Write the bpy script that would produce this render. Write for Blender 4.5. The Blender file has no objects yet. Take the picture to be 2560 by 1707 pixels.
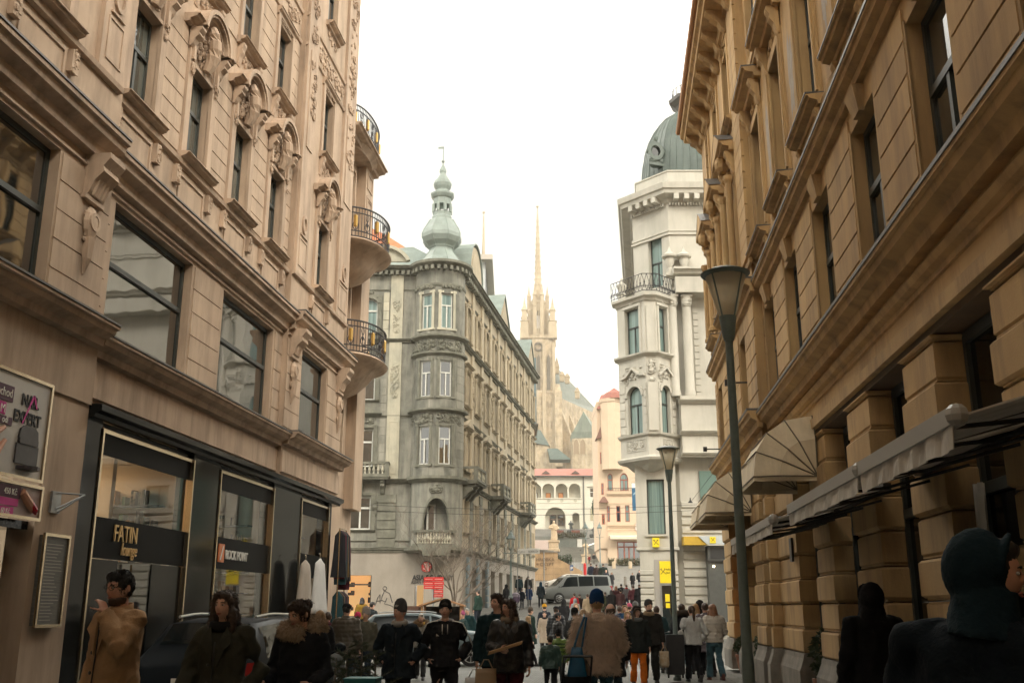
import bpy, bmesh, math, random
import numpy as np
from mathutils import Vector, Matrix, noise as mnoise
R = math.radians; PI = math.pi
random.seed(7)
sc = bpy.context.scene
COL = sc.collection

# ---------------------------------------------------------------- survey of the place
# angles taken from the photograph turn a sighted pixel into a point on a known plane of the place
FPX = 2489.; PIT = math.atan(666.5/FPX); YAW = math.atan(263/math.hypot(FPX, 666.5)); EYE = 1.62
CW, SW = math.cos(YAW), math.sin(YAW)
def ray(px, py):
    x = (px-1280)/FPX; y = (853.5-py)/FPX
    fy = math.cos(PIT)-y*math.sin(PIT); fz = math.sin(PIT)+y*math.cos(PIT)
    return x*CW-fy*SW, x*SW+fy*CW, fz
def ad(px, py, d):          # lateral offset and height at depth d of the far frontal frame
    x = (px-1280)/FPX; y = (853.5-py)/FPX
    fy = math.cos(PIT)-y*math.sin(PIT); fz = math.sin(PIT)+y*math.cos(PIT)
    return x*d/fy, EYE+fz*d/fy
def AX(px, d, py=1450): return ad(px, py, d)[0]
def AZ(py, d, px=1280): return ad(px, py, d)[1]
def wd(a, d, z=0.): return Vector((a*CW-d*SW, a*SW+d*CW, z))     # far frame -> world
def gz(x, y):               # street profile: flat near, climbing towards the hill
    pts = [(-200,0),(18,0),(28,-.12),(36,-.22),(46,-.2),(54,.15),(60,.7),(67,1.35),(75,1.95),(90,2.8),(102,3.65),(112,4.7),(122,5.9),(135,7.45),(137,7.6),(152,9.8),(166,14.2),(200,16),(260,24),(420,26),(3000,10)]
    d = -x*SW+y*CW
    for (a,b),(c,e) in zip(pts, pts[1:]):
        if a <= d <= c: return b+(e-b)*(d-a)/(c-a)
    return 0.
def gpos(px, py):           # where a sighted pixel meets the street
    X,Y,Z = ray(px, py); t = 1.
    lo, hi = 2., 160.
    if Z > 0 and py < 1330: hi = 160.
    prev = None
    t = lo
    while t < hi:
        if EYE+Z*t < gz(X*t, Y*t): return X*t, Y*t
        t += .05
    return X*t, Y*t

# ---------------------------------------------------------------- materials
def lin(c): return tuple((v/12.92 if v <= .04045 else ((v+.055)/1.055)**2.4) for v in c)
MATS = {}
def mat(name, c1, c2=None, scale=3., rough=.85, bump=.0, bscale=40., streak=0., sc3=(1,1,1), metal=0., spec=.5, c3=None, s3=.6, detail=5., contrast=(.35,.65), coat=0., emit=None, es=0., sheen=0., isl=0.):
    if name in MATS: return MATS[name]
    m = bpy.data.materials.new(name); m.use_nodes = True
    nt = m.node_tree; N = nt.nodes; L = nt.links
    b = N['Principled BSDF']
    b.inputs['Roughness'].default_value = rough; b.inputs['Metallic'].default_value = metal
    b.inputs['Specular IOR Level'].default_value = spec
    if coat: b.inputs['Coat Weight'].default_value = coat; b.inputs['Coat Roughness'].default_value = .08
    if sheen: b.inputs['Sheen Weight'].default_value = sheen
    b.inputs['Base Color'].default_value = (*c1, 1)
    if emit: b.inputs['Emission Color'].default_value = (*emit, 1); b.inputs['Emission Strength'].default_value = es
    tc = N.new('ShaderNodeTexCoord')
    out = None
    if c2:
        mp = N.new('ShaderNodeMapping'); mp.inputs['Scale'].default_value = sc3; L.new(tc.outputs['Object'], mp.inputs[0])
        n = N.new('ShaderNodeTexNoise'); n.inputs['Scale'].default_value = scale; n.inputs['Detail'].default_value = detail; n.inputs['Roughness'].default_value = .62
        L.new(mp.outputs[0], n.inputs['Vector'])
        r = N.new('ShaderNodeMapRange'); r.inputs['From Min'].default_value = contrast[0]; r.inputs['From Max'].default_value = contrast[1]
        L.new(n.outputs['Fac'], r.inputs['Value'])
        mx = N.new('ShaderNodeMix'); mx.data_type = 'RGBA'
        mx.inputs['A'].default_value = (*c1, 1); mx.inputs['B'].default_value = (*c2, 1)
        L.new(r.outputs[0], mx.inputs['Factor']); out = mx.outputs['Result']
    if c3:
        mp = N.new('ShaderNodeMapping'); mp.inputs['Scale'].default_value = (1.6,1.6,.22); L.new(tc.outputs['Object'], mp.inputs[0])
        n = N.new('ShaderNodeTexNoise'); n.inputs['Scale'].default_value = s3; n.inputs['Detail'].default_value = 7.; n.inputs['Roughness'].default_value = .68
        L.new(mp.outputs[0], n.inputs['Vector'])
        r = N.new('ShaderNodeMapRange'); r.inputs['From Min'].default_value = .45; r.inputs['From Max'].default_value = .72; r.inputs['To Max'].default_value = streak
        L.new(n.outputs['Fac'], r.inputs['Value'])
        mx = N.new('ShaderNodeMix'); mx.data_type = 'RGBA'
        if out: L.new(out, mx.inputs['A'])
        else: mx.inputs['A'].default_value = (*c1, 1)
        mx.inputs['B'].default_value = (*c3, 1)
        L.new(r.outputs[0], mx.inputs['Factor']); out = mx.outputs['Result']
    if isl and out:      # every block is mixed a little lighter or darker than its neighbour
        ge = N.new('ShaderNodeNewGeometry'); r = N.new('ShaderNodeMapRange'); r.inputs['To Min'].default_value = 1-isl; r.inputs['To Max'].default_value = 1+isl*.7; L.new(ge.outputs['Random Per Island'], r.inputs['Value'])
        vs = N.new('ShaderNodeVectorMath'); vs.operation = 'SCALE'; L.new(out, vs.inputs[0]); L.new(r.outputs[0], vs.inputs['Scale']); out = vs.outputs[0]
    if out: L.new(out, b.inputs['Base Color'])
    if bump:
        n2 = N.new('ShaderNodeTexNoise'); n2.inputs['Scale'].default_value = bscale; n2.inputs['Detail'].default_value = 4.
        L.new(tc.outputs['Object'], n2.inputs['Vector'])
        bp = N.new('ShaderNodeBump'); bp.inputs['Strength'].default_value = bump; bp.inputs['Distance'].default_value = .02
        L.new(n2.outputs['Fac'], bp.inputs['Height']); L.new(bp.outputs[0], b.inputs['Normal'])
    MATS[name] = m
    return m
def node_mat(name):
    m = bpy.data.materials.new(name); m.use_nodes = True
    MATS[name] = m
    return m, m.node_tree.nodes, m.node_tree.links, m.node_tree.nodes['Principled BSDF']
def glass_dark(name, base=(.02,.022,.02), wavy=.03, curtain=None, cs=9., rough=.03, spec=.6, ior=None):
    if name in MATS: return MATS[name]
    m, N, L, b = node_mat(name)
    b.inputs['Base Color'].default_value = (*base, 1); b.inputs['Roughness'].default_value = rough; b.inputs['Specular IOR Level'].default_value = spec
    if ior: b.inputs['IOR'].default_value = ior; b.inputs['Specular IOR Level'].default_value = .5
    tc = N.new('ShaderNodeTexCoord')
    n = N.new('ShaderNodeTexNoise'); n.inputs['Scale'].default_value = 1.3; n.inputs['Detail'].default_value = 1.
    L.new(tc.outputs['Object'], n.inputs['Vector'])
    bp = N.new('ShaderNodeBump'); bp.inputs['Strength'].default_value = wavy; bp.inputs['Distance'].default_value = .2
    L.new(n.outputs['Fac'], bp.inputs['Height']); L.new(bp.outputs[0], b.inputs['Normal'])
    if curtain:
        mp = N.new('ShaderNodeMapping'); mp.inputs['Scale'].default_value = (cs, cs, .12); L.new(tc.outputs['Object'], mp.inputs[0])
        w = N.new('ShaderNodeTexNoise'); w.inputs['Scale'].default_value = 1.; w.inputs['Detail'].default_value = 3.
        L.new(mp.outputs[0], w.inputs['Vector'])
        r = N.new('ShaderNodeMapRange'); r.inputs['From Min'].default_value = .38; r.inputs['From Max'].default_value = .6
        L.new(w.outputs['Fac'], r.inputs['Value'])
        mx = N.new('ShaderNodeMix'); mx.data_type = 'RGBA'; mx.inputs['A'].default_value = (*base, 1); mx.inputs['B'].default_value = (*curtain, 1)
        L.new(r.outputs[0], mx.inputs['Factor']); L.new(mx.outputs['Result'], b.inputs['Base Color'])
    return m
def glass_clear(name, tint=(1,1,1), rough=.0):
    if name in MATS: return MATS[name]
    m, N, L, b = node_mat(name)
    N.remove(b)
    lw = N.new('ShaderNodeLayerWeight'); pw = N.new('ShaderNodeMath'); pw.operation = 'POWER'; pw.inputs[1].default_value = 4.; L.new(lw.outputs['Facing'], pw.inputs[0])
    fr = N.new('ShaderNodeMath'); fr.operation = 'MULTIPLY_ADD'; fr.inputs[1].default_value = .6; fr.inputs[2].default_value = .03; L.new(pw.outputs[0], fr.inputs[0])
    lw.inputs['Blend'].default_value = .5
    tr = N.new('ShaderNodeBsdfTransparent'); tr.inputs[0].default_value = (*tint, 1)
    gl = N.new('ShaderNodeBsdfGlossy'); gl.inputs['Roughness'].default_value = rough
    mx = N.new('ShaderNodeMixShader'); L.new(fr.outputs[0], mx.inputs[0]); L.new(tr.outputs[0], mx.inputs[1]); L.new(gl.outputs[0], mx.inputs[2])
    L.new(mx.outputs[0], N['Material Output'].inputs['Surface'])
    return m
def emis(name, c, s):
    if name in MATS: return MATS[name]
    return mat(name, c, emit=c, es=s)

# ---------------------------------------------------------------- objects
def tag(o, label=None, cat=None, group=None, kind=None):
    if label: o['label'] = label
    if cat: o['category'] = cat
    if group: o['group'] = group
    if kind: o['kind'] = kind
    return o
def empty(name, loc, label, cat, group=None):
    o = bpy.data.objects.new(name, None); COL.objects.link(o); o.location = loc; o.empty_display_size = .3
    return tag(o, label, cat, group)
def wloc(o):
    v = Vector(o.location)
    while o.parent: o = o.parent; v += Vector(o.location)
    return v
class MB:
    """collects faces of one mesh; T maps local (u, w, v) to the place"""
    def __init__(s, T=None): s.V = []; s.F = []; s.M = []; s.T = T; s.mi = 0
    def v(s, p):
        s.V.append(tuple(s.T(*p)) if s.T else tuple(p)); return len(s.V)-1
    def f(s, idx): s.F.append(tuple(idx)); s.M.append(s.mi)
    def poly(s, pts): s.f([s.v(p) for p in pts])
    def box(s, x0, x1, y0, y1, z0, z1):
        a = [s.v(p) for p in ((x0,y0,z0),(x1,y0,z0),(x1,y1,z0),(x0,y1,z0),(x0,y0,z1),(x1,y0,z1),(x1,y1,z1),(x0,y1,z1))]
        for q in ((3,2,1,0),(4,5,6,7),(0,1,5,4),(1,2,6,5),(2,3,7,6),(3,0,4,7)): s.f([a[i] for i in q])
    def prism(s, pts, n0, n1, axis='x'):
        """closed polygon pts extruded along axis from n0 to n1 (pts in the other two coords, in order)"""
        def P(a, b, t): return {'x':(t,a,b), 'y':(a,t,b), 'z':(a,b,t)}[axis]
        A = [s.v(P(a,b,n0)) for a,b in pts]; B = [s.v(P(a,b,n1)) for a,b in pts]
        k = len(pts)
        s.f(A[::-1]); s.f(B)
        for i in range(k): s.f((A[i], A[(i+1)%k], B[(i+1)%k], B[i]))
    def rings(s, R_, cap=True, close=True):
        """loft between rings (lists of points, equal length)"""
        I = [[s.v(p) for p in r] for r in R_]
        k = len(I[0])
        for a, b in zip(I, I[1:]):
            for i in range(k if close else k-1): s.f((a[i], a[(i+1)%k], b[(i+1)%k], b[i]))
        if cap: s.f(I[0][::-1]); s.f(I[-1])
    def lathe(s, c, prof, n=16, a0=0., a1=2*PI, cap=True):
        full = abs(a1-a0-2*PI) < 1e-6
        m = n if full else n+1
        s.rings([[(c[0]+r*math.cos(a0+(a1-a0)*i/n), c[1]+r*math.sin(a0+(a1-a0)*i/n), c[2]+z) for i in range(m)] for r, z in prof], cap=cap, close=full)
    def tube(s, pts, r, n=6, cap=True):
        P = [Vector(p) for p in pts]
        rr = r if isinstance(r, (list, tuple)) else [r]*len(P)
        out = []
        up = Vector((0,0,1))
        for i, p in enumerate(P):
            d = (P[min(i+1,len(P)-1)]-P[max(i-1,0)])
            if d.length < 1e-9: d = Vector((0,0,1))
            d.normalize()
            s1 = d.cross(up)
            if s1.length < .15: s1 = d.cross(Vector((1,0,0)))
            s1.normalize(); s2 = d.cross(s1)
            out.append([p+(s1*math.cos(2*PI*k/n)+s2*math.sin(2*PI*k/n))*rr[i] for k in range(n)])
        s.rings(out, cap)
    def ball(s, c, r, n=10, m=6):
        rx, ry, rz = r if isinstance(r, (list,tuple)) else (r,r,r)
        R_ = []
        for j in range(m+1):
            t = -PI/2+PI*j/m; q = max(math.cos(t), .02)
            R_.append([(c[0]+rx*q*math.cos(2*PI*i/n), c[1]+ry*q*math.sin(2*PI*i/n), c[2]+rz*math.sin(t)) for i in range(n)])
        s.rings(R_)
    def mold(s, u0, u1, prof, ends=True):
        """moulding: profile [(w, v)...] (outward, up) run along u; first and last points lie on the wall"""
        A = [s.v((u0, w, v)) for w, v in prof]; B = [s.v((u1, w, v)) for w, v in prof]
        for i in range(len(prof)-1): s.f((A[i], A[i+1], B[i+1], B[i]))
        if ends: s.f(A[::-1]); s.f(B)
    def arch(s, uc, vs, r0, r1, w0, w1, n=14, a0=0., a1=PI, ell=1.):
        """arch ring between radii r0..r1, from depth w0 to w1"""
        R_ = []
        for i in range(n+1):
            t = a0+(a1-a0)*i/n; c, q = math.cos(t), math.sin(t)*ell
            R_.append([(uc+r0*c, w0, vs+r0*q), (uc+r1*c, w0, vs+r1*q), (uc+r1*c, w1, vs+r1*q), (uc+r0*c, w1, vs+r0*q)])
        s.rings(R_)
    def wall(s, u0, u1, v0, v1, holes=(), depth=.3, w=0., back=None):
        """flat wall at depth w with real openings; holes (ua,ub,va,vb[,rise]) get reveals going in by depth; rise > 0 makes an arched head"""
        us = sorted({u0, u1, *[h[0] for h in holes], *[h[1] for h in holes]}); vs = sorted({v0, v1, *[h[2] for h in holes], *[h[3] for h in holes]})
        us = [u for u in us if u0-1e-6 <= u <= u1+1e-6]; vs = [v for v in vs if v0-1e-6 <= v <= v1+1e-6]
        G = {}
        def P(u, v):
            k = (round(u,5), round(v,5))
            if k not in G: G[k] = s.v((u, w, v))
            return G[k]
        for a, b in zip(us, us[1:]):
            for c, d in zip(vs, vs[1:]):
                mu, mv = (a+b)/2, (c+d)/2
                if any(h[0] < mu < h[1] and h[2] < mv < h[3] for h in holes): continue
                s.f((P(a,c), P(b,c), P(b,d), P(a,d)))
        for h in holes:
            a, b, c, d = h[:4]; rise = h[4] if len(h) > 4 else 0
            dp = h[5] if len(h) > 5 else depth
            wi = w-dp
            if not rise:
                loop = [(a,c),(b,c),(b,d),(a,d)]
            else:
                top = [( (a+b)/2+(b-a)/2*math.cos(PI*i/12), d-rise+rise*math.sin(PI*i/12)) for i in range(13)]
                loop = [(a,c),(b,c)]+top
                for i in range(12):      # spandrels
                    (x1,y1),(x2,y2) = top[i], top[i+1]
                    s.poly([(x1,w,y1),(x1,w,d),(x2,w,d),(x2,w,y2)])
            k = len(loop)
            for i in range(k):
                (x1,y1),(x2,y2) = loop[i], loop[(i+1)%k]
                s.poly([(x1,w,y1),(x2,w,y2),(x2,wi,y2),(x1,wi,y1)])
    def build(s, name, mats, parent=None, smooth=False, norm=True, org=None):
        me = bpy.data.meshes.new(name)
        o3 = wloc(parent) if parent is not None else Vector(org or (0,0,0))
        V = np.array(s.V, dtype=np.float64)-np.array(o3)
        me.from_pydata(V.tolist(), [], s.F)
        if not isinstance(mats, (list, tuple)): mats = [mats]
        for m in mats: me.materials.append(m)
        if any(s.M): me.polygons.foreach_set('material_index', s.M)
        if norm:
            bm = bmesh.new(); bm.from_mesh(me); bmesh.ops.recalc_face_normals(bm, faces=bm.faces); bm.to_mesh(me); bm.free()
        if smooth:
            me.polygons.foreach_set('use_smooth', [True]*len(me.polygons))
            if smooth != 'all': me.set_sharp_from_angle(angle=R(40))
        me.update()
        o = bpy.data.objects.new(name, me); COL.objects.link(o)
        if parent is not None: o.parent = parent
        elif org: o.location = org
        return o
def cut(b, name, mats, parent=None, **k):
    """link what b holds as one object and empty it for the next piece"""
    o = b.build(name, mats, parent, **k) if b.F else None
    b.V, b.F, b.M = [], [], []
    return o
def copy_tree(o, parent=None):
    c = o.copy(); COL.objects.link(c)
    if parent is not None: c.parent = parent
    for ch in list(o.children): copy_tree(ch, c)
    return c
def text_mesh(txt, size, ext=.01, bold=0., sx=1., shear=0., align='LEFT'):
    cu = bpy.data.curves.new('lettering', 'FONT'); cu.body = txt; cu.size = size; cu.extrude = ext; cu.offset = bold; cu.shear = shear; cu.align_x = align
    ob = bpy.data.objects.new('lettering', cu); COL.objects.link(ob)
    dg = bpy.context.evaluated_depsgraph_get(); dg.update()
    me = bpy.data.meshes.new_from_object(ob.evaluated_get(dg))
    bpy.data.objects.remove(ob); bpy.data.curves.remove(cu)
    if sx != 1.: me.transform(Matrix.Diagonal((sx,1,1,1)))
    return me
def text_obj(name, txt, size, origin, xdir, m, parent=None, ext=.01, bold=0., sx=1., shear=0., align='LEFT'):
    me = text_mesh(txt, size, ext, bold, sx, shear, align); me.materials.clear(); me.materials.append(m)
    x = Vector(xdir).normalized(); z = Vector((0,0,1)); n = x.cross(z)
    o3 = Vector(origin)-(wloc(parent) if parent is not None else Vector())
    me.transform(Matrix(((x.x,z.x,n.x,o3.x),(x.y,z.y,n.y,o3.y),(x.z,z.z,n.z,o3.z),(0,0,0,1))))
    o = bpy.data.objects.new(name, me); COL.objects.link(o)
    if parent is not None: o.parent = parent
    return o

def AT(px, d, z=None, py=1550): a = AX(px, d, py); p = wd(a, d); return Vector((p.x, p.y, gz(p.x,p.y)+.01 if z is None else z))
# ---------------------------------------------------------------- shared materials
PINK = mat('pink_plaster', isl=0.07, c1=(.50,.375,.27), c2=(.40,.295,.21), scale=.55, rough=.9, bump=.15, bscale=60, streak=.75, c3=(.20,.145,.105), s3=1.3, detail=9.)
PINK2 = mat('pink_plaster_trim', isl=0.05, c1=(.52,.39,.285), c2=(.42,.31,.225), scale=.9, rough=.9, bump=.15, bscale=50, streak=.75, c3=(.20,.15,.11), s3=1.7, detail=9.)
OCHRE = mat('ochre_plaster', isl=0.13, c1=(.52,.345,.155), c2=(.42,.265,.115), scale=.5, rough=.9, bump=.18, bscale=50, streak=.75, c3=(.20,.12,.06), s3=1.2, detail=9.)
OCHRE2 = mat('ochre_plaster_trim', isl=0.13, c1=(.53,.355,.165), c2=(.43,.28,.125), scale=.8, rough=.9, bump=.2, bscale=40, streak=.75, c3=(.19,.12,.065), s3=1.6, detail=9.)
FROST = mat('frosted_cone', (.75,.68,.52), rough=.4)
n_ = FROST.node_tree.nodes; l_ = FROST.node_tree.links; t_ = n_.new('ShaderNodeBsdfTransparent'); r_ = n_.new('ShaderNodeBsdfTranslucent'); r_.inputs[0].default_value = (.9,.82,.62,1); m1 = n_.new('ShaderNodeMixShader'); m1.inputs[0].default_value = .5; m2 = n_.new('ShaderNodeMixShader'); m2.inputs[0].default_value = .35
l_.new(n_['Principled BSDF'].outputs[0], m1.inputs[1]); l_.new(r_.outputs[0], m1.inputs[2]); l_.new(m1.outputs[0], m2.inputs[1]); l_.new(t_.outputs[0], m2.inputs[2]); l_.new(m2.outputs[0], n_['Material Output'].inputs['Surface'])
STONE = mat('grey_base_stone', isl=0.2, c1=(.27,.245,.205), c2=(.19,.175,.15), scale=4, rough=.85, bump=.25, bscale=25, streak=.6, c3=(.10,.09,.08), s3=1.6)
LEAD = mat('dark_sheet_metal', (.075,.07,.065), (.11,.10,.09), scale=3, rough=.5, spec=.5)
FRAME = mat('dark_green_frame', (.028,.034,.03), (.04,.046,.04), scale=4, rough=.45)
WFRAME = mat('white_frame', (.62,.62,.57), (.5,.5,.46), scale=6, rough=.6)
BLACKGLOSS = mat('black_granite', (.007,.008,.008), (.012,.013,.013), scale=30, rough=.10, spec=.12)
BLACK = mat('black_metal', (.016,.016,.016), rough=.45)
IRON = mat('wrought_iron', (.022,.02,.022), rough=.5)
GOLD = mat('gilded_brass', (.52,.33,.10), rough=.35, metal=.8)
STEEL = mat('polished_trim', (.52,.43,.30), rough=.22, metal=.9)
GREYSTEEL = mat('galvanised_steel', (.35,.36,.36), (.28,.29,.29), scale=8, rough=.4, metal=.7)
PANE = glass_dark('window_pane', (.014,.017,.016), ior=2.5)
PANEC = glass_dark('window_pane_curtained', (.02,.024,.022), curtain=(.10,.11,.095), cs=5., ior=1.9)
PANEM = glass_dark('large_pane', (.012,.014,.013), wavy=.015, ior=3.0)
PANED = glass_dark('dark_pane', (.006,.006,.005), ior=1.35)  # near-black glass with weak reflections
PANER = glass_dark('window_pane_bright', (.03,.035,.033), wavy=.02, ior=2.9)
PANET = glass_dark('teal_pane', (.10,.15,.14), curtain=(.21,.29,.27), cs=7.)
CLEAR = glass_clear('shop_glass')
INTERIOR = mat('shop_interior_wall', (.55,.45,.32), (.48,.39,.28), scale=.8, rough=.8)
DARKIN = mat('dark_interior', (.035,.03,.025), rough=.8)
WARM = emis('warm_lamp', (1.,.72,.40), 9.)
WHITELAMP = emis('white_lamp', (1.,.80,.54), 12.)
COPPER = mat('green_copper_sheet', (.25,.295,.27), (.19,.225,.205), scale=1.4, rough=.6, streak=.5, c3=(.17,.21,.19), s3=1.2)
COPPERD = mat('dark_copper_sheet', (.06,.08,.07), (.09,.115,.10), scale=1.2, rough=.55, streak=.5, c3=(.13,.165,.145), s3=1.)
WHITEP = mat('white_plaster', isl=0.05, c1=(.50,.48,.42), c2=(.42,.40,.345), scale=.5, rough=.9, bump=.1, bscale=30, streak=.6, c3=(.30,.29,.25), s3=1.0, detail=9.)
CREAMP = mat('cream_plaster', (.60,.46,.33), (.55,.42,.30), scale=.6, rough=.9)
LIME = mat('lime_plaster', (.58,.55,.46), (.53,.50,.42), scale=.5, rough=.9)
REDTILE = mat('red_roof_tiles', (.33,.13,.095), (.26,.105,.08), scale=2.5, rough=.85, bump=.5, bscale=18)
GREYP = mat('weathered_grey_plaster', isl=0.16, c1=(.19,.188,.158), c2=(.105,.105,.087), scale=1.1, rough=.92, bump=.35, bscale=14, streak=.8, c3=(.37,.35,.29), s3=.55)
GREYT = mat('weathered_grey_trim', isl=0.12, c1=(.115,.115,.088), c2=(.20,.195,.155), scale=2.2, rough=.92, bump=.4, bscale=18, streak=.7, c3=(.075,.075,.06), s3=.8)
GREYW = mat('weathered_sunlit_plaster', isl=0.12, c1=(.37,.315,.225), c2=(.27,.235,.17), scale=.8, rough=.92, bump=.3, bscale=14, streak=.6, c3=(.48,.39,.27), s3=.55)  # flank plaster: warm sunlight is put into the weathered colour
GREYU = mat('pale_weathered_plaster', isl=0.12, c1=(.40,.375,.29), c2=(.28,.275,.22), scale=1.1, rough=.92, bump=.3, bscale=16, streak=.7, c3=(.52,.47,.36), s3=.8)
SHOPW = mat('pale_shop_stone', (.30,.265,.22), (.25,.22,.18), scale=.8, rough=.8, bump=.1, bscale=20, streak=.4, c3=(.16,.14,.12), s3=.8)
CANVAS = mat('cream_canvas', (.74,.64,.46), (.66,.56,.39), scale=3, rough=.8, bump=.15, bscale=20, streak=.5, c3=(.38,.31,.21), s3=1.6)
CANVASG = mat('grey_canvas', (.72,.69,.63), (.61,.585,.53), scale=5, rough=.85, bump=.35, bscale=9, streak=.6, c3=(.26,.235,.20), s3=2.)
LAMPG = mat('lamp_post_paint', (.12,.16,.15), (.15,.19,.18), scale=12, rough=.42)
POTCLAY = mat('terracotta', (.30,.12,.065), (.24,.10,.055), scale=8, rough=.8)
LEAF = mat('dark_leaf', (.03,.05,.022), (.05,.075,.03), scale=9, rough=.6)
FIR = mat('fir_needles', (.035,.05,.026), (.06,.075,.04), scale=9, rough=.7)
WOOD = mat('stall_wood', (.36,.19,.085), (.28,.14,.06), scale=3, sc3=(1,8,8), rough=.7)
TWIG = mat('bare_twig', (.13,.105,.08), (.19,.155,.12), scale=7, rough=.85)
RUBBER = mat('tyre_rubber', (.015,.015,.015), rough=.8)
ALLOY = mat('alloy_rim', (.5,.5,.49), rough=.3, metal=.9)
REDLENS = mat('red_lens', (.32,.012,.012), rough=.15, coat=.5)
CLEARLENS = mat('clear_lens', (.55,.55,.52), rough=.12, coat=.6)
CARGLASS = glass_dark('car_glass', (.010,.014,.015), wavy=.0, rough=.05, spec=.2)
YELLOW = mat('bank_yellow', (.80,.62,.02), rough=.4)
SIGNWHITE = mat('sign_white', (.70,.68,.62), rough=.5)
REDSIGN = mat('sign_red', (.55,.022,.022), rough=.45)
INK = mat('sign_ink', (.02,.02,.02), rough=.6)
def brick_mat(name, c1, c2, mortar, sx=1., rw=.5, rh=.25, rough=.8, bump=.3, mort=.012, mode='ground', off=.5):
    m, N, L, b = node_mat(name)
    tc = N.new('ShaderNodeTexCoord'); mp = N.new('ShaderNodeMapping'); L.new(tc.outputs['Object'], mp.inputs[0])
    if mode == 'wall': mp.inputs['Rotation'].default_value = (R(90), 0, 0)
    br = N.new('ShaderNodeTexBrick'); br.inputs['Color1'].default_value = (*c1,1); br.inputs['Color2'].default_value = (*c2,1); br.inputs['Mortar'].default_value = (*mortar,1)
    br.inputs['Scale'].default_value = sx; br.inputs['Brick Width'].default_value = rw; br.inputs['Row Height'].default_value = rh; br.inputs['Mortar Size'].default_value = mort; br.offset = off
    L.new(mp.outputs[0], br.inputs['Vector'])
    n = N.new('ShaderNodeTexNoise'); n.inputs['Scale'].default_value = 1.2; n.inputs['Detail'].default_value = 6.; L.new(tc.outputs['Object'], n.inputs['Vector'])
    r = N.new('ShaderNodeMapRange'); r.inputs['From Min'].default_value = .3; r.inputs['From Max'].default_value = .75; r.inputs['To Min'].default_value = .7; r.inputs['To Max'].default_value = 1.15; L.new(n.outputs['Fac'], r.inputs['Value'])
    vm = N.new('ShaderNodeVectorMath'); vm.operation = 'SCALE'; L.new(br.outputs['Color'], vm.inputs[0]); L.new(r.outputs[0], vm.inputs['Scale'])
    L.new(vm.outputs[0], b.inputs['Base Color']); b.inputs['Roughness'].default_value = rough
    bp = N.new('ShaderNodeBump'); bp.inputs['Strength'].default_value = bump; bp.inputs['Distance'].default_value = .01; L.new(br.outputs['Fac'], bp.inputs['Height']); bp.invert = True
    L.new(bp.outputs[0], b.inputs['Normal'])
    return m
COBBLE = brick_mat('granite_setts', (.16,.165,.15), (.215,.22,.20), (.07,.072,.066), rw=.16, rh=.11, rough=.65)
SLABS = brick_mat('pavement_slabs', (.18,.18,.165), (.225,.225,.205), (.09,.09,.083), rw=.6, rh=.4, rough=.65)
PLAZA = brick_mat('plaza_setts', (.13,.122,.105), (.165,.155,.132), (.085,.08,.07), rw=.3, rh=.18, rough=.75)
KERB = mat('kerb_granite', (.36,.35,.33), (.29,.285,.27), scale=14, rough=.7)
EARTH = mat('town_ground', (.16,.15,.13), (.12,.115,.10), scale=.5, rough=.95)

# ---------------------------------------------------------------- the street
dl = [-60,-30,-10,-5,0,5,10,15,18,23,28,32,36,41,46,50,54,57,60,63.5,67,71,75,82,90,96,102,107,112,117,122,128,135,137,145,152,159,166,182,200,260,420,3000]
def sheet(name, m, xl, xr, d0, d1, off, frame='street'):
    b = MB(); rows = [d for d in dl if d0 <= d <= d1]
    P = []
    for d in rows:
        z = gz(*wd(0, d)[:2])+off
        if frame == 'street': a0, a1 = (xl+d*SW)/CW, (xr+d*SW)/CW
        else: a0, a1 = xl, xr
        P.append((wd(a0, d, z), wd(a1, d, z)))
    for p, q in zip(P, P[1:]): b.poly([p[0], p[1], q[1], q[0]])
    o = b.build(name, m, norm=False); o['kind'] = 'structure'; return o
sheet('ground', EARTH, -1800, 1800, -60, 3000, 0, 'far')
sheet('road', COBBLE, -6.2, .30, -60, 54, .004)
sheet('pavement', SLABS, .62, 3.9, -60, 46, .03)
sheet('pavement', SLABS, -8.9, -6.2, -60, 32, .03)
sheet('kerb', KERB, .30, .62, -60, 46, .034)
sheet('pavement', PLAZA, -40, 60, 54, 152, .006, 'far')
# ---------------------------------------------------------------- people
def cloth(name, c, kind='plain'):
    k = 'cloth_'+name
    if k in MATS: return MATS[k]
    c2 = tuple(v*.8 for v in c)
    if kind == 'leather': return mat(k, c, c2, scale=9, rough=.38, bump=.3, bscale=30)
    if kind == 'puffer': return mat(k, c, c2, scale=5, rough=.5, bump=.2, bscale=20)
    if kind == 'denim': return mat(k, c, tuple(v*.55 for v in c), scale=5, rough=.9, bump=.2, bscale=90)
    return mat(k, c, c2, scale=7, rough=.95, bump=.35, bscale=70, spec=.2)
SKIN = mat('skin', (.74,.46,.35), (.66,.39,.28), scale=14, rough=.55, bump=.05, bscale=120)
SKIN2 = mat('ruddy_skin', (.68,.40,.30), (.60,.33,.24), scale=14, rough=.55)
LIPS = mat('lips', (.36,.11,.09), rough=.45); EYEW = mat('eye_white', (.62,.60,.56), rough=.2); IRIS = mat('iris', (.03,.022,.015), rough=.1)
HAIRS = {'black':mat('hair_black',(.012,.010,.009),(.022,.018,.015),scale=30,rough=.5), 'brown':mat('hair_brown',(.045,.026,.016),(.07,.042,.026),scale=30,rough=.5), 'blond':mat('hair_blond',(.34,.22,.11),(.26,.16,.075),scale=30,rough=.55), 'red':mat('hair_red',(.24,.105,.045),(.17,.07,.03),scale=30,rough=.5), 'grey':mat('hair_grey',(.36,.35,.33),(.28,.27,.25),scale=30,rough=.6), 'white':mat('hair_white',(.58,.56,.52),(.5,.48,.45),scale=30,rough=.6)}
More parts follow.
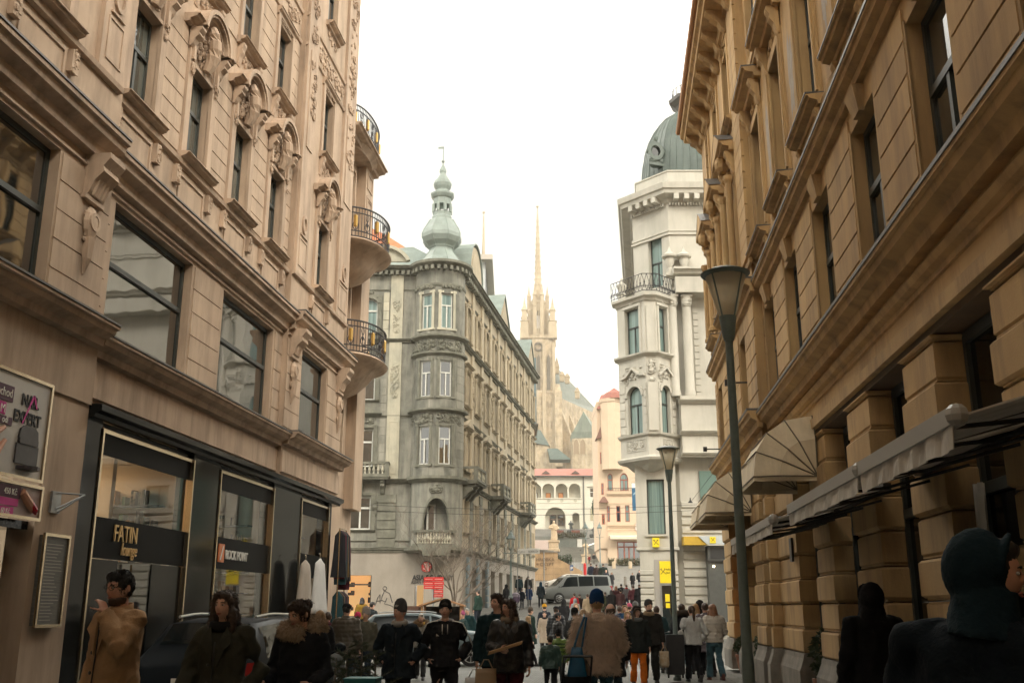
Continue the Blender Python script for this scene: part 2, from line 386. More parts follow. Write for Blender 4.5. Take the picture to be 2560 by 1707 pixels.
def remeshed(b, vox, smooth=2, amp=0., freq=7., seed=0, quilt=0., iters=1):
    """union of closed pieces -> one continuous surface, with cloth folds as displacement"""
    me = bpy.data.meshes.new('t'); me.from_pydata([tuple(v) for v in b.V], [], b.F)
    bm = bmesh.new(); bm.from_mesh(me); bmesh.ops.recalc_face_normals(bm, faces=bm.faces); bm.to_mesh(me); bm.free()
    o = bpy.data.objects.new('t', me); COL.objects.link(o)
    r = o.modifiers.new('r', 'REMESH'); r.mode = 'VOXEL'; r.voxel_size = vox
    if smooth: q = o.modifiers.new('s', 'SMOOTH'); q.factor = .5; q.iterations = smooth
    dg = bpy.context.evaluated_depsgraph_get(); dg.update()
    me2 = bpy.data.meshes.new_from_object(o.evaluated_get(dg)); bpy.data.objects.remove(o); bpy.data.meshes.remove(me)
    if amp or quilt:
        n = len(me2.vertices); co_ = np.empty(n*3); me2.vertices.foreach_get('co', co_); co_ = co_.reshape(-1,3); no_ = np.array([v.normal[:] for v in me2.vertices])
        d = np.zeros(n)
        if amp:
            for i in range(n):
                x, y, z = co_[i]; d[i] = amp*(.9*mnoise.noise(Vector((x*freq+seed*3.1, y*freq, z*freq*.45)))+1.5*(.5-abs(mnoise.noise(Vector((x*freq*1.2+z*3, y*freq*1.2+seed, z*freq*1.1)))*1.6))+.5*mnoise.noise(Vector((x*freq*2.9, y*freq*2.9+seed, z*freq*2.2))))
        if quilt: d += quilt*(np.abs(np.sin(co_[:,2]*PI/.085))**.5-.7)
        co_ += no_*d[:,None]; me2.vertices.foreach_set('co', co_.ravel()); me2.update()
    me2.polygons.foreach_set('use_smooth', [True]*len(me2.polygons))
    return me2
def ell(z, rx, ry, x=0., y=0., n=18, pw=2.3):
    out = []
    for k in range(n):
        a = 2*PI*k/n; c, s = math.cos(a), math.sin(a); out.append((x+rx*math.copysign(abs(c)**(2/pw), c), y+ry*math.copysign(abs(s)**(2/pw), s), z))
    return out
ARM = {'hang':((.245,-.03,1.13),(.255,.05,.87)), 'back':((.245,-.10,1.14),(.25,-.12,.88)), 'fwd':((.25,.05,1.14),(.245,.20,.92)), 'pocket':((.295,-.07,1.13),(.20,.035,.95)), 'carry':((.235,-.03,1.12),(.25,.03,.86)),
       'front':((.25,.03,1.14),(.10,.25,1.10)), 'chin':((.23,.17,1.19),(.045,.185,1.43)), 'cross':((.25,.04,1.13),(-.02,.20,1.13)), 'mouth':((.25,.20,1.24),(.06,.26,1.46)), 'hold':((.25,-.0,1.12),(.22,.22,1.02))}
def person(label, px, d, H=1.74, top=None, rot=0., coat=None, coat_kind='plain', hem=.86, flare=1., legs=(.03,.03,.035), legs_kind='plain', shoes=(.02,.02,.02), hair='brown', style='short', hat=None, hatc=None, armL='hang', armR='hang', stride=.0, head=(0,0), L=1, group=None, wide=1., skin=None, fur=None, furc=None, scarf=None, hood=False, lean=0., zpad=.008, bag=None, slope=0, glasses=False, beard=None, py=1600, stripe=None, skirt=False, collar=None, name='person'):
    """one figure: a single continuous body with clothing and hair as its parts. rot: heading in degrees, 180 = towards the viewpoint; px, d: sighted column and distance"""
    wide = 1+(wide-1)*.55; a = AX(px, d, py); g = wd(a, d); gzv = gz(g.x, g.y)+zpad
    if top is not None: H = max(.9, AZ(top, d)-gzv)
    S = H/1.75; rz = R(rot)+YAW; seed = int(px*7+d*3) % 997
    vb = {2:.0085, 1:.015, 0:.022}[L]*max(1,S); vc = {2:.013, 1:.018, 0:.026}[L]
    skin = skin or SKIN
    hy, hp = R(head[0]), R(head[1])
    HM = Matrix.Translation((0,.0,1.53)) @ Matrix.Rotation(hy,4,'Z') @ Matrix.Rotation(hp,4,'X') @ Matrix.Translation((0,0,-1.53))
    base = Matrix.Translation((g.x, g.y, gzv)) @ Matrix.Rotation(rz, 4, 'Z') @ Matrix.Scale(S, 4)
    ln = lambda p: Vector((p[0], p[1]+lean*max(0, p[2]-.92), p[2]))
    org = Vector((g.x, g.y, gzv))
    TB = lambda x, y, z: ln((x*wide if z < 1.47 else x, y, z)); TH_ = lambda x, y, z: ln(HM @ Vector((x*1.03, y*1.03+.012, 1.53+(z-1.53)*1.0)))
    # ---- skeleton
    J = {}
    for s_, nm, am in ((-1,'L',armL),(1,'R',armR)):
        e, w_ = ARM[am] if isinstance(am, str) else am
        J['sh'+nm] = Vector((s_*.175, -.005, 1.405)); J['el'+nm] = Vector((s_*e[0], e[1], e[2])); J['wr'+nm] = Vector((s_*w_[0], w_[1], w_[2]))
        st = stride*(.5 if nm == 'L' else -.5)
        hip = Vector((s_*.09, 0, .92)); an = Vector((s_*.095, st-.02, .085+(.10*abs(stride) if st < 0 else 0))); 
        mid_ = (hip+an)/2; ln_ = (hip-an).length; k = math.sqrt(max(0, .42**2-(ln_/2)**2)); J['hip'+nm] = hip; J['kn'+nm] = mid_+Vector((0, k+.015, 0)); J['an'+nm] = an
    # ---- body
    b = MB(TB)
    b.rings([ell(z, rx, ry, 0, y) for z, rx, ry, y in ((.84,.13,.10,0),(.93,.165,.115,-.01),(1.08,.14,.098,0),(1.2,.152,.105,.0),(1.32,.165,.108,0),(1.40,.155,.092,-.01),(1.445,.10,.07,-.012),(1.48,.058,.058,-.01))])
    for nm, s_ in (('L',-1),('R',1)):
        b.tube([Vector((s_*.11,-.005,1.40)), J['sh'+nm], J['sh'+nm].lerp(J['el'+nm],.5), J['el'+nm], J['el'+nm].lerp(J['wr'+nm],.35), J['wr'+nm]], [.055,.055,.045,.038,.038,.026], 10)
        b.ball(J['sh'+nm], .052, 10, 8)
        b.tube([J['hip'+nm]+Vector((0,0,.02)), J['hip'+nm].lerp(J['kn'+nm],.4), J['kn'+nm], J['kn'+nm].lerp(J['an'+nm],.35), J['an'+nm]], [.085,.075,.05,.052,.034], 10)
        an = J['an'+nm]; b.tube([an+Vector((0,-.03,-.045)), an+Vector((0,.07,-.055)), an+Vector((0,.15,-.065))], [.034,.034,.02], 8)
        # hand: palm, four fingers of their own length, thumb from the side of the palm
        dv = (J['wr'+nm]-J['el'+nm]).normalized(); lat = dv.cross(Vector((s_*1.,.25,0))).normalized(); nrm = Vector((-s_,0,0)); nrm = (nrm-dv*nrm.dot(dv)).normalized(); lat = dv.cross(nrm).normalized()
        if lat.y < 0 and abs(lat.y) > .3: lat = -lat
        w_ = J['wr'+nm]; hs = 1.0; rr = .0095 if L == 2 else .012
        b.rings([[w_+dv*t+lat*q1*math.cos(2*PI*k/10)+nrm*q2*math.sin(2*PI*k/10) for k in range(10)] for t, q1, q2 in ((-.02,.024,.02),(.02,.034,.016),(.06,.041,.015),(.09,.038,.011))])
        curl = 1.15 if am in ('carry','hold','chin','front','mouth') or not isinstance(am, str) else .55
        for f, (of, fl) in enumerate(((.030,.068),(.010,.078),(-.010,.072),(-.030,.056))):
            p0 = w_+dv*.082+lat*of; ang_ = 0; pts = [p0]; q = p0
            for seg in range(3): ang_ += curl*(.55 if seg else .35); v = dv*math.cos(ang_)+nrm*math.sin(ang_); q = q+v*fl*(.42,.32,.26)[seg]; pts.append(q)
            b.tube(pts, [rr,rr*.95,rr*.85,rr*.6], 6)
        p0 = w_+dv*.025+lat*.03; b.tube([p0, p0+(dv*.5+lat*.75+nrm*.35)*.04, p0+(dv*.9+lat*.7+nrm*.7)*.066], [rr*1.25,rr*1.1,rr*.75], 6)
    b.tube([(0,-.012,1.43),(0,-.005,1.50),(0,.0,1.56)], [.062,.054,.054], 12)
    b.T = TH_
    nu, nv = (30, 22) if L == 2 else (18, 14); rows = []
    for j in range(nv+1):
        ph = -PI/2+PI*j/nv; row = []
        for i in range(nu):
            th = 2*PI*i/nu; x, y, z = math.cos(ph)*math.cos(th), math.cos(ph)*math.sin(th), math.sin(ph)
            lo = max(0, -z); wx = .0745*(1-.30*lo**1.6); wy = .094*(1-.12*lo)
            X, Y, Z = x*wx, y*wy-.004, 1.635+z*.117
            if y > 0:
                Y += .022*math.exp(-(x/.17)**2-((z+.16)/.15)**2)+.012*math.exp(-(x/.13)**2-((z+.0)/.18)**2)   # nose
                Y -= .011*math.exp(-((abs(x)-.42)/.2)**2-((z-.08)/.13)**2); Y += .006*math.exp(-((abs(x)-.35)/.35)**2-((z-.25)/.09)**2)
                Y += .007*math.exp(-(x/.28)**2-((z+.48)/.1)**2)+.008*math.exp(-(x/.3)**2-((z+.78)/.14)**2); Y += .006*math.exp(-((abs(x)-.55)/.2)**2-((z+.2)/.2)**2)
            row.append((X, Y, Z))
        rows.append(row)
    b.rings(rows)
    for s_ in ((-1,1) if style not in ('long','bob') else ()): b.rings([[(s_*(.068+dx), -.012+q*.6*math.cos(2*PI*k/8)-dx*.5, 1.632+q*math.sin(2*PI*k/8)) for k in range(8)] for dx, q in ((0,.022),(.012,.030),(.02,.028))])
    me = remeshed(b, vb, 2 if L < 2 else 1); me.transform(Matrix.Scale(1,4)); me.transform(Matrix.Translation(-org) @ base); me.materials.append(skin)
    o = bpy.data.objects.new(name, me); COL.objects.link(o); o.location = org; tag(o, label, 'person', group)
    def part(nm, bb, m, vox=None, **k):
        me = remeshed(bb, vox or vc, **k); me.transform(Matrix.Translation(-org) @ base); me.materials.append(m); q = bpy.data.objects.new(nm, me); COL.objects.link(q); q.parent = o; return q
    def raw(nm, bb, m, parent=None, smooth=True):
        me = bpy.data.meshes.new(nm); me.from_pydata([tuple(v) for v in bb.V], [], bb.F); me.transform(Matrix.Translation(-org) @ base); me.materials.append(m)
        if smooth: me.polygons.foreach_set('use_smooth', [True]*len(me.polygons))
        q = bpy.data.objects.new(nm, me); COL.objects.link(q); q.parent = parent or o; return q
    # ---- clothes
    cm = cloth(f'{coat[0]:.3f}_{coat[1]:.3f}_{coat[2]:.3f}_{coat_kind}', coat, coat_kind)
    lm = cloth(f'{legs[0]:.3f}_{legs[1]:.3f}_{legs[2]:.3f}_{legs_kind}', legs, legs_kind)
    thick = .03 if coat_kind in ('puffer','fur') else .018
    b = MB(TB)
    if not skirt:
        b.rings([ell(z, rx, ry, 0, y) for z, rx, ry, y in ((.80,.15,.115,0),(.90,.185,.135,-.01),(1.02,.165,.12,0),(1.08,.15,.11,0))])
        for nm in 'LR': b.tube([J['hip'+nm]+Vector((0,0,.0)), J['hip'+nm].lerp(J['kn'+nm],.45), J['kn'+nm], J['kn'+nm].lerp(J['an'+nm],.5), J['an'+nm]+Vector((0,0,.0))], [.105,.094,.075,.075,.068] if legs_kind != 'slim' else [.10,.085,.062,.06,.045], 12)
        part('trousers', b, lm, amp=.008 if L else 0, freq=9, seed=seed)
    for nm in 'LR':
        b = MB(TB); an = J['an'+nm]; gx = an.x
        b.rings([[(gx+rx*math.cos(2*PI*k/12), an.y+y0+ry*math.sin(2*PI*k/12), max(an.z-.085,0)+z) for k in range(12)] for z, rx, ry, y0 in ((.0,.043,.135,.05),(.03,.047,.14,.05),(.06,.042,.115,.03),(.10,.044,.06,-.01),(.15,.042,.05,-.015))])
        raw('shoe', b, cloth(f's{shoes[0]:.2f}{shoes[1]:.2f}{shoes[2]:.2f}', shoes, 'leather'))
    b = MB(TB)
    T_ = [(1.08,.158,.118,0),(1.2,.170,.125,.0),(1.32,.182,.128,0),(1.40,.172,.112,-.01),(1.45,.115,.085,-.012),(1.485,.078,.075,-.008)]
    lowr = []
    if hem < .88:
        f = flare; zz = [hem, hem+.01]+[z for z in (.6,.75) if z > hem+.06]+[.9]
        for z in zz: t = (.95-z)/.6; lowr.append((z, .185+.055*t*f, .135+.05*t*f+abs(stride)*.16*max(0,t), 0))
    else: lowr = [(hem,.168,.125,0)]
    rr_ = lowr+[(1.0,.175,.128,0)]+T_
    b.rings([ell(z, rx+thick, ry+thick*1.1, 0, y, 22) for z, rx, ry, y in rr_])
    for nm, s_ in (('L',-1),('R',1)):
        sr = thick+.002
        hand_cut = J['el'+nm].lerp(J['wr'+nm], .97)
        b.tube([Vector((s_*.10,-.005,1.40)), J['sh'+nm], J['sh'+nm].lerp(J['el'+nm],.5), J['el'+nm], J['el'+nm].lerp(J['wr'+nm],.4), hand_cut], [.06+sr,.062+sr,.056+sr,.052+sr,.050+sr,.040+sr], 12); b.ball(J['sh'+nm], .06+sr, 12, 8); b.ball(J['el'+nm], .05+sr, 10, 6)
    ck = dict(amp={2:.010,1:.009,0:.004}[L], freq=8, seed=seed, quilt=.014 if coat_kind == 'puffer' else 0.)
    if coat_kind == 'fur': ck['amp'] = .012
    co_ = part('coat' if hem < .82 else 'jacket', b, cm, **ck)
    if coat_kind == 'fur': furry(co_, cm, .075, 9000 if L == 2 else 3000, seed)
    if not hood and not hat == 'hoodup':
        b = MB(TB); b.rings([[(q*1.0*math.cos(2*PI*k/18), -.008+q*.98*math.sin(2*PI*k/18)+.0, z+.02*math.sin(2*PI*k/18)*-1) for k in range(18)] for q, z in ((.088,1.45),(.092,1.475),(.088,1.515),(.078,1.512),(.072,1.46))], cap=False); raw('collar', b, collar or cm)
    if L == 2 and hem < .84 and fur is None:
        # open front edge and buttons
        b = MB(TB); b.tube([(.012,.128+thick*1.1,1.36),(.015,.132+thick*1.1,1.2),(.02,.14+thick*1.1,1.0),(.022,.165+thick*1.1,.7)], .006, 5)
        for z in (1.18,1.04,.90): b.ball((.05,.140+thick*1.15,z), (.014,.008,.014), 8, 4)
        raw('buttons', b, BLACK)
        for s_ in (-1,1):
            fz_ = .128+thick*1.1; b = MB(TB); Q = [(s_*.02,fz_+.012,1.16),(s_*.075,fz_+.012,1.30),(s_*.125,fz_+.004,1.345),(s_*.105,fz_-.02,1.42),(s_*.07,fz_-.045,1.475),(s_*.03,fz_-.0,1.36)]
            b.rings([Q, [(x, y+.014, z) for x, y, z in Q]]); raw('lapel', b, cm, None, False)
            b = MB(TB); b.rings([[(s_*(.10+u), .150+thick*1.2-.12*(u+.02)+q, z+u*.25*1) for u, z in ((-.06,.92),(.06,.92),(.06,.955),(-.06,.955))] for q in (0,.012)]); raw('pocket_flap', b, cm, None, False)
    if scarf: b = MB(TB); b.rings([[(.09*math.cos(t)+.034*math.cos(t)*math.cos(u), .10*math.sin(t)*.9+.034*math.sin(t)*math.cos(u)+.012, 1.49+.045*math.sin(u)-.02*math.sin(t)) for u in [2*PI*j/8 for j in range(8)]] for t in [2*PI*k/18 for k in range(19)]], cap=False); raw('scarf', b, cloth('scarf%.2f%.2f%.2f' % scarf, scarf))
    if fur:
        b = MB(TB); b.tube([(.155*math.cos(t), -.03+.135*math.sin(t), 1.505-.045*math.sin(t)) for t in [PI*.62-2*PI*k/16*.87 for k in range(17)]], .058, 10); q = part('fur_collar', b, furc, amp=.008, freq=20, seed=seed); furry(q, furc, .05, 3800 if L == 2 else 900, seed)
    # ---- hair and headgear
    hm = HAIRS.get(hair, HAIRS['brown'])
    b = MB(TH_)
    if style != 'bald':
        b.ball((0,-.016,1.660), (.0825,.0955,.108), 18, 12); b.ball((0,.028,1.722), (.066,.060,.038), 14, 8)
        if style in ('long','bob'):
            zl = 1.24 if style == 'long' else 1.45
            b.rings([[(q*math.cos(2*PI*k/16), y0+q2*math.sin(2*PI*k/16), z) for k in range(16)] for z, q, q2, y0 in ((zl,.075,.03,-.10),(zl+.06,.11,.05,-.095),(1.5,.105,.07,-.06),(1.6,.088,.085,-.03),(1.68,.075,.075,-.02))])
            for s_ in (-1,1): b.tube([(s_*.045,.055,1.735),(s_*.078,.035,1.67),(s_*.090,.02,1.6),(s_*.098,.03,1.5),(s_*.10,.05,zl+.08)], [.022,.026,.03,.032,.018], 8)
        if style == 'pony': b.tube([(0,-.09,1.70),(0,-.135,1.66),(.01,-.135,1.5),(.015,-.13,1.33)], [.02,.035,.035,.012], 8)
        if style == 'bun': b.ball((0,-.115,1.70), .042, 10, 8)
        hp_ = part('hair', b, hm, vox=vb*1.1, smooth=1, amp=.004, freq=35, seed=seed)
        if L == 2 and not hat: furry(hp_, hm, .03, 2600, seed, .03, 'strands')
    elif hair: b.rings([[(q*.0765*math.cos(2*PI*k/16), -.02+q*.093*math.sin(2*PI*k/16), z) for k in range(16)] for z, q in ((1.58,.82),(1.60,.99),(1.665,1.03),(1.675,.98))]); part('hair', b, hm, vox=vb*1.1, smooth=1)
    if hat:
        hc = cloth('hat%.3f%.3f%.3f' % hatc, hatc); b = MB(TH_)
        if hat == 'beanie': b.lathe((0,-.012,1.66), [(.086,-.005),(.093,.0),(.095,.045),(.090,.052),(.088,.08),(.07,.118),(.04,.138),(.012,.142)], 18); 
        if hat == 'pompom': b.lathe((0,-.012,1.66), [(.086,-.005),(.093,.0),(.095,.045),(.088,.08),(.07,.118),(.02,.14)], 18); b.ball((0,-.012,1.82), .035, 10, 8)
        if hat == 'tall': b.lathe((0,-.014,1.66), [(.088,-.02),(.096,.0),(.097,.05),(.093,.08),(.085,.12),(.06,.165),(.02,.185)], 18)
        if hat == 'cap': b.lathe((0,-.012,1.665), [(.088,.0),(.090,.04),(.075,.085),(.04,.108),(.01,.113)], 16); b.rings([[(.075*math.cos(t), .05+.12*math.sin(t)*q, 1.675+z) for t in [PI*k/10 for k in range(11)]] for q, z in ((.2,.0),(1.,-.012),(1.,-.02),(.2,-.012))])
        if hat == 'brim': b.lathe((0,-.01,1.68), [(.085,.0),(.17,-.018),(.175,-.012),(.09,.012),(.088,.07),(.075,.098),(.02,.10)], 20)
        if hat == 'hoodup': b.ball((0,-.046,1.65), (.110,.112,.142), 18, 12); b.rings([[(.10*math.cos(t)+.0*j, .045+.022*math.cos(2*PI*j/6)-.02*(math.sin(t)<-.5), 1.635+.135*math.sin(t)+.022*math.sin(2*PI*j/6)*math.sin(t)) for j in range(6)] for t in [2*PI*k/20 for k in range(21)]], cap=False) if False else None; b.tube([(.092*math.cos(t), .028+.022*math.sin(t), 1.655+.118*math.sin(t)) for t in [R(-12)+R(204)*k/16 for k in range(17)]], .012, 6); b.rings([ell(z, q, q2, 0, -.02) for z, q, q2 in ((1.42,.16,.125),(1.49,.125,.115),(1.58,.10,.10))])
        part('hat' if hat != 'hoodup' else 'hood', b, hc, vox=vb*1.2, smooth=1, amp=.003, freq=25, seed=seed)
    if hood: b = MB(TB); b.tube([(.13*math.cos(t), -.06+.09*math.sin(t), 1.47) for t in [R(200)+R(140)*k/8-R(0) for k in range(9)]], [.03,.045,.055,.06,.065,.06,.055,.045,.03], 8); part('hood', b, cm if hood is True else cloth('hood%.2f%.2f%.2f' % hood, hood), amp=.006, seed=seed)
    # ---- face
    if L >= 1:
        for s_ in (-1,1):
            if L == 2:
                b = MB(TH_); b.ball((s_*.031,.078,1.6455), (.0135,.008,.0068), 10, 6); e = raw('eye', b, EYEW); b = MB(TH_); b.ball((s_*.031,.0835,1.6455), (.006,.0042,.006), 8, 6); raw('iris', b, IRIS, e)
            b = MB(TH_); b.tube([(s_*.014,.0875,1.664),(s_*.030,.0885,1.6685),(s_*.047,.077,1.663)], [.0035,.0042,.002], 5); raw('eyebrow', b, hm)
            if L == 1: b = MB(TH_); b.ball((s_*.031,.080,1.6455), (.012,.007,.006), 8, 6); raw('eye', b, IRIS)
        b = MB(TH_); b.tube([(-.022,.080,1.578),(-.010,.0905,1.5815),(0,.092,1.580),(.010,.0905,1.5815),(.022,.080,1.578)], [.002,.0045,.0045,.0045,.002], 6); b.tube([(-.018,.083,1.574),(0,.0915,1.571),(.018,.083,1.574)], [.002,.005,.002], 6); raw('lips', b, LIPS)
    if beard: b = MB(TH_); b.rings([[(q*.071*math.cos(t), .0+q2*.086*math.sin(t), z) for t in [R(-10)+R(200)*k/14 for k in range(15)]]+[(q*.055*math.cos(t), .0+q2*.06*math.sin(t), z) for t in [R(190)-R(200)*k/14 for k in range(15)]] for z, q, q2 in ((1.512,.55,.90),(1.525,.78,1.02),(1.55,.93,1.04),(1.572,.98,.98))]); part('beard', b, HAIRS[beard], vox=vb, smooth=1, amp=.003, freq=40)
    if glasses: b = MB(TH_); [b.tube([(s_*.032+.022*math.cos(t), .094-.25*abs(s_*.032+.022*math.cos(t))**1.5, 1.645+.017*math.sin(t)) for t in [2*PI*k/14 for k in range(15)]], .0022, 4) for s_ in (-1,1)]; [b.tube([(s_*.055,.087,1.648),(s_*.075,.0,1.65)], .002, 4) for s_ in (-1,1)]; b.tube([(-.01,.096,1.648),(.01,.096,1.648)], .002, 4); raw('glasses', b, BLACK)
    W = lambda p: base @ ln(p)
    return o, W, J, base, raw, TB
def furry(obj, m, ln_, n, seed, up=.55, nm='fur'):
    """loose hairs standing off a fur surface, as a part of it"""
    me = obj.data; rd = random.Random(seed); nf = len(me.polygons); V = []; F = []
    for i in range(n):
        p = me.polygons[rd.randrange(nf)]; c = p.center; nn = p.normal; t = Vector((rd.uniform(-1,1),rd.uniform(-1,1),-.9)); d = (nn*up+(t-nn*t.dot(nn))*.75).normalized()*ln_*rd.uniform(.5,1.25); e = d.cross(nn)
        if e.length < 1e-5: continue
        e = e.normalized()*.0042; k = len(V); V += [c-e, c+e, c+d*.6+nn*.006, c+d]; F += [(k,k+1,k+2),(k,k+2,k+3)]
    q = bpy.data.meshes.new(nm); q.from_pydata([tuple(v) for v in V], [], F); q.materials.append(m); o = bpy.data.objects.new(nm, q); COL.objects.link(o); o.parent = obj
def bag_obj(name, label, cat, pts, m, org):
    """soft bag hung from a hand: pts = rings"""
    b = MB(); b.rings(pts); o = b.build(name, m, None, org=tuple(org), smooth='all'); tag(o, label, cat); return o
def hang_bag(name, label, cat, top, w_, h, dep, m, seed=0, rot=0., handles=True, hm=None, taper=.9):
    rd = random.Random(seed); c, s = math.cos(rot+YAW), math.sin(rot+YAW); P = lambda x, y, z: Vector((top.x+x*c-y*s, top.y+x*s+y*c, top.z+z)); rings = []
    z0 = -.12 if handles else -.02
    for k in range(7):
        t = k/6; ww = w_/2*(taper+(1-taper)*t)*(1-.25*(t > .95)); dd = dep/2*(.25+.75*min(1,t*1.6)); rings.append([P(ww*math.copysign(abs(math.cos(a))**.6,math.cos(a))*(1+.05*math.sin(3*a+seed)), dd*math.copysign(abs(math.sin(a))**.6,math.sin(a)), z0-h*t) for a in [2*PI*j/20 for j in range(20)]])
    o = bag_obj(name, label, cat, rings, m, top)
    if handles:
        b = MB(); b.tube([P(-w_*.28,0,z0),P(-w_*.1,0,-.01),P(w_*.1,0,-.01),P(w_*.28,0,z0)], .009, 5); b.build('handle', hm or m, o)
    return o
CAMEL = (.42,.27,.15)
BEIGEFUR = mat('beige_fur', (.42,.32,.22), (.32,.235,.155), scale=14, rough=.95, sheen=.3); CREAMFUR = mat('cream_fur', (.58,.47,.37), (.46,.365,.28), scale=12, rough=.95, sheen=.3)
BLACKC = (.014,.014,.016); NAVY = (.012,.018,.028)
T_ = person
# nearest figures
o, W, J, *_ = person('man with short dark hair and glasses in a long camel coat, hand at his chin', 292, 8.3, top=1430, rot=146, coat=CAMEL, hem=.36, flare=1.0, legs=(.02,.02,.022), hair='black', style='short', armL=((.25,.17,1.215),(.055,.155,1.455)), armR='hang', stride=.35, head=(2,-6), L=2, glasses=True, beard='brown', skin=SKIN2, wide=1.1)
hang_bag('handbag', 'tan handbag hanging from the hand of the man in the camel coat', 'bag', W((J['wrR'].x*1.1, J['wrR'].y+.03, J['wrR'].z-.09)), .30, .26, .1, cloth('tan_leather', (.34,.20,.09), 'leather'), 1, .4)
person('woman with long dark hair in a dark green wool coat beside the camel coat', 560, 8.5, top=1479, rot=172, coat=(.045,.045,.032), hem=.45, hair='brown', style='long', armL='pocket', armR='fwd', stride=.5, head=(-12,0), L=2, scarf=(.012,.012,.012), wide=1.06)
o, W, J, *_ = person('woman with tied back hair in a black parka with a pale fur collar, looking down', 752, 9.2, top=1502, rot=165, coat=(.012,.014,.018), coat_kind='plain', hem=.55, hair='brown', style='bun', armL='hold', armR='hold', stride=.35, head=(-22,-16), L=2, fur=True, furc=BEIGEFUR, wide=1.12)
hb = hang_bag('handbag', 'black handbag with brass fittings held by the woman with the fur collar', 'bag', W((.0,.33,1.05)), .34, .22, .1, cloth('black_leather', (.014,.014,.015), 'leather'), 2, 0, True)
b = MB(); [b.lathe(tuple(W((q,.42,.88))), [(.0,-.02),(.022,-.01),(.022,.01),(0,.02)], 10) for q in (-.08,.09)]; b.build('clasp', GOLD, hb)
person('elderly man in a grey beanie and dark navy jacket walking past the firs', 998, 14.4, top=1510, rot=172, coat=(.014,.022,.030), hem=.72, legs=(.012,.012,.014), hair='grey', style='short', hat='tall', hatc=(.075,.075,.075), armL='pocket', armR='pocket', stride=.4, head=(-32,2), L=2, scarf=(.34,.33,.31), wide=1.22, skin=SKIN2)
TR_ = person('young man in a black track jacket with white shoulder stripes and a black beanie', 1112, 14.8, top=1505, rot=183, coat=(.016,.016,.018), hem=.84, legs=(.014,.014,.016), shoes=(.03,.03,.03), hair='black', style='short', hat='beanie', hatc=(.012,.012,.012), armL='pocket', armR='pocket', stride=.3, head=(-6,0), L=2, hood=(.36,.36,.37), wide=1.2)
o, W, J, base, raw, TB = TR_
for s_ in (-1,1):
    b = MB(TB)
    for k in range(3):
        nm = 'L' if s_ < 0 else 'R'; p = [Vector((s_*.105,.03-.026*k+.05,1.485)), Vector((s_*.165,.03-.026*k+.03,1.478)), J['sh'+nm]+Vector((s_*.062,.03-.026*k,.045)), J['sh'+nm].lerp(J['el'+nm],.4)+Vector((s_*.078,.03-.026*k,.012)), J['el'+nm]+Vector((s_*.076,.03-.026*k,.0))]; b.tube(p, .009, 4)
    raw('sleeve_stripe', b, SIGNWHITE)
b = MB(TB); [b.poly([(.075+.013*k,.158,1.275),(.085+.013*k,.158,1.275),(.085+.013*k,.158,1.287+.011*k),(.075+.013*k,.158,1.28+.011*k)]) for k in range(3)]; raw('chest_emblem', b, SIGNWHITE, None, False)
b = MB(TB); [b.tube([(s_*.035,.13,1.44),(s_*.035,.15,1.30)], .006, 4) for s_ in (-1,1)]; raw('drawstring', b, SIGNWHITE)
o, W, J, *_ = person('short haired man in a dark petrol jacket walking arm in arm, head turned aside', 1243, 14.7, top=1486, rot=178, coat=(.010,.030,.035), hem=.80, legs=(.014,.016,.022), hair='brown', style='short', armL='front', armR='carry', stride=.35, head=(-45,3), L=2, wide=1.18)
hang_bag('plastic_bag', 'white plastic bag swinging from the hand of the man in the petrol jacket', 'bag', W((J['wrR'].x*1.2, J['wrR'].y+.03, J['wrR'].z-.08)), .30, .34, .16, mat('white_plastic', (.62,.61,.60), (.5,.49,.48), scale=7, rough=.35), 3)
o, W, J, *_ = person('woman with long dark hair in a black leather jacket and burgundy trousers', 1274, 14.0, top=1498, rot=176, coat=(.012,.012,.013), coat_kind='leather', hem=.80, legs=(.07,.012,.018), hair='brown', style='long', armL='hang', armR='front', stride=.35, head=(-48,-3), L=2, scarf=(.22,.17,.12), wide=1.1)
p0 = W((.02,.36,1.10)); b = MB(); xv = Vector((CW,SW,0)); b.rings([[p0+xv*u+Vector((0,0,v))+Vector((SW,-CW,0))*q for u, v in ((-.24,-.06),(.2,.075),(.215,.115),(-.225,-.02))] for q in (-.1,.14)]); ob = b.build('cardboard_box', mat('cardboard', (.36,.22,.10), (.32,.19,.085), scale=5, rough=.85), None, org=tuple(p0)); tag(ob, 'flat brown cardboard takeaway box carried by the woman in black leather', 'box')
hang_bag('tote_bag', 'tan canvas tote hanging between the couple in dark jackets', 'bag', W((.30,.2,.98)), .30, .42, .08, mat('tan_canvas', (.38,.27,.17), (.33,.23,.145), scale=5, rough=.9), 4)
# seen from behind: the fluffy coat and those around it
o, W, J, *_ = person('woman seen from behind in a fluffy cream fur coat and bright blue beanie', 1494, 14.0, top=1488, rot=3, coat=(.74,.60,.49), coat_kind='fur', hem=.78, legs=(.05,.15,.21), legs_kind='denim', hair='blond', style='short', hat='tall', hatc=(.008,.045,.145), armL='hold', armR='hold', stride=.35, L=2, wide=1.3)
bt = mat('blue_shiny_tote', (.008,.10,.20), (.006,.075,.16), scale=7, rough=.3); q = hang_bag('tote_bag', 'shiny blue tote hanging from the shoulder of the woman in the fluffy coat', 'bag', W((-.30,-.22,1.12)), .30, .46, .14, bt, 5, 0, False, None, .45)
b = MB(); b.tube([W((-.34,-.24,1.10)),W((-.27,-.2,1.30)),W((-.19,-.15,1.47)),W((-.17,.04,1.50))], .016, 5); b.tube([W((-.24,-.24,1.10)),W((-.20,-.22,1.30)),W((-.16,-.15,1.47))], .014, 5); b.build('strap', bt, q)
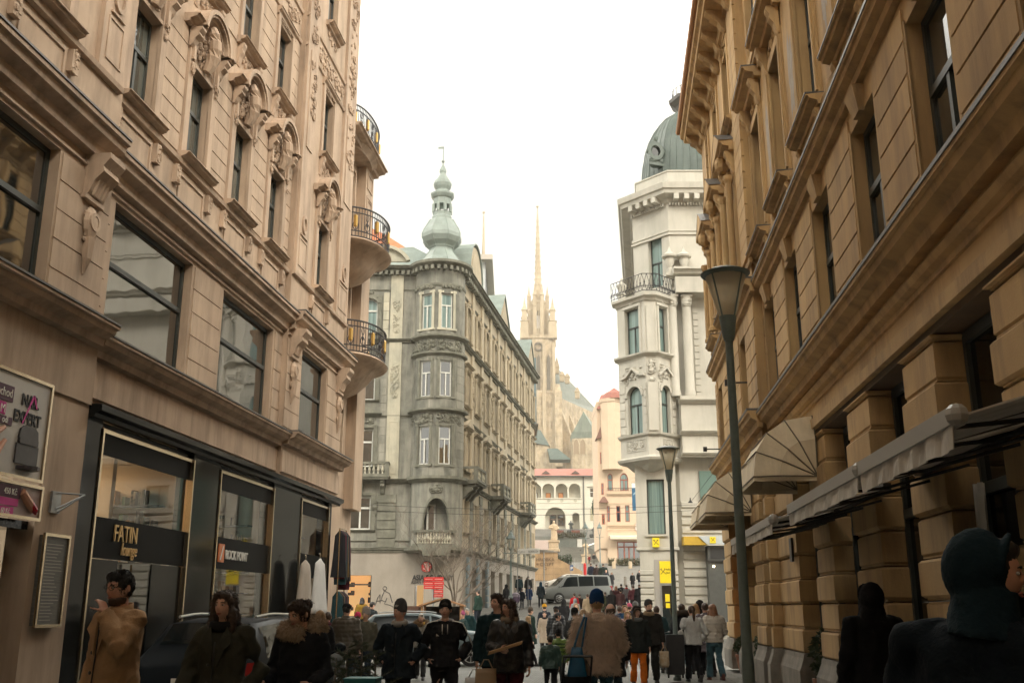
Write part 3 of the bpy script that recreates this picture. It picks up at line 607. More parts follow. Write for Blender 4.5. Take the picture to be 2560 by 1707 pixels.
person('balding man in a long black coat half hidden behind the fluffy fur coat', 1528, 16.2, top=1508, rot=2, coat=BLACKC, hem=.62, legs=(.04,.10,.14), legs_kind='denim', shoes=(.05,.02,.01), hair='brown', style='bald', stride=.4, L=1)
c = AT(1442, 13.6, py=1690); s = empty('pushchair', c, 'dark pushchair in front of the woman in the fluffy coat', 'pushchair'); Tc = lambda u, w_, v: wd(AX(1442,13.6,1690)+u, 13.6+w_, c.z+v)
for u_ in (-.22,.22):
    for w_, r_ in ((0.,.13),(.75,.10)): b = MB(Tc); b.rings([[(u_+dx, w_+q*math.cos(2*PI*k/18), r_+q*math.sin(2*PI*k/18)) for k in range(18)] for dx, q in ((-.02,r_*.8),(-.02,r_),(.02,r_),(.02,r_*.8))]); o = b.build('wheel', RUBBER, s); b = MB(Tc); [b.tube([(u_,w_,r_),(u_,w_+r_*.85*math.cos(2*PI*k/8),r_+r_*.85*math.sin(2*PI*k/8))], .006, 4) for k in range(8)]; b.build('spokes', GREYSTEEL, o)
b = MB(Tc)
for u_ in (-.2,.2): b.tube([(u_,0,.13),(u_*.9,.35,.5),(u_*.9,-.3,1.02)], .014, 6); b.tube([(u_,.75,.1),(u_*.9,.35,.5),(u_*.9,.1,.75)], .014, 6)
b.tube([(-.18,-.3,1.02),(.18,-.3,1.02)], .018, 6); b.build('frame', BLACK, s); b = MB(Tc); b.rings([[(q*math.cos(t), .3+.3*math.sin(t), z) for t in [2*PI*k/12 for k in range(12)]] for q, z in ((.16,.4),(.2,.55),(.2,.75))]); b.build('seat', cloth('pram_black', (.015,.015,.017)), s); b = MB(Tc); b.rings([[(.2*math.cos(PI*k/8), .1+.12*j, .75+.28*math.sin(PI*k/8)) for k in range(9)] for j in range(4)], cap=False, close=False); b.build('canopy', MATS['cloth_pram_black'], s)
person('small child in a mottled dark green jacket and grey knit hat, seen from behind', 1375, 20.6, top=1591, rot=4, coat=(.025,.065,.055), coat_kind='puffer', hem=.80, legs=(.014,.016,.02), hair='brown', hat='beanie', hatc=(.075,.08,.075), stride=.3, L=1, wide=1.25, group=None)
o = person('child in a lime striped jacket and black hat beside the smaller child in dark green', 1396, 21.8, top=1575, rot=6, coat=(.13,.22,.035), coat_kind='puffer', hem=.82, legs=(.02,.02,.025), hair='black', hat='beanie', hatc=(.012,.012,.014), stride=.3, L=1, wide=1.22)
o, W, J, base, raw, TB = o; b = MB(TB); [b.rings([[(.217*math.cos(t), .165*math.sin(t)-.003, z+dz) for t in [2*PI*k/24 for k in range(25)]] for dz in (0,.035)], cap=False, close=False) for z in (1.0,1.12,1.24,1.34)]; raw('jacket_stripe', b, cloth('dark_stripe', (.02,.05,.03)))
person('woman in a wide black hat, grey scarf and bright orange trousers facing the viewpoint', 1594, 23.4, top=1517, rot=185, coat=(.014,.018,.017), hem=.74, legs=(.62,.15,.012), shoes=(.014,.014,.014), hair='brown', style='long', hat='brim', hatc=(.012,.012,.012), stride=.15, armL='carry', armR='pocket', L=1, scarf=(.15,.165,.17), wide=1.15, head=(12,0))
o, W, J, *_ = person('bearded man in a dark shearling jacket and grey beanie beside the orange trousers', 1624, 24.4, top=1502, rot=184, coat=(.022,.020,.017), hem=.80, legs=(.018,.02,.018), hair='brown', hat='beanie', hatc=(.075,.075,.075), armL='carry', armR='hang', stride=.25, L=1, beard='brown', wide=1.25, scarf=(.30,.22,.13), head=(15,0))
hang_bag('plastic_bag', 'clear plastic bag of bread rolls carried by the bearded man', 'bag', W((-.30,.08,.80)), .24, .36, .14, mat('clear_bag', (.42,.36,.27), (.30,.19,.09), scale=9, rough=.25), 6)
person('woman with a dark ponytail in a white jacket and black trousers, walking away', 1732, 24.8, top=1514, rot=8, coat=(.50,.51,.50), coat_kind='plain', hem=.86, legs=(.012,.012,.014), hair='brown', style='pony', armL='pocket', armR='pocket', stride=.3, L=1, wide=1.12, group='walkers by the ochre wall')
person('woman with long reddish hair in a cream padded jacket and pale blue jeans', 1786, 25.4, top=1510, rot=10, coat=(.52,.47,.40), coat_kind='puffer', hem=.88, legs=(.06,.14,.175), legs_kind='denim', shoes=(.10,.03,.02), hair='red', style='long', armL='pocket', armR='hold', stride=.35, L=1, wide=1.1, group='walkers by the ochre wall')
person('woman with tied brown hair in a dull mauve padded coat beside the cream jacket', 1766, 27.0, top=1507, rot=6, coat=(.10,.075,.085), coat_kind='puffer', hem=.6, legs=(.014,.014,.016), hair='brown', style='bun', stride=.4, L=1, group='walkers by the ochre wall')
person('person with long blond hair just behind the white jacket, mostly hidden', 1742, 28.2, top=1509, rot=4, coat=(.05,.05,.055), hem=.8, hair='blond', style='long', stride=.3, L=1, group='walkers by the ochre wall')
person('person in a black hood rising above the walkers by the ochre wall', 1753, 30.0, top=1502, rot=3, coat=BLACKC, hem=.8, hair='black', hat='hoodup', hatc=(.012,.012,.013), stride=.3, L=1, group='walkers by the ochre wall')
person('person in a furry hooded dark coat and light jeans left of the white jacket', 1707, 26.6, top=1509, rot=5, coat=(.018,.020,.026), hem=.72, legs=(.09,.19,.23), legs_kind='denim', hair='brown', style='short', stride=.3, L=1, fur=True, furc=mat('brown_fur', (.07,.05,.035), (.05,.035,.025), scale=14, rough=.95), group='walkers by the ochre wall')
person('broad man in black seen from behind, close to the ochre piers', 2185, 10.2, top=1465, rot=10, coat=(.010,.010,.011), hem=.72, legs=(.016,.016,.015), hair='black', hat='hoodup', hatc=(.010,.010,.011), stride=.4, armL='hang', armR='hang', L=2, wide=1.38)
person('hooded man very close on the right in a dark jacket, face in profile, hand raised', 2474, 3.75, top=1349, rot=-38, coat=(.008,.014,.020), hem=.70, legs=(.014,.014,.016), hair='black', style='short', hat='hoodup', hatc=(.008,.022,.030), armL=((.26,.10,1.15),(.12,.34,1.22)), armR=((.25,.12,1.14),(.14,.33,1.10)), stride=.2, head=(-76,-6), L=2, wide=1.6, lean=.05, skin=SKIN2)
# middle distance
M_ = [  # label, px, d, top, rot, kwargs
('woman in a belted beige coat walking towards the viewpoint', 1361, 44, 1528, 178, dict(coat=(.42,.34,.26), hem=.42, hair='brown', style='bun', scarf=(.015,.015,.016), stride=.3)),
('woman with long fair hair in a short black dress coat striding to the right', 1320, 33.5, 1539, -70, dict(coat=BLACKC, hem=.62, legs=(.012,.012,.013), legs_kind='slim', hair='blond', style='long', stride=.75)),
('person in a dark green coat and knit cap holding something red', 1326, 38, 1519, -60, dict(coat=(.02,.042,.035), hem=.55, hair='brown', hat='beanie', hatc=(.12,.10,.08), stride=.3)),
('person in a mustard yellow beanie and navy jacket facing away', 1361, 46, 1511, 10, dict(coat=NAVY, hem=.82, hat='beanie', hatc=(.55,.28,.02), stride=.2)),
('man in a black cap and dark puffer jacket beside the black haired boy', 1390, 34, 1516, -20, dict(coat=(.016,.02,.026), coat_kind='puffer', hem=.8, hair='brown', hat='cap', hatc=(.012,.012,.014), stride=.3)),
('person with black hair in a glossy black puffer, turned in profile', 1394, 30, 1531, -75, dict(coat=(.012,.013,.015), coat_kind='puffer', hem=.8, hair='black', stride=.2)),
('hooded figure in plain black before the front wheel of the van', 1409, 52, 1498, 5, dict(coat=BLACKC, hem=.6, hat='hoodup', hatc=(.012,.012,.013), stride=.2)),
('woman in a dark knit hat and grey coat, left of the fluffy coat', 1436, 25, 1522, -40, dict(coat=(.05,.055,.06), hem=.55, hair='black', hat='beanie', hatc=(.012,.012,.012), stride=.3)),
('person with fair tousled hair directly behind the blue beanie woman', 1457, 27, 1522, 0, dict(coat=(.06,.05,.04), hair='blond', style='bob', stride=.2)),
('small fair haired girl in grey looking back, ahead of the blue beanie', 1440, 47, 1507, 180, dict(coat=(.22,.24,.25), hair='blond', style='long', hood=True)),
('person in a pale grey hooded jacket walking up to the van', 1438, 57, 1496, 0, dict(coat=(.24,.26,.27), hat='hoodup', hatc=(.24,.26,.27))),
('person in a bright red coat standing before the van', 1436, 61, 1482, 10, dict(coat=(.42,.012,.014), hair='brown', hem=.7)),
('person in dark clothes right next to the bright red coat', 1449, 61.5, 1484, 5, dict(coat=(.03,.02,.018), hair='brown')),
('person in a beige jacket with a brown shoulder bag in front of the van', 1469, 59, 1484, 0, dict(coat=(.33,.25,.16), hair='brown', hem=.7)),
('person in a white cap behind the beige jacket', 1483, 64, 1475, 0, dict(coat=(.06,.05,.05), hat='beanie', hatc=(.6,.6,.6))),
('person in an olive green hooded coat at the rear of the van', 1504, 62, 1477, 0, dict(coat=(.06,.062,.035), hat='hoodup', hatc=(.06,.062,.035), hem=.6)),
('person in black next to the olive hooded coat', 1513, 63, 1479, 0, dict(coat=BLACKC, hair='brown')),
('tall dark haired person in a black coat behind the van', 1529, 63, 1474, 4, dict(coat=(.016,.014,.014), hair='black', style='bob', hem=.55)),
('person with maroon dyed hair among the crowd right of the van', 1541, 67, 1464, 0, dict(coat=(.06,.018,.02), hair='red', style='bob')),
('person in a patterned dark rucksack jacket in front of the crowd', 1552, 63, 1472, 0, dict(coat=(.07,.03,.03), hair='black', style='bun', hem=.75)),
('black haired person in black farther back in the crowd', 1554, 70, 1459, 2, dict(coat=BLACKC, hair='black')),
('person in grey with a red rucksack strap in the crowd', 1567, 68, 1461, 0, dict(coat=(.11,.10,.10), hair='brown', scarf=(.4,.015,.02))),
('stout person in a maroon coat at the right of the crowd', 1584, 66, 1463, 0, dict(coat=(.09,.022,.028), hair='brown', wide=1.3)),
('tall man in black with a pale hat at the right edge of the crowd', 1600, 64, 1457, 0, dict(coat=BLACKC, hat='beanie', hatc=(.5,.5,.49), hem=.5)),
('child in a blue jacket half hidden behind the black coated bald man', 1548, 36, 1514, 10, dict(coat=(.015,.055,.13), hair='brown', H=1.3)),
('girl in a blue patterned top and dark hat facing the viewpoint', 1561, 37, 1511, 180, dict(coat=(.05,.11,.16), hair='blond', style='long', hat='beanie', hatc=(.02,.02,.025))),
('girl in a pale pink jacket standing behind the orange trousers', 1568, 33, 1527, 170, dict(coat=(.48,.28,.25), coat_kind='puffer', hair='blond', style='long', legs=(.02,.022,.05))),
('person in a bright pink hat among the children near the orange trousers', 1573, 40, 1510, 0, dict(coat=(.04,.04,.06), hat='beanie', hatc=(.50,.09,.16))),
('person in a grey knit hat and dark jacket just behind the wide black hat', 1588, 36, 1506, 4, dict(coat=(.022,.024,.03), hat='beanie', hatc=(.14,.14,.14))),
('woman in a dark teal rucksack jacket behind the bearded man', 1640, 29, 1515, 0, dict(coat=(.02,.05,.055), hair='brown', wide=1.2)),
('person in black by the old iron lantern near the grey flank', 1265, 68, 1461, 40, dict(coat=BLACKC, hat='hoodup', hatc=(.012,.012,.013))),
('person in dark teal walking under the street signs', 1298, 80, 1438, 0, dict(coat=(.016,.035,.04), hair='brown')),
('person in a long black coat next to the dark teal walker', 1321, 80, 1439, 0, dict(coat=BLACKC, hem=.5, hair='brown')),
('child in navy holding on near the pram by the grey flank', 1305, 70, 1471, 0, dict(coat=NAVY, hair='brown')),
('person in a royal blue coat pulling a dark shopping trolley', 1323, 72, 1464, 0, dict(coat=(.018,.045,.12), hem=.6, hair='grey', hat='beanie', hatc=(.2,.2,.22))),
('lone person in a navy jacket and blue hood crossing before the van', 1352, 71, 1455, 6, dict(coat=(.014,.024,.032), hem=.7, hat='hoodup', hatc=(.012,.05,.09), stride=.4)),
('dark figure alone on the steps before the grey doors', 1453, 146, 1377, 0, dict(coat=BLACKC, hem=.55, hair='brown')),
('person in red and black coming down beside the tall lantern', 1475, 133, 1388, 180, dict(coat=(.20,.02,.02), hair='brown')),
('man in a black jacket and grey trousers at the foot of the steps', 1487, 133, 1383, 180, dict(coat=(.018,.018,.02), legs=(.16,.15,.13), hair='brown')),
('person in black and white at the corner of the cream house', 1513, 135, 1386, 90, dict(coat=(.3,.3,.3), hair='black')),
('person in a navy jacket nearest the red post on the slope', 1479, 104, 1407, 0, dict(coat=(.02,.026,.045), hair='brown')),
('woman in a dark brown coat right of the navy jacket on the slope', 1493, 103, 1410, 0, dict(coat=(.035,.02,.02), hem=.5, hair='brown')),
('heavy set person in a dark green coat on the slope', 1510, 101, 1408, 0, dict(coat=(.02,.03,.026), hem=.6, hair='brown', wide=1.4)),
('red faced man in navy lower on the slope', 1517, 97, 1424, 180, dict(coat=(.018,.022,.035), hair='grey', style='bald')),
('woman in a long dark grey coat walking down the sloping square', 1531, 101, 1430, 180, dict(coat=(.03,.03,.035), hem=.4, hair='red', style='bob')),
('man in a long black coat alone before the planters', 1583, 99, 1431, 180, dict(coat=BLACKC, hem=.5, hair='brown')),
('man in a dark jacket partly cut off by the white corner building', 1601, 98, 1424, 180, dict(coat=(.02,.02,.024), hair='brown')),
('person in a green and black jacket waiting by the pale shop wall', 1195, 57, 1474, 60, dict(coat=(.02,.045,.035), hair='black')),
('person with a bright multicoloured hat beside the market stall', 1158, 40, 1530, 120, dict(coat=(.03,.06,.06), hat='pompom', hatc=(.42,.10,.20), wide=1.2)),
('person in a dark teal jacket with a rucksack bending by the stall', 1176, 42, 1520, 150, dict(coat=(.014,.05,.055), hair='grey', lean=.3, wide=1.2)),
('elderly woman with white hair and a brown fur collar beside the SUV', 1054, 26, 1534, 180, dict(coat=(.26,.25,.22), hair='white', style='short', fur=True, furc=mat('tawny_fur', (.22,.14,.07), (.15,.09,.045), scale=14, rough=.95), scarf=(.45,.28,.05))),
('person in a mottled camouflage coat and black cap by the firs', 868, 21, 1510, -20, dict(coat=(.085,.07,.05), coat_kind='puffer', hem=.7, hair='black', hat='cap', hatc=(.012,.012,.014), wide=1.35)),
('person in a bright pink hat behind the camouflage coat', 896, 26, 1533, 0, dict(coat=(.14,.04,.08), hat='beanie', hatc=(.62,.04,.12))),
('older woman in a pale knitted hat and glasses among the market shoppers', 916, 22, 1524, 170, dict(coat=(.10,.095,.07), hair='grey', hat='tall', hatc=(.36,.33,.31), wide=1.2)),
('dark haired man near the lit shop window behind the firs', 931, 40, 1504, -40, dict(coat=(.03,.04,.045), hair='black')),
('person in a mustard jacket before the lit shop window', 905, 52, 1493, 0, dict(coat=(.22,.13,.02), hair='black', style='bob')),
('person with a pale blond bob at the edge of the clothes rack', 803, 17.5, 1526, 20, dict(coat=(.014,.014,.016), hair='blond', style='bob', hem=.6)),
('person in a maroon coat squeezed between the clothes rack and the firs', 822, 22, 1530, 0, dict(coat=(.075,.012,.025), hair='brown', hem=.6)),
]
for lab, px, d, top, rot, k in M_:
    kw = dict(k); H_ = kw.pop('H', None)
    if d < 40: kw.setdefault('L', 1)
    else: kw.setdefault('L', 0)
    kw.setdefault('stride', .25); kw.setdefault('legs', random.choice([(.014,.014,.017),(.02,.026,.04),(.03,.03,.03),(.03,.05,.08)]))
    person(lab, px, d, top=top, rot=rot, py=1500, **kw)
# small belongings seen among the crowd
c = AT(1289, 69); s = empty('pram', c, 'mauve and white pram by the old iron lantern', 'pram'); Tc = lambda u, w_, v: wd(AX(1289,69)+u, 69+w_, c.z+v)
b = MB(Tc); b.rings([[(q*math.cos(t), .35*math.sin(t), z) for t in [2*PI*k/12 for k in range(12)]] for q, z in ((.24,.5),(.30,.65),(.30,.85))]); b.build('carrycot', cloth('mauve', (.13,.09,.14)), s); b = MB(Tc); b.ball((.0,.12,.9), (.3,.26,.26), 10, 6); b.build('canopy', cloth('pale_mauve', (.32,.28,.33)), s)
for u_ in (-.25,.25):
    for w_ in (-.3,.3): b = MB(Tc); b.rings([[(u_+dx, w_+.14*math.cos(2*PI*k/12), .14+.14*math.sin(2*PI*k/12)) for k in range(12)] for dx in (-.02,.02)]); b.build('wheel', RUBBER, s)
b = MB(Tc); b.tube([(-.25,-.3,.14),(.2,.2,.5)], .02, 5); b.tube([(.25,-.3,.14),(-.2,.2,.5)], .02, 5); b.tube([(-.2,-.2,.7),(-.2,-.5,1.0),(.2,-.5,1.0),(.2,-.2,.7)], .018, 5); b.build('frame', BLACK, s)
# ---------------------------------------------------------------- facade helpers
def window(parent, T, u0, u1, v0, v1, w, mf, mp, trans=.6, mull=True, fr=.07, arch=0., name='window', lower_bars=0):
    """casement: frame (bars) with its pane as a sub-part; w is the depth of the frame's face"""
    b = MB(T); d = .06
    b.box(u0, u0+fr, w-d, w, v0, v1); b.box(u1-fr, u1, w-d, w, v0, v1)
    b.box(u0+fr, u1-fr, w-d, w, v0, v0+fr)
    if arch: b.arch((u0+u1)/2, v1-arch, (u1-u0)/2-fr, (u1-u0)/2, w-d, w, n=12, ell=arch/((u1-u0)/2))
    else: b.box(u0+fr, u1-fr, w-d, w, v1-fr, v1)
    vt = None
    if trans:
        vt = v0+(v1-v0)*trans
        b.box(u0+fr, u1-fr, w-d, w+.025, vt-fr*.6, vt+fr*.6)
    if mull:
        b.box((u0+u1)/2-fr*.55, (u0+u1)/2+fr*.55, w-d, w+.012, v0+fr, (vt-fr*.6) if vt else v1-fr)
    f = b.build(name, mf, parent)
    p = MB(T)
    if arch:
        pts = [(u0+fr*.5, v0+fr*.5), (u1-fr*.5, v0+fr*.5)]
        uc, rr, rz = (u0+u1)/2, (u1-u0)/2-fr*.5, arch-fr*.5
        pts += [(uc+rr*math.cos(PI*i/10), v1-arch+rz*math.sin(PI*i/10)) for i in range(11)]
        p.poly([(u, w-d*.6, v) for u, v in pts])
    else:
        p.box(u0+fr*.5, u1-fr*.5, w-d*.75, w-d*.5, v0+fr*.5, v1-fr*.5)
    p.build('pane', mp, f)
    return f
def rust(b, u0, u1, v0, v1, n, gap=.03, t=.022, w=0.):
    h = (v1-v0)/n
    for i in range(n): b.box(u0, u1, w-.01, w+t, v0+i*h+gap/2, v0+(i+1)*h-gap/2)
def frame_rect(b, u0, u1, v0, v1, w, t=.05, d=.03):
    b.box(u0, u1, w-.01, w+d, v0, v0+t); b.box(u0, u1, w-.01, w+d, v1-t, v1); b.box(u0, u0+t, w-.01, w+d, v0+t, v1-t); b.box(u1-t, u1, w-.01, w+d, v0+t, v1-t)
def relief(b, u0, u1, v0, v1, w, n, r=.05, seed=1, d=.6):
    """carved ornament: leaf-like lumps and curled stems in low relief"""
    rd = random.Random(seed)
    for i in range(n):
        u = rd.uniform(u0+r, u1-r); v = rd.uniform(v0+r, v1-r); q = r*rd.uniform(.5, 1.15)
        b.ball((u, w, v), (q*rd.uniform(.6,1.2), q*d, q*rd.uniform(.6,1.3)), 6, 4)
        if i % 3 == 0:
            t0 = rd.uniform(0, 6.28); s = rd.choice((-1,1)); pts = []
            for k in range(8):
                t = t0+s*k*.75; q2 = r*(2.2-.22*k)
                pts.append((min(max(u+q2*math.cos(t),u0),u1), w+.012, min(max(v+q2*math.sin(t),v0),v1)))
            b.tube(pts, r*.26, 4)
CORN = lambda v, w0, h, p: [(w0,v-h), (w0+p*.35,v-h*.95), (w0+p*.4,v-h*.62), (w0+p*.8,v-h*.45), (w0+p*.86,v-h*.22), (w0+p,v-h*.18), (w0+p,v-.02), (w0,v)]
def console(b, u, v, w, h, wd_, p):
    """scrolled bracket: top at v, hangs down h, projects p"""
    pts = [(w,v),(w+p,v),(w+p,v-h*.12),(w+p*.75,v-h*.3),(w+p*.8,v-h*.42),(w+p*.45,v-h*.62),(w+p*.3,v-h*.85),(w+p*.12,v-h),(w,v-h)]
    b.prism(pts, u-wd_/2, u+wd_/2, 'x') if False else None
    A = [(u-wd_/2, a, c) for a, c in pts]; B = [(u+wd_/2, a, c) for a, c in pts]
    b.rings([A, B])
def balusters(b, u0, u1, v0, v1, w, n, r=.06):
    for i in range(n):
        u = u0+(u1-u0)*(i+.5)/n; h = v1-v0
        b.lathe((u, w, v0), [(r*.8,0),(r*.8,h*.08),(r*.45,h*.16),(r*1.05,h*.4),(r*.5,h*.72),(r*.45,h*.85),(r*.8,h*.92),(r*.8,h)], 8)

# ---------------------------------------------------------------- pink building on the left
XL = -8.5
TL = lambda u, w, v: (XL+w, u, v)
LB = empty('plaster_building', (XL, 12, 0), 'tall pink plastered apartment building with arched window hoods and black shopfronts', 'building')
ctr = [17.7+2.42*k+.5 for k in range(-9, 3)]
ctr = [c for c in ctr if 15 < c < 24.4]
WC = [15.74, 18.2, 20.62, 23.05]               # window axes of the middle part
mid = (14.9, 24.3)
near_c = 12.45; far_c = 26.75
back = [8.2, 5.78, 3.36, .94, -1.5, -4, -6.4, -8.8]
hw = .5
holes_mid, holes_near, holes_far = [], [], []
FL = [(10.45,12.5), (14.62,16.65), (18.95,21.2)]
for c in WC:
    for a, b_ in FL: holes_mid.append((c-hw, c+hw, a, b_))
for a, b_ in FL: holes_near.append((near_c-hw, near_c+hw, a, b_)); holes_far.append((far_c-hw, far_c+hw, a, b_))
MZ = [(15.35,18.62), (20.3,23.62)]
for a, b_ in MZ: holes_mid.append((a, b_, 6.12, 8.45))
holes_near.append((10.2, 13.3, 6.12, 8.45)); holes_far.append((25.55, 27.95, 6.12, 8.45))
w = MB(TL)
w.wall(14.9, 24.3, 4.78, 23.2, holes_mid, .24)
w.T = lambda u, w_, v: (XL+.15+w_, u, v)
w.wall(24.3, 29.6, 4.78, 23.2, holes_far, .24); w.wall(9.4, 14.9, 4.78, 23.2, holes_near, .24)
for a, b_ in ((9.4,14.9),(24.3,29.6)):
    for u in (a, b_): w.poly([(u,-.15,4.78),(u,0,4.78),(u,0,23.2),(u,-.15,23.2)])
w.T = TL
bh = [(c-hw, c+hw, a, b_) for c in back for a, b_ in FL]
w.wall(-12, 9.4, 0, 23.2, bh, .24)
w.T = None
w.box(XL-12, XL-.6, -12, 29.3, 23.19, 23.4)
w.poly([(XL-12,29.6,0),(XL,29.6,0),(XL,29.6,23.2),(XL-12,29.6,23.2)]); w.poly([(XL-12,-12,0),(XL,-12,0),(XL,-12,23.2),(XL-12,-12,23.2)])
w.T = TL      # piers of the ground floor
w.box(13.86, 15.0, -.3, .12, 0, 5.4); w.box(9.4, 10.3, -.3, .1, 0, 5.4)
w.box(10.3, 13.86, -.3, .05, 4.95, 5.4)
w.wall(9.4, 15.0, 4.78, 5.8, (), w=.16)
WALL_L = w.build('wall', PINK, LB)
# mouldings: one mesh of running cornices and sills
t = MB(TL)
# ledge between shops and mezzanine
t.mold(-12, 14.9, CORN(6.05, .15, .34, .42)); t.mold(14.9, 24.35, CORN(5.92, 0, .34, .40)); t.mold(24.35, 29.75, CORN(5.98, .15, .34, .42))
t.box(15, 24.3, -.01, .06, 4.95, 5.5); t.box(24.3, 29.6, .14, .2, 4.95, 5.5)
# main cornice over the mezzanine
t.mold(-12, 14.6, CORN(9.2, .15, .50, .42)); t.mold(14.6, 24.35, CORN(9.1, 0, .48, .42)); t.mold(24.35, 29.8, CORN(9.18, .15, .50, .42))
for a, b_, o in ((-12,14.75,.15),(14.9,24.35,0),(24.3,29.62,.15)):
    t.mold(a, b_, [(o,8.5),(o+.05,8.52),(o+.05,8.56),(o,8.58)])
    t.mold(a, b_, [(o,10.18),(o+.09,10.2),(o+.11,10.28),(o,10.3)])          # sill course
    t.mold(a, b_, [(o,17.0),(o+.05,17.02),(o+.07,17.1),(o,17.12)]); t.mold(a, b_, [(o,17.95),(o+.05,17.97),(o+.07,18.06),(o,18.08)])
t.mold(-12, 30.0, CORN(23.2, .1, .9, .95))
t.build('cornice', PINK2, LB)
lead = MB(TL)
for a, b_, o, v, p in ((-12,14.9,.15,6.05,.44),(14.9,24.35,0,5.92,.42),(24.35,29.77,.15,5.98,.44),(-12,14.6,.15,9.2,.44),(14.6,24.35,0,9.1,.44),(24.35,29.82,.15,9.18,.44)):
    lead.box(a, b_, o-.02, o+p, v-.012, v+.02)
lead.build('cornice_flashing', LEAD, LB)
# rusticated courses
r = MB(TL)
xs = [14.95]+[e for c in WC for e in (c-hw-.22, c+hw+.22)]+[24.28]
for i in range(0, len(xs)-1, 2):
    if xs[i+1]-xs[i] > .25:
        rust(r, xs[i]+.04, xs[i+1]-.04, 10.4, 13.2, 7); cut(r, 'rusticated_courses', PINK, LB); rust(r, xs[i]+.04, xs[i+1]-.04, 14.4, 16.95, 6); cut(r, 'rusticated_courses', PINK, LB)
for a, b_ in ((14.62,15.2),(18.72,20.2),(23.72,24.3)): rust(r, a if a > 14.9 else 14.92, b_, 6.0, 8.44, 5, .025); cut(r, 'rusticated_courses', PINK, LB)
r.T = lambda u, w_, v: (XL+.15+w_, u, v)
for a, b_ in ((13.35,14.86),(24.3,25.5),(28.0,29.6)): rust(r, a, b_, 6.1, 8.44, 5, .025); cut(r, 'rusticated_courses', PINK, LB)
# pilasters and carved strips
pl = MB(TL)
for a, b_ in ((13.9,14.7),(24.35,25.3),(28.3,29.55)):
    pl.box(a, b_, .14, .24, 10.3, 22.3); pl.box(a+.22, b_-.22, .23, .27, 14, 17)
    relief(pl, a+.2, b_-.2, 17.2, 21.8, .25, 46, .09, int(a*7), .5); relief(pl, a+.2, b_-.2, 15.0, 16.9, .28, 22, .08, int(a*9), .5)
    frame_rect(pl, a+.14, b_-.14, 10.5, 11.3, .24, .04, .02)
    pl.arch((a+b_)/2, 11.75, .13, .19, .23, .29, 16, 0, 2*PI, 1.45); pl.box(a+.18, b_-.18, .23, .28, 11.38, 11.42)
    cut(pl, 'pilaster', PINK2, LB)
fz = MB(TL)
for a, b_, o in ((15,24.2,0),(25.4,28.2,.15)): relief(fz, a, b_, 17.2, 17.9, o+.01, int((b_-a)*16), .085, 5, .5); cut(fz, 'frieze', PINK2, LB)
def hood(parent, c, o, low=True):
    T = lambda u, w_, v: (XL+o+w_, u, v)
    b = MB(T)
    # moulded surround of the window
    for s in (-1, 1):
        b.box(c+s*(hw+.11)-.11 if s < 0 else c+hw, c-hw if s < 0 else c+hw+.22, -.01, .07, 10.42, 13.1)
        b.box(c+s*(hw+.11)-.05, c+s*(hw+.11)+.05, .06, .13, 12.55, 13.1)
        relief(b, c+s*(hw+.11)-.1, c+s*(hw+.11)+.1, 12.2, 12.7, .1, 7, .05, int(c*10)+s)
        console(b, c+s*.68, 13.22, .05, .42, .2, .26)
        b.mold(c+s*.84-.16, c+s*.84+.16, CORN(13.42, .0, .2, .34))
    b.box(c-hw, c+hw, -.01, .06, 12.5, 12.58)
    b.arch(c, 13.3, .54, .67, .0, .33, 18, ell=.95); b.arch(c, 13.3, .60, .70, .0, .37, 18, ell=.95); b.arch(c, 13.3, .47, .55, .0, .24, 18, ell=.95)
    # shell niche and carved scroll
    b.tube([(c+.02*math.sin(i), .12+.16*math.sin(i*.45), 12.6+.17*i) for i in range(7)], [.10,.13,.15,.14,.13,.12,.09], 8)
    relief(b, c-.42, c+.42, 12.62, 13.5, .04, 34, .075, int(c*31), .9)
    for k in range(5):
        tt = PI*(k+.5)/5; b.tube([(c+.12*math.cos(tt), .03, 13.3+.1*math.sin(tt)), (c+.44*math.cos(tt), .03, 13.3+.4*math.sin(tt))], .045, 5)
    b.build('window_hood', PINK2, parent)
    s = MB(T)
    s.mold(c-.78, c+.78, CORN(10.44, .0, .2, .27)); frame_rect(s, c-.62, c+.62, 9.35, 10.05, 0., .045, .03)
    for q in (-.78, .78): s.box(c+q-.09, c+q+.09, -.01, .1, 9.72, 10.1); relief(s, c+q-.09, c+q+.09, 9.7, 10.12, .09, 8, .05, int(c*13+q*9))
    cut(s, 'window_sill', PINK2, parent)
    s.mold(c-.72, c+.72, CORN(14.58, .0, .18, .25))
    for q in (-.55, .55): console(s, c+q, 14.42, .0, .55, .17, .16)
    relief(s, c-.4, c+.4, 13.98, 14.38, .02, 14, .06, int(c*17), .7)
    cut(s, 'window_sill', PINK2, parent)
    s.box(c-hw-.16, c-hw, -.01, .06, 14.6, 16.8); s.box(c+hw, c+hw+.16, -.01, .06, 14.6, 16.8)
    s.mold(c-.72, c+.72, CORN(16.98, .0, .22, .16)); relief(s, c-.5, c+.5, 16.68, 16.8, .03, 12, .04, int(c*3))
    cut(s, 'window_surround', PINK2, parent)
    s.mold(c-.68, c+.68, CORN(18.95, .0, .18, .25)); relief(s, c-.5, c+.5, 18.4, 18.75, .02, 12, .07, int(c*5), .6)
    s.build('window_sill', PINK2, parent)
for c in WC: hood(LB, c, 0)
hood(LB, far_c, .15); hood(LB, near_c, .15)
for c, o in [(c,0) for c in WC]+[(near_c,.15),(far_c,.15)]+[(c,0) for c in back]:
    T = lambda u, w_, v, o=o: (XL+o+w_, u, v)
    for k, (a, b_) in enumerate(FL): window(LB, T, c-hw, c+hw, a, b_, -.16, FRAME, PANE if k else PANEC, trans=.6)
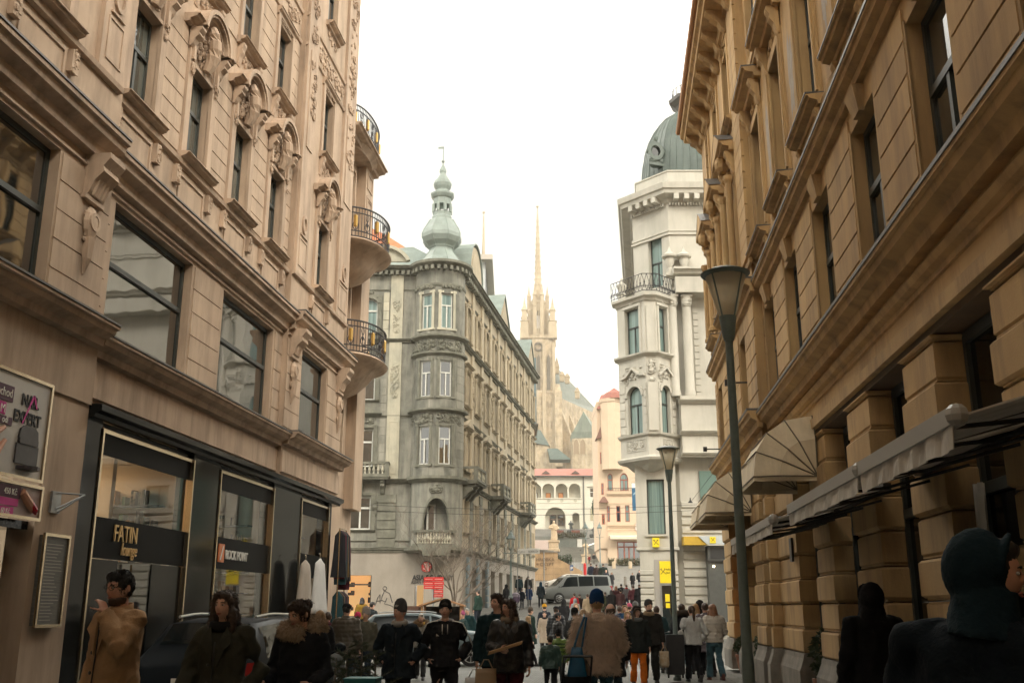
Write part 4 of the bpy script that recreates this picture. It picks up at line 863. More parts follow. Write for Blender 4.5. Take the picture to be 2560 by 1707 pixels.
for a, b_, o in [(MZ[0][0],MZ[0][1],0),(MZ[1][0],MZ[1][1],0),(10.2,13.3,.15),(25.55,27.95,.15)]:
    T = lambda u, w_, v, o=o: (XL+o+w_, u, v)
    dbl = a == 10.2
    window(LB, T, a, b_, 6.12, 8.45, -.17, FRAME, PANEM, trans=.56, mull=dbl, fr=.075)
# consoles carrying the main cornice
cb = MB(TL)
for u, o in ((14.25,.15),(24.75,.15),(29.2,.15)):
    console(cb, u, 8.72, o, .75, .5, .42)
    for k in range(4): cb.tube([(u-.19+.125*k, o+.40, 8.68), (u-.16+.105*k, o+.24, 8.4), (u-.12+.08*k, o+.12, 8.05)], .03, 5)
    cb.box(u-.3, u+.3, o-.01, o+.1, 7.95, 8.02); cb.ball((u, o+.06, 7.6), (.2,.1,.28), 10, 6)
    cb.arch(u, 7.62, .1, .15, o+.1, o+.16, 14, 0, 2*PI); cb.tube([(u,o+.06,7.35),(u,o+.07,7.0),(u,o+.03,6.75)], [.12,.08,.02], 6); relief(cb, u-.2, u+.2, 7.1, 7.9, o+.05, 12, .05, int(u))
    cut(cb, 'console_bracket', PINK2, LB)
# ---- ground floor shops
sf = MB(TL)
sf.mold(15.0, 29.75, [(.0,4.58),(.22,4.6),(.24,4.66),(.34,4.7),(.34,4.8),(.0,4.82)])
cut(sf, 'shopfront_cornice', BLACKGLOSS, LB)
for a, b_ in ((15.0,15.53),(19.25,20.64),(24.12,26.35),(29.0,29.3)): sf.box(a, b_, -.25, .1, 0, 4.6); cut(sf, 'shopfront_pier', BLACKGLOSS, LB)
sf.box(15.53, 29.3, -.25, .02, 4.54, 4.6)
sf.build('shopfront_lintel', BLACKGLOSS, LB)
BAND = mat('dark_fascia', (.005,.005,.005), rough=.5, spec=.06)
def shop_bay(a, b_, bands, low):
    fm = MB(TL)
    for u in (a+.02, b_-.02): fm.box(u-.025, u+.025, -.02, .13, 0, 4.5)
    fm.box(a+.05, b_-.05, -.02, .1, 4.44, 4.5)
    f = fm.build('shop_window', STEEL, LB)
    g = MB(TL); g.box(a+.04, b_-.04, .02, .03, bands[1], 4.45)
    g.build('pane', CLEAR, f)
    h = MB(TL); h.box(a+.04, b_-.04, -.04, .05, bands[0], bands[1]); h.box(a+.04, b_-.04, .015, .045, 4.1, 4.44); h.build('fascia', BAND, f)
    l = MB(TL)
    l.box(a+.04, b_-.04, .02, .03, low, bands[0]-.0)
    l.build('pane', CLEAR, f)
    if low > 0: q = MB(TL); q.box(a+.04, b_-.04, -.1, .05, 0, low); q.build('stall_riser', BAND, f)
    return f
f0 = shop_bay(15.53, 19.25, (2.42, 3.08), 0.02)
f1 = shop_bay(20.64, 24.12, (2.44, 3.10), .5)
f2 = shop_bay(26.35, 29.0, (2.44, 3.06), .5)
dr = MB(TL); dr.box(15.6, 16.6, .03, .05, .03, 2.4); cut(dr, 'door_leaf', BLACKGLOSS, f0); dr.box(17.9, 19.15, .03, .05, .03, 2.4)
dr.build('door_leaf', BLACKGLOSS, f0)
dp = MB(TL); dp.box(15.56, 19.2, -.4, -.35, .03, 2.42); dp.build('shade_sheet', DARKIN, f0)  # added dark sheet standing in for the shade behind the doors
hd = MB(TL); hd.tube([(16.95,.12,.6),(16.95,.12,2.35)], .02, 6); hd.build('door_handle', STEEL, f0)
text_obj('shop_lettering', 'FATIN', .40, (XL+.07, 16.32, 2.72), (0,1,0), mat('gilt_letters', (.62,.40,.16), rough=.35, metal=.3), f0, .012, 0., .78)
text_obj('shop_lettering', 'lounge', .30, (XL+.07, 16.62, 2.50), (0,1,0), MATS['gilt_letters'], f0, .012, 0., .72, .25)
text_obj('shop_lettering', 'ROCK POINT', .27, (XL+.07, 21.32, 2.66), (0,1,0), mat('silver_letters', (.62,.60,.56), rough=.4), f1, .012, .004, .82)
em = MB(TL); em.box(20.95, 21.25, .05, .075, 2.58, 2.96); em.build('shop_emblem', mat('orange_emblem', (.62,.16,.04), rough=.4), f1)
e2 = MB(TL); e2.T = TL; e2.poly([(21.0,.078,2.62),(21.07,.078,2.62),(21.2,.078,2.92),(21.15,.078,2.92)]); e2.build('emblem_stroke', SIGNWHITE, f1)
# lit rooms behind the glass
rm = MB(TL)
for a, b_ in ((15.1,19.9),(20.0,25.0),(25.8,29.4)):
    rm.poly([(a,-4.5,0),(b_,-4.5,0),(b_,-4.5,4.5),(a,-4.5,4.5)]); rm.poly([(a,-4.5,4.5),(b_,-4.5,4.5),(b_,-.2,4.5),(a,-.2,4.5)])
    rm.poly([(a,-4.5,0),(a,-.2,0),(a,-.2,4.5),(a,-4.5,4.5)]); rm.poly([(b_,-4.5,0),(b_,-.2,0),(b_,-.2,4.5),(b_,-4.5,4.5)]); rm.poly([(a,-4.5,.03),(b_,-4.5,.03),(b_,-.2,.03),(a,-.2,.03)])
    rm.box(a+.1, b_-.1, -4.45, -4.1, 0, 1.2)
rm.build('shop_interior', INTERIOR, LB)
sh = MB(TL)
for a, b_ in ((15.3,19.6),(20.4,24.7),(26,29.2)):
    for v in (1.4,1.9,2.4,2.9,3.4): sh.box(a, b_, -4.45, -4.05, v, v+.05)
    pt_ = MB(TL); pt_.box(a+1.9, a+2.05, -3.9, -1.9, 0, 3.9); cut(pt_, 'shop_partition', INTERIOR, LB); pt_.box(b_-1.1, b_-.95, -3.0, -1.2, 0, 4.45); cut(pt_, 'shop_partition', INTERIOR, LB)
rd = random.Random(3); gm = [mat('goods_'+n_, c_, rough=.6) for n_, c_ in (('dark',(.03,.03,.035)),('amber',(.40,.20,.06)),('green',(.05,.10,.06)),('cream',(.5,.42,.3)))]
for ue in (19.86, 24.96, 29.36):
    for v in (1.0, 1.5, 2.0, 2.5, 3.2, 3.65):
        q = MB(TL); q.box(ue-.3, ue, -3.6, -.7, v-.03, v); cut(q, 'wall_shelf', MATS['goods_dark'], LB)
        for k in range(4):
            for j in range(5): w_ = -rd.uniform(.8,3.5); q.box(ue-.27, ue-.05, w_-rd.uniform(.05,.13), w_, v, v+rd.uniform(.12,.34))
            cut(q, 'shelf_goods', gm[k], LB)
for i in range(130):
    a, b_ = rd.choice(((15.3,19.6),(20.4,24.7),(26,29.2))); u = rd.uniform(a, b_-.3); v = rd.choice((1.45,1.95,2.45,2.95))
    sh.box(u, u+rd.uniform(.12,.3), -4.4, -4.15, v, v+rd.uniform(.15,.4))
sh.build('shop_shelf', mat('shelf_goods', (.16,.11,.07), (.05,.045,.04), scale=3, rough=.7), LB)
sl = MB(TL)
for u in (16.3, 17.6, 18.9): sl.box(u-.5, u+.1, -2.6, -1.9, 4.36, 4.4); cut(sl, 'ceiling_lamp', WHITELAMP, LB)
for u in (21.6, 23.2): sl.box(u-.2, u+.2, -2.6, -2.2, 4.36, 4.4); cut(sl, 'ceiling_lamp', WHITELAMP, LB)
for u in (27,28.3): sl.box(u-.2, u+.2, -2.6, -2.2, 4.36, 4.4); cut(sl, 'ceiling_lamp', WHITELAMP, LB)
# back-lit display and painted bottles in the second window
dp = MB(TL); dp.box(22.3, 23.75, -1.5, -1.45, .7, 2.42); dp.build('display_panel', emis('lit_display', (.85,.55,.26), .22), LB)
dg_ = MB(TL)
for u, m_ in ((22.95,.3),(21.1,.22)):
    dg_.lathe((u, -1.2, .95), [(.0,0),(m_,0),(m_,.62),(m_*.8,.7),(m_*.3,.74),(m_*.3,.8),(0,.8)], 14)
    dg_.tube([(u-.1,-1.2,1.72),(u-.14,-1.2,1.98),(u-.03,-1.2,1.78),(u+.1,-1.2,2.0),(u+.06,-1.2,1.72)], .02, 5)
    cut(dg_, 'display_bag', mat('brown_bag', (.28,.12,.05), rough=.6), LB)
# small spot lamps glowing behind the mezzanine glass
# shop entrance at the very left
en = MB(TL); en.box(10.3, 13.86, -.5, -.45, 0, 2.75); en.box(10.3,13.86,-.4,.02,2.72,2.84); en.build('shop_entrance', BLACKGLOSS, LB)
eb = MB(TL)
for u in (11.2, 12.4, 12.75, 13.4): eb.box(u-.025, u+.025, -.44, -.36, 0, 2.7); cut(eb, 'entrance_trim', STEEL, LB)

# ---- signs hung on the pink building
def sign_board(name, label, a, b_, v0, v1, w0, mface, mfr, cat='sign'):
    s = empty(name, (XL+w0, (a+b_)/2, (v0+v1)/2), label, cat)
    f = MB(TL); f.box(a, b_, w0-.12, w0, v0, v1); f.build('board', mface, s)
    f = MB(TL); frame_rect(f, a-.03, b_+.03, v0-.03, v1+.03, w0+.0, .045, .03); f.build('frame', mfr, s)
    return s
ns = sign_board('nail_sign', 'large backlit nail salon sign with lettering and a polish bottle on the pink wall', 11.7, 13.74, 3.40, 4.80, .2, mat('nail_sign_face', (.50,.47,.42), (.42,.40,.37), scale=1.5, rough=.4), STEEL)
ink = INK; mag = mat('magenta', (.48,.02,.22), rough=.5); dkp = mat('dark_purple', (.06,.012,.035), rough=.5)
text_obj('sign_lettering', 'NAIL', .23, (XL+.21, 13.03, 4.40), (0,1,0), ink, ns, .006, .006, .85)
text_obj('sign_lettering', 'EXPERT', .23, (XL+.21, 12.88, 4.15), (0,1,0), ink, ns, .006, .006, .85)
q = MB(TL); q.poly([(13.07,.222,4.13),(13.10,.222,4.13),(13.33,.222,4.58),(13.28,.222,4.58)]); q.poly([(13.28,.222,4.58),(13.33,.222,4.58),(13.42,.222,4.4),(13.38,.222,4.4)]); q.build('sign_stroke', mag, ns)
q = MB(TL); q.box(11.75, 12.82, .2, .215, 4.38, 4.60); q.box(11.75, 12.86, .2, .215, 4.06, 4.17); q.build('sign_strip', dkp, ns)
q = MB(TL); q.box(11.75, 12.68, .2, .213, 4.19, 4.36); q.build('sign_strip', mag, ns)
text_obj('sign_lettering', 'ochod', .17, (XL+.217, 12.42, 4.44), (0,1,0), SIGNWHITE, ns, .004, 0, .85)
text_obj('sign_lettering', 'odí', .13, (XL+.217, 12.62, 4.08), (0,1,0), SIGNWHITE, ns, .004, 0, .85)
text_obj('sign_lettering', 'M', .17, (XL+.217, 12.55, 4.21), (0,1,0), SIGNWHITE, ns, .004, 0, .85)
q = MB(TL); q.box(13.02, 13.56, .2, .225, 3.58, 3.86); q.box(13.06, 13.52, .2, .24, 3.86, 3.94); q.lathe((13.29,.21,3.5), [(.0,0),(.2,0),(.2,.05),(0,.05)], 12)
for i in range(8): pass
q.prism([(13.05,3.94),(13.53,3.94),(13.50,4.07),(13.42,4.12),(13.16,4.12),(13.08,4.07)], .2, .23, 'y'); q.build('lamp_picture', mat('dark_picture', (.03,.028,.03), (.06,.055,.06), scale=4, rough=.35), ns)
q = MB(TL); q.tube([(12.2,.215,3.45),(12.55,.215,3.62),(12.75,.215,3.85)], [.07,.06,.03], 8); q.tube([(12.1,.215,3.7),(12.5,.215,3.9),(12.7,.215,4.02)], [.06,.05,.03], 8); q.build('finger_picture', mat('skin_picture', (.52,.27,.17), rough=.6), ns)
n2 = sign_board('price_sign', 'narrow price board with painted nails below the large nail salon sign', 11.7, 13.79, 2.86, 3.30, .2, mat('price_face', (.36,.28,.25), (.28,.20,.19), scale=3, rough=.4), STEEL)
q = MB(TL); q.box(11.75, 13.28, .2, .213, 3.10, 3.27); q.build('sign_strip', dkp, n2)
q = MB(TL); q.box(11.75, 13.24, .2, .213, 2.99, 3.09); q.box(11.75, 13.15, .2, .214, 2.87, 2.97); q.build('sign_strip', mag, n2)
text_obj('sign_lettering', '450 Kč', .12, (XL+.216, 12.88, 3.14), (0,1,0), SIGNWHITE, n2, .004, 0, .85)
text_obj('sign_lettering', '60 Kč', .1, (XL+.216, 12.86, 2.88), (0,1,0), SIGNWHITE, n2, .004, 0, .85)
q = MB(TL); q.tube([(13.3,.21,3.2),(13.5,.22,3.05),(13.62,.22,2.95)], [.06,.065,.03], 8); q.build('finger_picture', MATS['skin_picture'], n2)
q = MB(TL); q.tube([(13.5,.235,3.07),(13.62,.245,2.97),(13.66,.24,2.92)], [.045,.05,.015], 8); q.build('nail_picture', mat('red_lacquer', (.35,.01,.02), rough=.2), n2)
mn = sign_board('menu_board', 'tall glazed menu board on the pink pier beside the black shopfront', 14.03, 14.68, 1.38, 2.66, .2, mat('menu_sheet', (.13,.125,.11), (.07,.07,.065), scale=2, sc3=(1,2,30), rough=.4), STEEL, 'menu board')
q = MB(TL)
rd = random.Random(4)
for i in range(24): v = 1.45+i*.047; q.box(14.12, 14.12+rd.uniform(.25,.48), .2, .203, v, v+.012)
q.build('menu_lines', mat('menu_ink', (.32,.30,.26), rough=.6), mn)
bk = MB(TL); bk.box(14.18, 14.42, .12, .16, 3.0, 3.32); bk.tube([(14.35,.16,3.02),(14.62,.42,3.3)], .018, 6); bk.tube([(14.3,.14,3.3),(14.62,.42,3.3)], .014, 6); bk.tube([(14.3,.16,3.06),(14.62,.42,3.3)], .012, 6)
o = bk.build('wall_bracket', GREYSTEEL, None, org=(XL+.14,14.3,3.1)); tag(o, 'small bare metal bracket on the pink pier above the menu board', 'bracket')

# ---------------------------------------------------------------- balconied corner house beyond it
CW_ = empty('balcony_house', (-9.0, 31.5, 0), 'pink corner house with rounded wrought iron balconies beyond the arched hoods', 'building')
TC = lambda u, w_, v: (-8.95+w_, u, v)
w = MB(TC)
hol = [(31.1,32.1,6.2,8.3),(31.1,32.1,10.0,12.5),(31.1,32.1,14.1,16.5)]
w.wall(29.65, 33.6, 0, 17.4, hol, .3); w.box(32.5, 33.6, -.3, .34, 4.8, 17.2)
w.poly([(33.6,0,0),(33.6,-8,0),(33.6,-8,17.4),(33.6,0,17.4)]); w.poly([(29.65,0,17.3),(33.6,0,17.3),(33.6,-8,17.3),(29.65,-8,17.3)])
w.build('wall', PINK, CW_)
t = MB(TC)
for v, p in ((17.4,.55),(13.0,.1),(9.0,.1)): t.mold(29.65, 33.7, CORN(v, .3 if v > 17 else 0., .3, p))
for v in (10.0, 14.1):
    frame_rect(t, 30.95, 32.25, v, v+2.65, 0, .12, .06); relief(t, 31.1, 32.1, v+2.7, v+3.0, .03, 14, .07, int(v))
frame_rect(t, 32.65, 33.45, 14.2, 16.0, .34, .05, .03); frame_rect(t, 32.75, 33.35, 14.3, 15.9, .34, .04, .03); frame_rect(t, 32.7, 33.4, 16.3, 16.9, .34, .05, .03)
t.build('cornice', PINK2, CW_)
for a, b_, c, d in hol: window(CW_, TC, a, b_, c, d, -.2, FRAME, PANET, trans=.68)
def plan(t, rx, ry): 
    """lobed balcony plan: a bowed front with swept shoulders"""
    a = PI*t; c, s = math.cos(a), math.sin(a)
    return ry*(-c), rx*(s**.7 if s > 0 else 0)
def balcony(v, rx, ry, uc, railh=1.05, bowl=True):
    n = 20
    b = MB(TC)
    prof = [(1.0,0.),(1.04,-.06),(1.0,-.14),(.93,-.2),(.80,-.28),(.74,-.36)]
    if bowl: prof += [(.62,-.62),(.42,-.92),(.2,-1.12),(.06,-1.2)]
    b.rings([[(uc+q*plan(i/n,rx,ry)[0], max(q*plan(i/n,rx,ry)[1],0), v+z) for i in range(n+1)] for q, z in prof], close=True)
    sl = b.build('balcony', PINK2, CW_, smooth=True)
    r = MB(TC)
    for q, z in ((.95,.06),(.96,railh),(.95,railh-.18),(.95,.24)): r.tube([(uc+q*plan(i/n,rx,ry)[0], .03+q*plan(i/n,rx,ry)[1], v+z) for i in range(n+1)], .022 if z != railh else .03, 5)
    g = MB(TC)
    for i in range(0, n*2+1):
        x, y = plan(i/(n*2), rx, ry); x = uc+.95*x; y = .03+.95*y
        x2, y2 = plan(min(i+1,n*2)/(n*2), rx, ry); du = Vector((.95*x2+uc-x, .95*y2+.03-y)); 
        r.tube([(x,y,v+.05),(x,y,v+railh)], .013, 4)
        if i % 4 == 1 and du.length > 0:
            du.normalize()
            for s_ in (1,-1):
                r.tube([(x+du.x*s_*.11*math.sin(k*.6)*(1-.06*k), y+du.y*s_*.11*math.sin(k*.6)*(1-.06*k), v+.25+.065*k) for k in range(10)], .013, 4)
            r.ball((x,y,v+.5), (.04,.04,.09), 6, 4)
        if i % 8 == 5 and du.length > 0:
            g.tube([(x+du.x*.01,y+du.y*.01,v+.35),(x,y,v+.4),(x,y,v+.75),(x,y,v+.8)], [.02,.07,.07,.02], 6)
    r.build('railing', IRON, sl); g.build('gilt_plaque', GOLD, sl)
balcony(9.45, 1.5, 1.75, 31.35); balcony(13.3, 1.5, 1.75, 31.35); balcony(17.42, .75, 1.7, 32.0, 1.05, False)
# high eaves behind
# ---------------------------------------------------------------- ochre building on the right
XR = 3.5
TR = lambda u, w, v: (XR-w, u, v)
RB = empty('ochre_building', (XR, 12, 0), 'tall ochre rusticated building with dark cornices and striped shade along the right pavement', 'building')
RB['label'] = 'tall ochre plastered building with rusticated piers, dark cornices and shop awnings'
BAY = .2; U_BAY = 22.3; U_END = 31.4
wins = [c for c in (-10.3,-7.45,-4.6,-1.75,1.1,3.95,7.05,9.95,12.75,15.68,18.6,21.4)]
bw = [24.6, 27.4, 30.1]
H1 = 5.72
fl_r = [(5.75,8.15),(9.55,12.5),(14.3,16.6)]
fl_b = [(5.75,8.15),(9.55,12.3),(13.9,16.2)]
hl = [(c-.65, c+.65, a, b_) for c in wins for a, b_ in fl_r]
hb = [(c-.58, c+.58, a, b_) for c in bw for a, b_ in fl_b]
w = MB(TR)
w.wall(-12, U_BAY, 4.62, 18.4, hl, .34)
w.T = lambda u, w_, v: (XR-BAY-w_, u, v)
w.wall(U_BAY, U_END, 4.62, 17.4, hb, .34)
w.poly([(U_BAY,-BAY,4.62),(U_BAY,0,4.62),(U_BAY,0,17.4),(U_BAY,-BAY,17.4)])
w.poly([(U_END,-14,0),(U_END,0,0),(U_END,0,17.4),(U_END,-14,17.4)]); w.poly([(U_BAY,-14,17.3),(U_BAY,-BAY,17.3),(U_BAY,-BAY,18.4),(U_BAY,-14,18.4)])
w.poly([(U_BAY,0,17.35),(U_END,0,17.35),(U_END,-14,17.35),(U_BAY,-14,17.35)])
w.T = TR
w.poly([(-12,0,0),(-12,-14,0),(-12,-14,18.4),(-12,0,18.4)]); w.poly([(-12,0,18.35),(U_BAY,0,18.35),(U_BAY,-14,18.35),(-12,-14,18.35)])
# back of the ground-floor arcade openings
w.build('wall', OCHRE, RB)
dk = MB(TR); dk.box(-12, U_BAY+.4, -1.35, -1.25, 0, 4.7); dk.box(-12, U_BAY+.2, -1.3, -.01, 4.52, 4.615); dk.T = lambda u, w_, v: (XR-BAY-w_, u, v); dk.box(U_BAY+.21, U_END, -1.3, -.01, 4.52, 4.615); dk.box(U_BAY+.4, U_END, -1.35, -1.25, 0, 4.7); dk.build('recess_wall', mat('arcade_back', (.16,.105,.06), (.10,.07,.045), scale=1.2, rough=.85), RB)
def pier(u0, u1, o, wide=1.):
    """rusticated pier: cushioned courses on a bevelled grey base"""
    T = lambda u, w_, v: (XR-o-w_, u, v)
    b = MB(T); h = .455; z0 = .80; rd = random.Random(int(u0*10))
    v = z0; k = 0
    while v < 4.45:
        v1 = min(v+h, 4.52); e = .018+rd.uniform(-.003,.003)
        prot = .05 if k % 2 == 0 else .012
        du = .03 if k % 2 == 0 else 0.
        pts = [(v+e,0),(v+e+.03,1),(v1-e-.03,1),(v1-e,0)]
        R_ = []
        for z, q in pts:
            s_ = du if q else du-.03
            R_.append([(u0-s_, -.95, z), (u1+s_, -.95, z), (u1+s_, prot if q else prot-.03, z), (u0-s_, prot if q else prot-.03, z)])
        b.rings(R_)
        b.box(u0+.02, u1-.02, -.95, .0, v-.001, v+e+.002) if v > z0 else None
        v = v1; k += 1
    b.build('pier', OCHRE2, RB)
    g = MB(T)
    g.rings([[(u0-a, -.95, z), (u1+a, -.95, z), (u1+a, q, z), (u0-a, q, z)] for z, q, a in ((0,.16,.1),(.5,.16,.1),(.56,.13,.09),(.72,.07,.05),(.8,.06,.04))])
    g.build('pier_base', STONE, RB)
ops = [(-8.3,-6.6),(-5.4,-3.7),(-2.5,-.8),(.4,2.1),(3.3,5.0),(6.25,7.95),(9.17,10.88),(12.08,13.79),(15.1,16.8),(18.15,19.95)]
edges = [-12.]+[e for p in ops for e in p]+[U_BAY]
for i in range(0, len(edges), 2):
    if edges[i] > -1: pier(edges[i], edges[i+1], 0)
    elif i == 0: q = MB(TR); q.box(-12, -.8, -.9, 0, 0, 4.62); q.build('pier', OCHRE2, RB)
bops = [(22.5,23.3),(24.7,26.5),(27.7,29.6)]
be = [U_BAY]+[e for p in bops for e in p]+[U_END]
for i in range(0, len(be), 2): pier(be[i]+(.001 if i == 0 else 0), be[i+1], BAY)
# recessed glazing and dark blinds between the piers
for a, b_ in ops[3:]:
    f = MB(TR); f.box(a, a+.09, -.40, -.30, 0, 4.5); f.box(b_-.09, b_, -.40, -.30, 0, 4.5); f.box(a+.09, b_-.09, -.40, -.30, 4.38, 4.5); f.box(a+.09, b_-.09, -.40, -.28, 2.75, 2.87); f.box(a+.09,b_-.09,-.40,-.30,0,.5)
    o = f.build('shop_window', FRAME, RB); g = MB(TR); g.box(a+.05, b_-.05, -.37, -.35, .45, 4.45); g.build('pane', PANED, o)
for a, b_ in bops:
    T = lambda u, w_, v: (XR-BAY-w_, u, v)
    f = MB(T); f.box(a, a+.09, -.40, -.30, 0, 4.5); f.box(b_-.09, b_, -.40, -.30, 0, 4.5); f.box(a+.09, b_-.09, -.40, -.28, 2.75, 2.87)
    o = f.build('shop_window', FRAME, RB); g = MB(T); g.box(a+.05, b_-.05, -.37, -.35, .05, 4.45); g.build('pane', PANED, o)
gl = MB(lambda u, w_, v: (XR-BAY-w_, u, v)); gl.box(27.8, 29.5, -.33, -.27, .05, 4.3); gl.build('orange_door', mat('orange_door_paint', (.62,.25,.02), (.5,.2,.02), scale=2, rough=.6), RB)  # door panel in plain orange
# lintel band, frieze and cornices
t = MB(TR)
for a, b_, o, c1_, c2_ in ((-12,U_BAY-.25,0.,5.78,8.82),(U_BAY-.25,U_END+.15,BAY,5.86,8.92)):
    t.mold(a, b_, [(o,4.60),(o+.09,4.6),(o+.09,4.76),(o+.02,4.80),(o,4.80)])
    t.mold(a, b_, [(o,5.02),(o+.03,5.03),(o+.03,5.1),(o+.1,5.13),(o+.14,5.2),(o,5.22)])
    cut(t, 'frieze_moulding', OCHRE2, RB)
    t.mold(a, b_, CORN(c1_, o, .40, .33)); cut(t, 'cornice', OCHRE2, RB)
    t.mold(a, b_, CORN(c2_, o, .32, .26)); cut(t, 'cornice', OCHRE2, RB)
    t.mold(a, b_, [(o,9.28),(o+.06,9.3),(o+.08,9.4),(o,9.42)]); cut(t, 'sill_course', OCHRE2, RB)
    l = MB(TR); l.box(a, b_, o-.02, o+.345, c1_-.02, c1_+.03); cut(l, 'cornice_flashing', LEAD, RB); l.box(a, b_, o-.02, o+.275, c2_-.02, c2_+.03); cut(l, 'cornice_flashing', LEAD, RB)
t.mold(-12, U_BAY, CORN(13.55, 0, .3, .2)); t.mold(-12, U_BAY, [(0,13.9),(.08,13.92),(.1,14.05),(0,14.07)]); t.mold(-12, U_BAY+.2, CORN(18.5, 0, .9, .8))
t.build('cornice', OCHRE2, RB)
# eaves of the corner bay, with brackets
e = MB(TR); e.mold(U_BAY-.3, U_END+.3, [(BAY,16.75),(BAY+.12,16.8),(BAY+.14,16.95),(BAY+.6,17.02),(BAY+.62,17.12),(BAY+.72,17.18),(BAY+.74,17.4),(BAY,17.5)])
e.build('eaves', OCHRE2, RB)
e = MB(TR); e.tube([(U_BAY-.3, BAY+.78, 17.42),(U_END+.3, BAY+.78, 17.42)], .09, 8); e.build('gutter', mat('sunlit_gutter', (.42,.2,.08), rough=.45, metal=.4), RB)  # orange light on the gutter is put into its colour
for i in range(9):
    u = U_BAY+.5+i*1.05; e = MB(TR); console(e, u, 17.0, BAY, .62, .26, .55); e.build('eaves_bracket', OCHRE2, RB)
# rusticated fields of the mezzanine floor
r = MB(TR)
for i, c in enumerate(wins):
    if c < 2: continue
    nx = wins[i+1]-.65 if i+1 < len(wins) else U_BAY
    rust(r, c+.65+.06, nx-.06, 5.84, 8.4, 6, .035, .03); cut(r, 'rusticated_courses', OCHRE, RB)
    # flat surround and keystone
    r.box(c-.75, c-.65, -.01, .02, 5.8, 8.2); r.box(c+.65, c+.75, -.01, .02, 5.8, 8.2); r.poly([(c-.16,.07,8.15),(c+.16,.07,8.15),(c+.26,.12,8.5),(c-.26,.12,8.5)]); r.prism([(0,8.12),(.07,8.12),(.14,8.48),(0,8.48)], c-.2, c+.2, 'x') if False else None
    A = [(c-.15,0,8.12),(c-.15,.08,8.12),(c-.24,.16,8.47),(c-.24,0,8.47)]; B = [(2*c-p[0],p[1],p[2]) for p in A]; r.rings([A,B]); cut(r, 'keystone', OCHRE2, RB)
r.T = lambda u, w_, v: (XR-BAY-w_, u, v)
xs = [U_BAY+.02]+[x for c in bw for x in (c-.66, c+.66)]+[U_END-.02]
for i in range(0, len(xs), 2):
    rust(r, xs[i], xs[i+1], 5.92, 8.45, 6, .035, .03); cut(r, 'rusticated_courses', OCHRE, RB)
for a in (U_BAY+.02, U_END-1.3):
    rust(r, a, a+1.25, 9.6, 16.6, 17, .03, .06); cut(r, 'quoin_pilaster', OCHRE, RB)
# sills, surrounds and hoods of the upper floors
def upper(c, o, hwid, top, elaborate):
    T = lambda u, w_, v: (XR-o-w_, u, v)
    b = MB(T)
    b.mold(c-hwid-.3, c+hwid+.3, CORN(9.56, 0, .2, .3)); console(b, c-hwid-.12, 9.36, 0, .4, .16, .16); console(b, c+hwid+.12, 9.36, 0, .4, .16, .16)
    l = b.build('window_sill', OCHRE2, RB); q = MB(T); q.box(c-hwid-.3, c+hwid+.3, -.02, .31, 9.555, 9.58); q.build('sill_flashing', LEAD, l)
    b = MB(T)
    for s_ in (-1, 1):
        b.box(c+s_*hwid if s_ > 0 else c-hwid-.2, c+hwid+.2 if s_ > 0 else c-hwid, -.01, .05, 9.58, top+.2); b.box(c+s_*(hwid+.1)-.045, c+s_*(hwid+.1)+.045, .04, .09, 9.7, top)
        console(b, c+s_*(hwid+.12), top+.62, .03, .6, .2, .24)
    b.box(c-hwid, c+hwid, -.01, .05, top+.0, top+.2); relief(b, c-hwid+.1, c+hwid-.1, top+.22, top+.6, .02, 16, .07, int(c*7+o*100), .6)
    b.mold(c-hwid-.36, c+hwid+.36, CORN(top+.86, 0, .26, .42))
    if elaborate:
        A = [(c-hwid-.36,.0,top+.86),(c,.0,top+1.45),(c+hwid+.36,.0,top+.86)]; B = [(p[0],.42,p[2]) for p in A]; b.rings([A,B])
        b.ball((c,.25,top+.6),(.2,.2,.26),8,6); relief(b, c-hwid-.1, c+hwid+.1, top+.2, top+.8, .05, 20, .09, int(c), .9)
        for s_ in (-1,1): b.lathe((c+s_*(hwid+.12), .2, 9.7), [(.12,0),(.12,.1),(.09,.14),(.085,top-9.95),(.13,top-9.85),(.13,top-9.75)], 8)
    h = b.build('window_hood', OCHRE2, RB)
    q = MB(T)
    if elaborate: q.poly([(c-hwid-.37,.43,top+.875),(c,.43,top+1.47),(c,-.01,top+1.47),(c-hwid-.37,-.01,top+.875)]); q.poly([(c+hwid+.37,.43,top+.875),(c,.43,top+1.47),(c,-.01,top+1.47),(c+hwid+.37,-.01,top+.875)])
    else: q.box(c-hwid-.36, c+hwid+.36, -.02, .43, top+.855, top+.885)
    q.build('hood_flashing', LEAD, h)
for c in wins:
    if c > 2: upper(c, 0, .65, 12.5, False)
for c in bw: upper(c, BAY, .58, 12.3, True)
for c in bw:
    T = lambda u, w_, v: (XR-BAY-w_, u, v); b = MB(T)
    b.mold(c-.9, c+.9, CORN(13.9, 0, .16, .22)); b.box(c-.74, c-.58, -.01, .05, 13.9, 16.4); b.box(c+.58, c+.74, -.01, .05, 13.9, 16.4); b.mold(c-.85, c+.85, CORN(16.62, 0, .2, .2)); relief(b, c-.5, c+.5, 16.25, 16.45, .02, 10, .06, int(c)); b.build('window_surround', OCHRE2, RB)
for c in wins:
    for k, (a, b_) in enumerate(fl_r): window(RB, TR, c-.65, c+.65, a, b_, -.17, FRAME, PANER, trans=.6, fr=.08)
for c in bw:
    T = lambda u, w_, v: (XR-BAY-w_, u, v)
    for a, b_ in fl_b: window(RB, T, c-.58, c+.58, a, b_, -.2, FRAME, PANER, trans=.6, fr=.08)
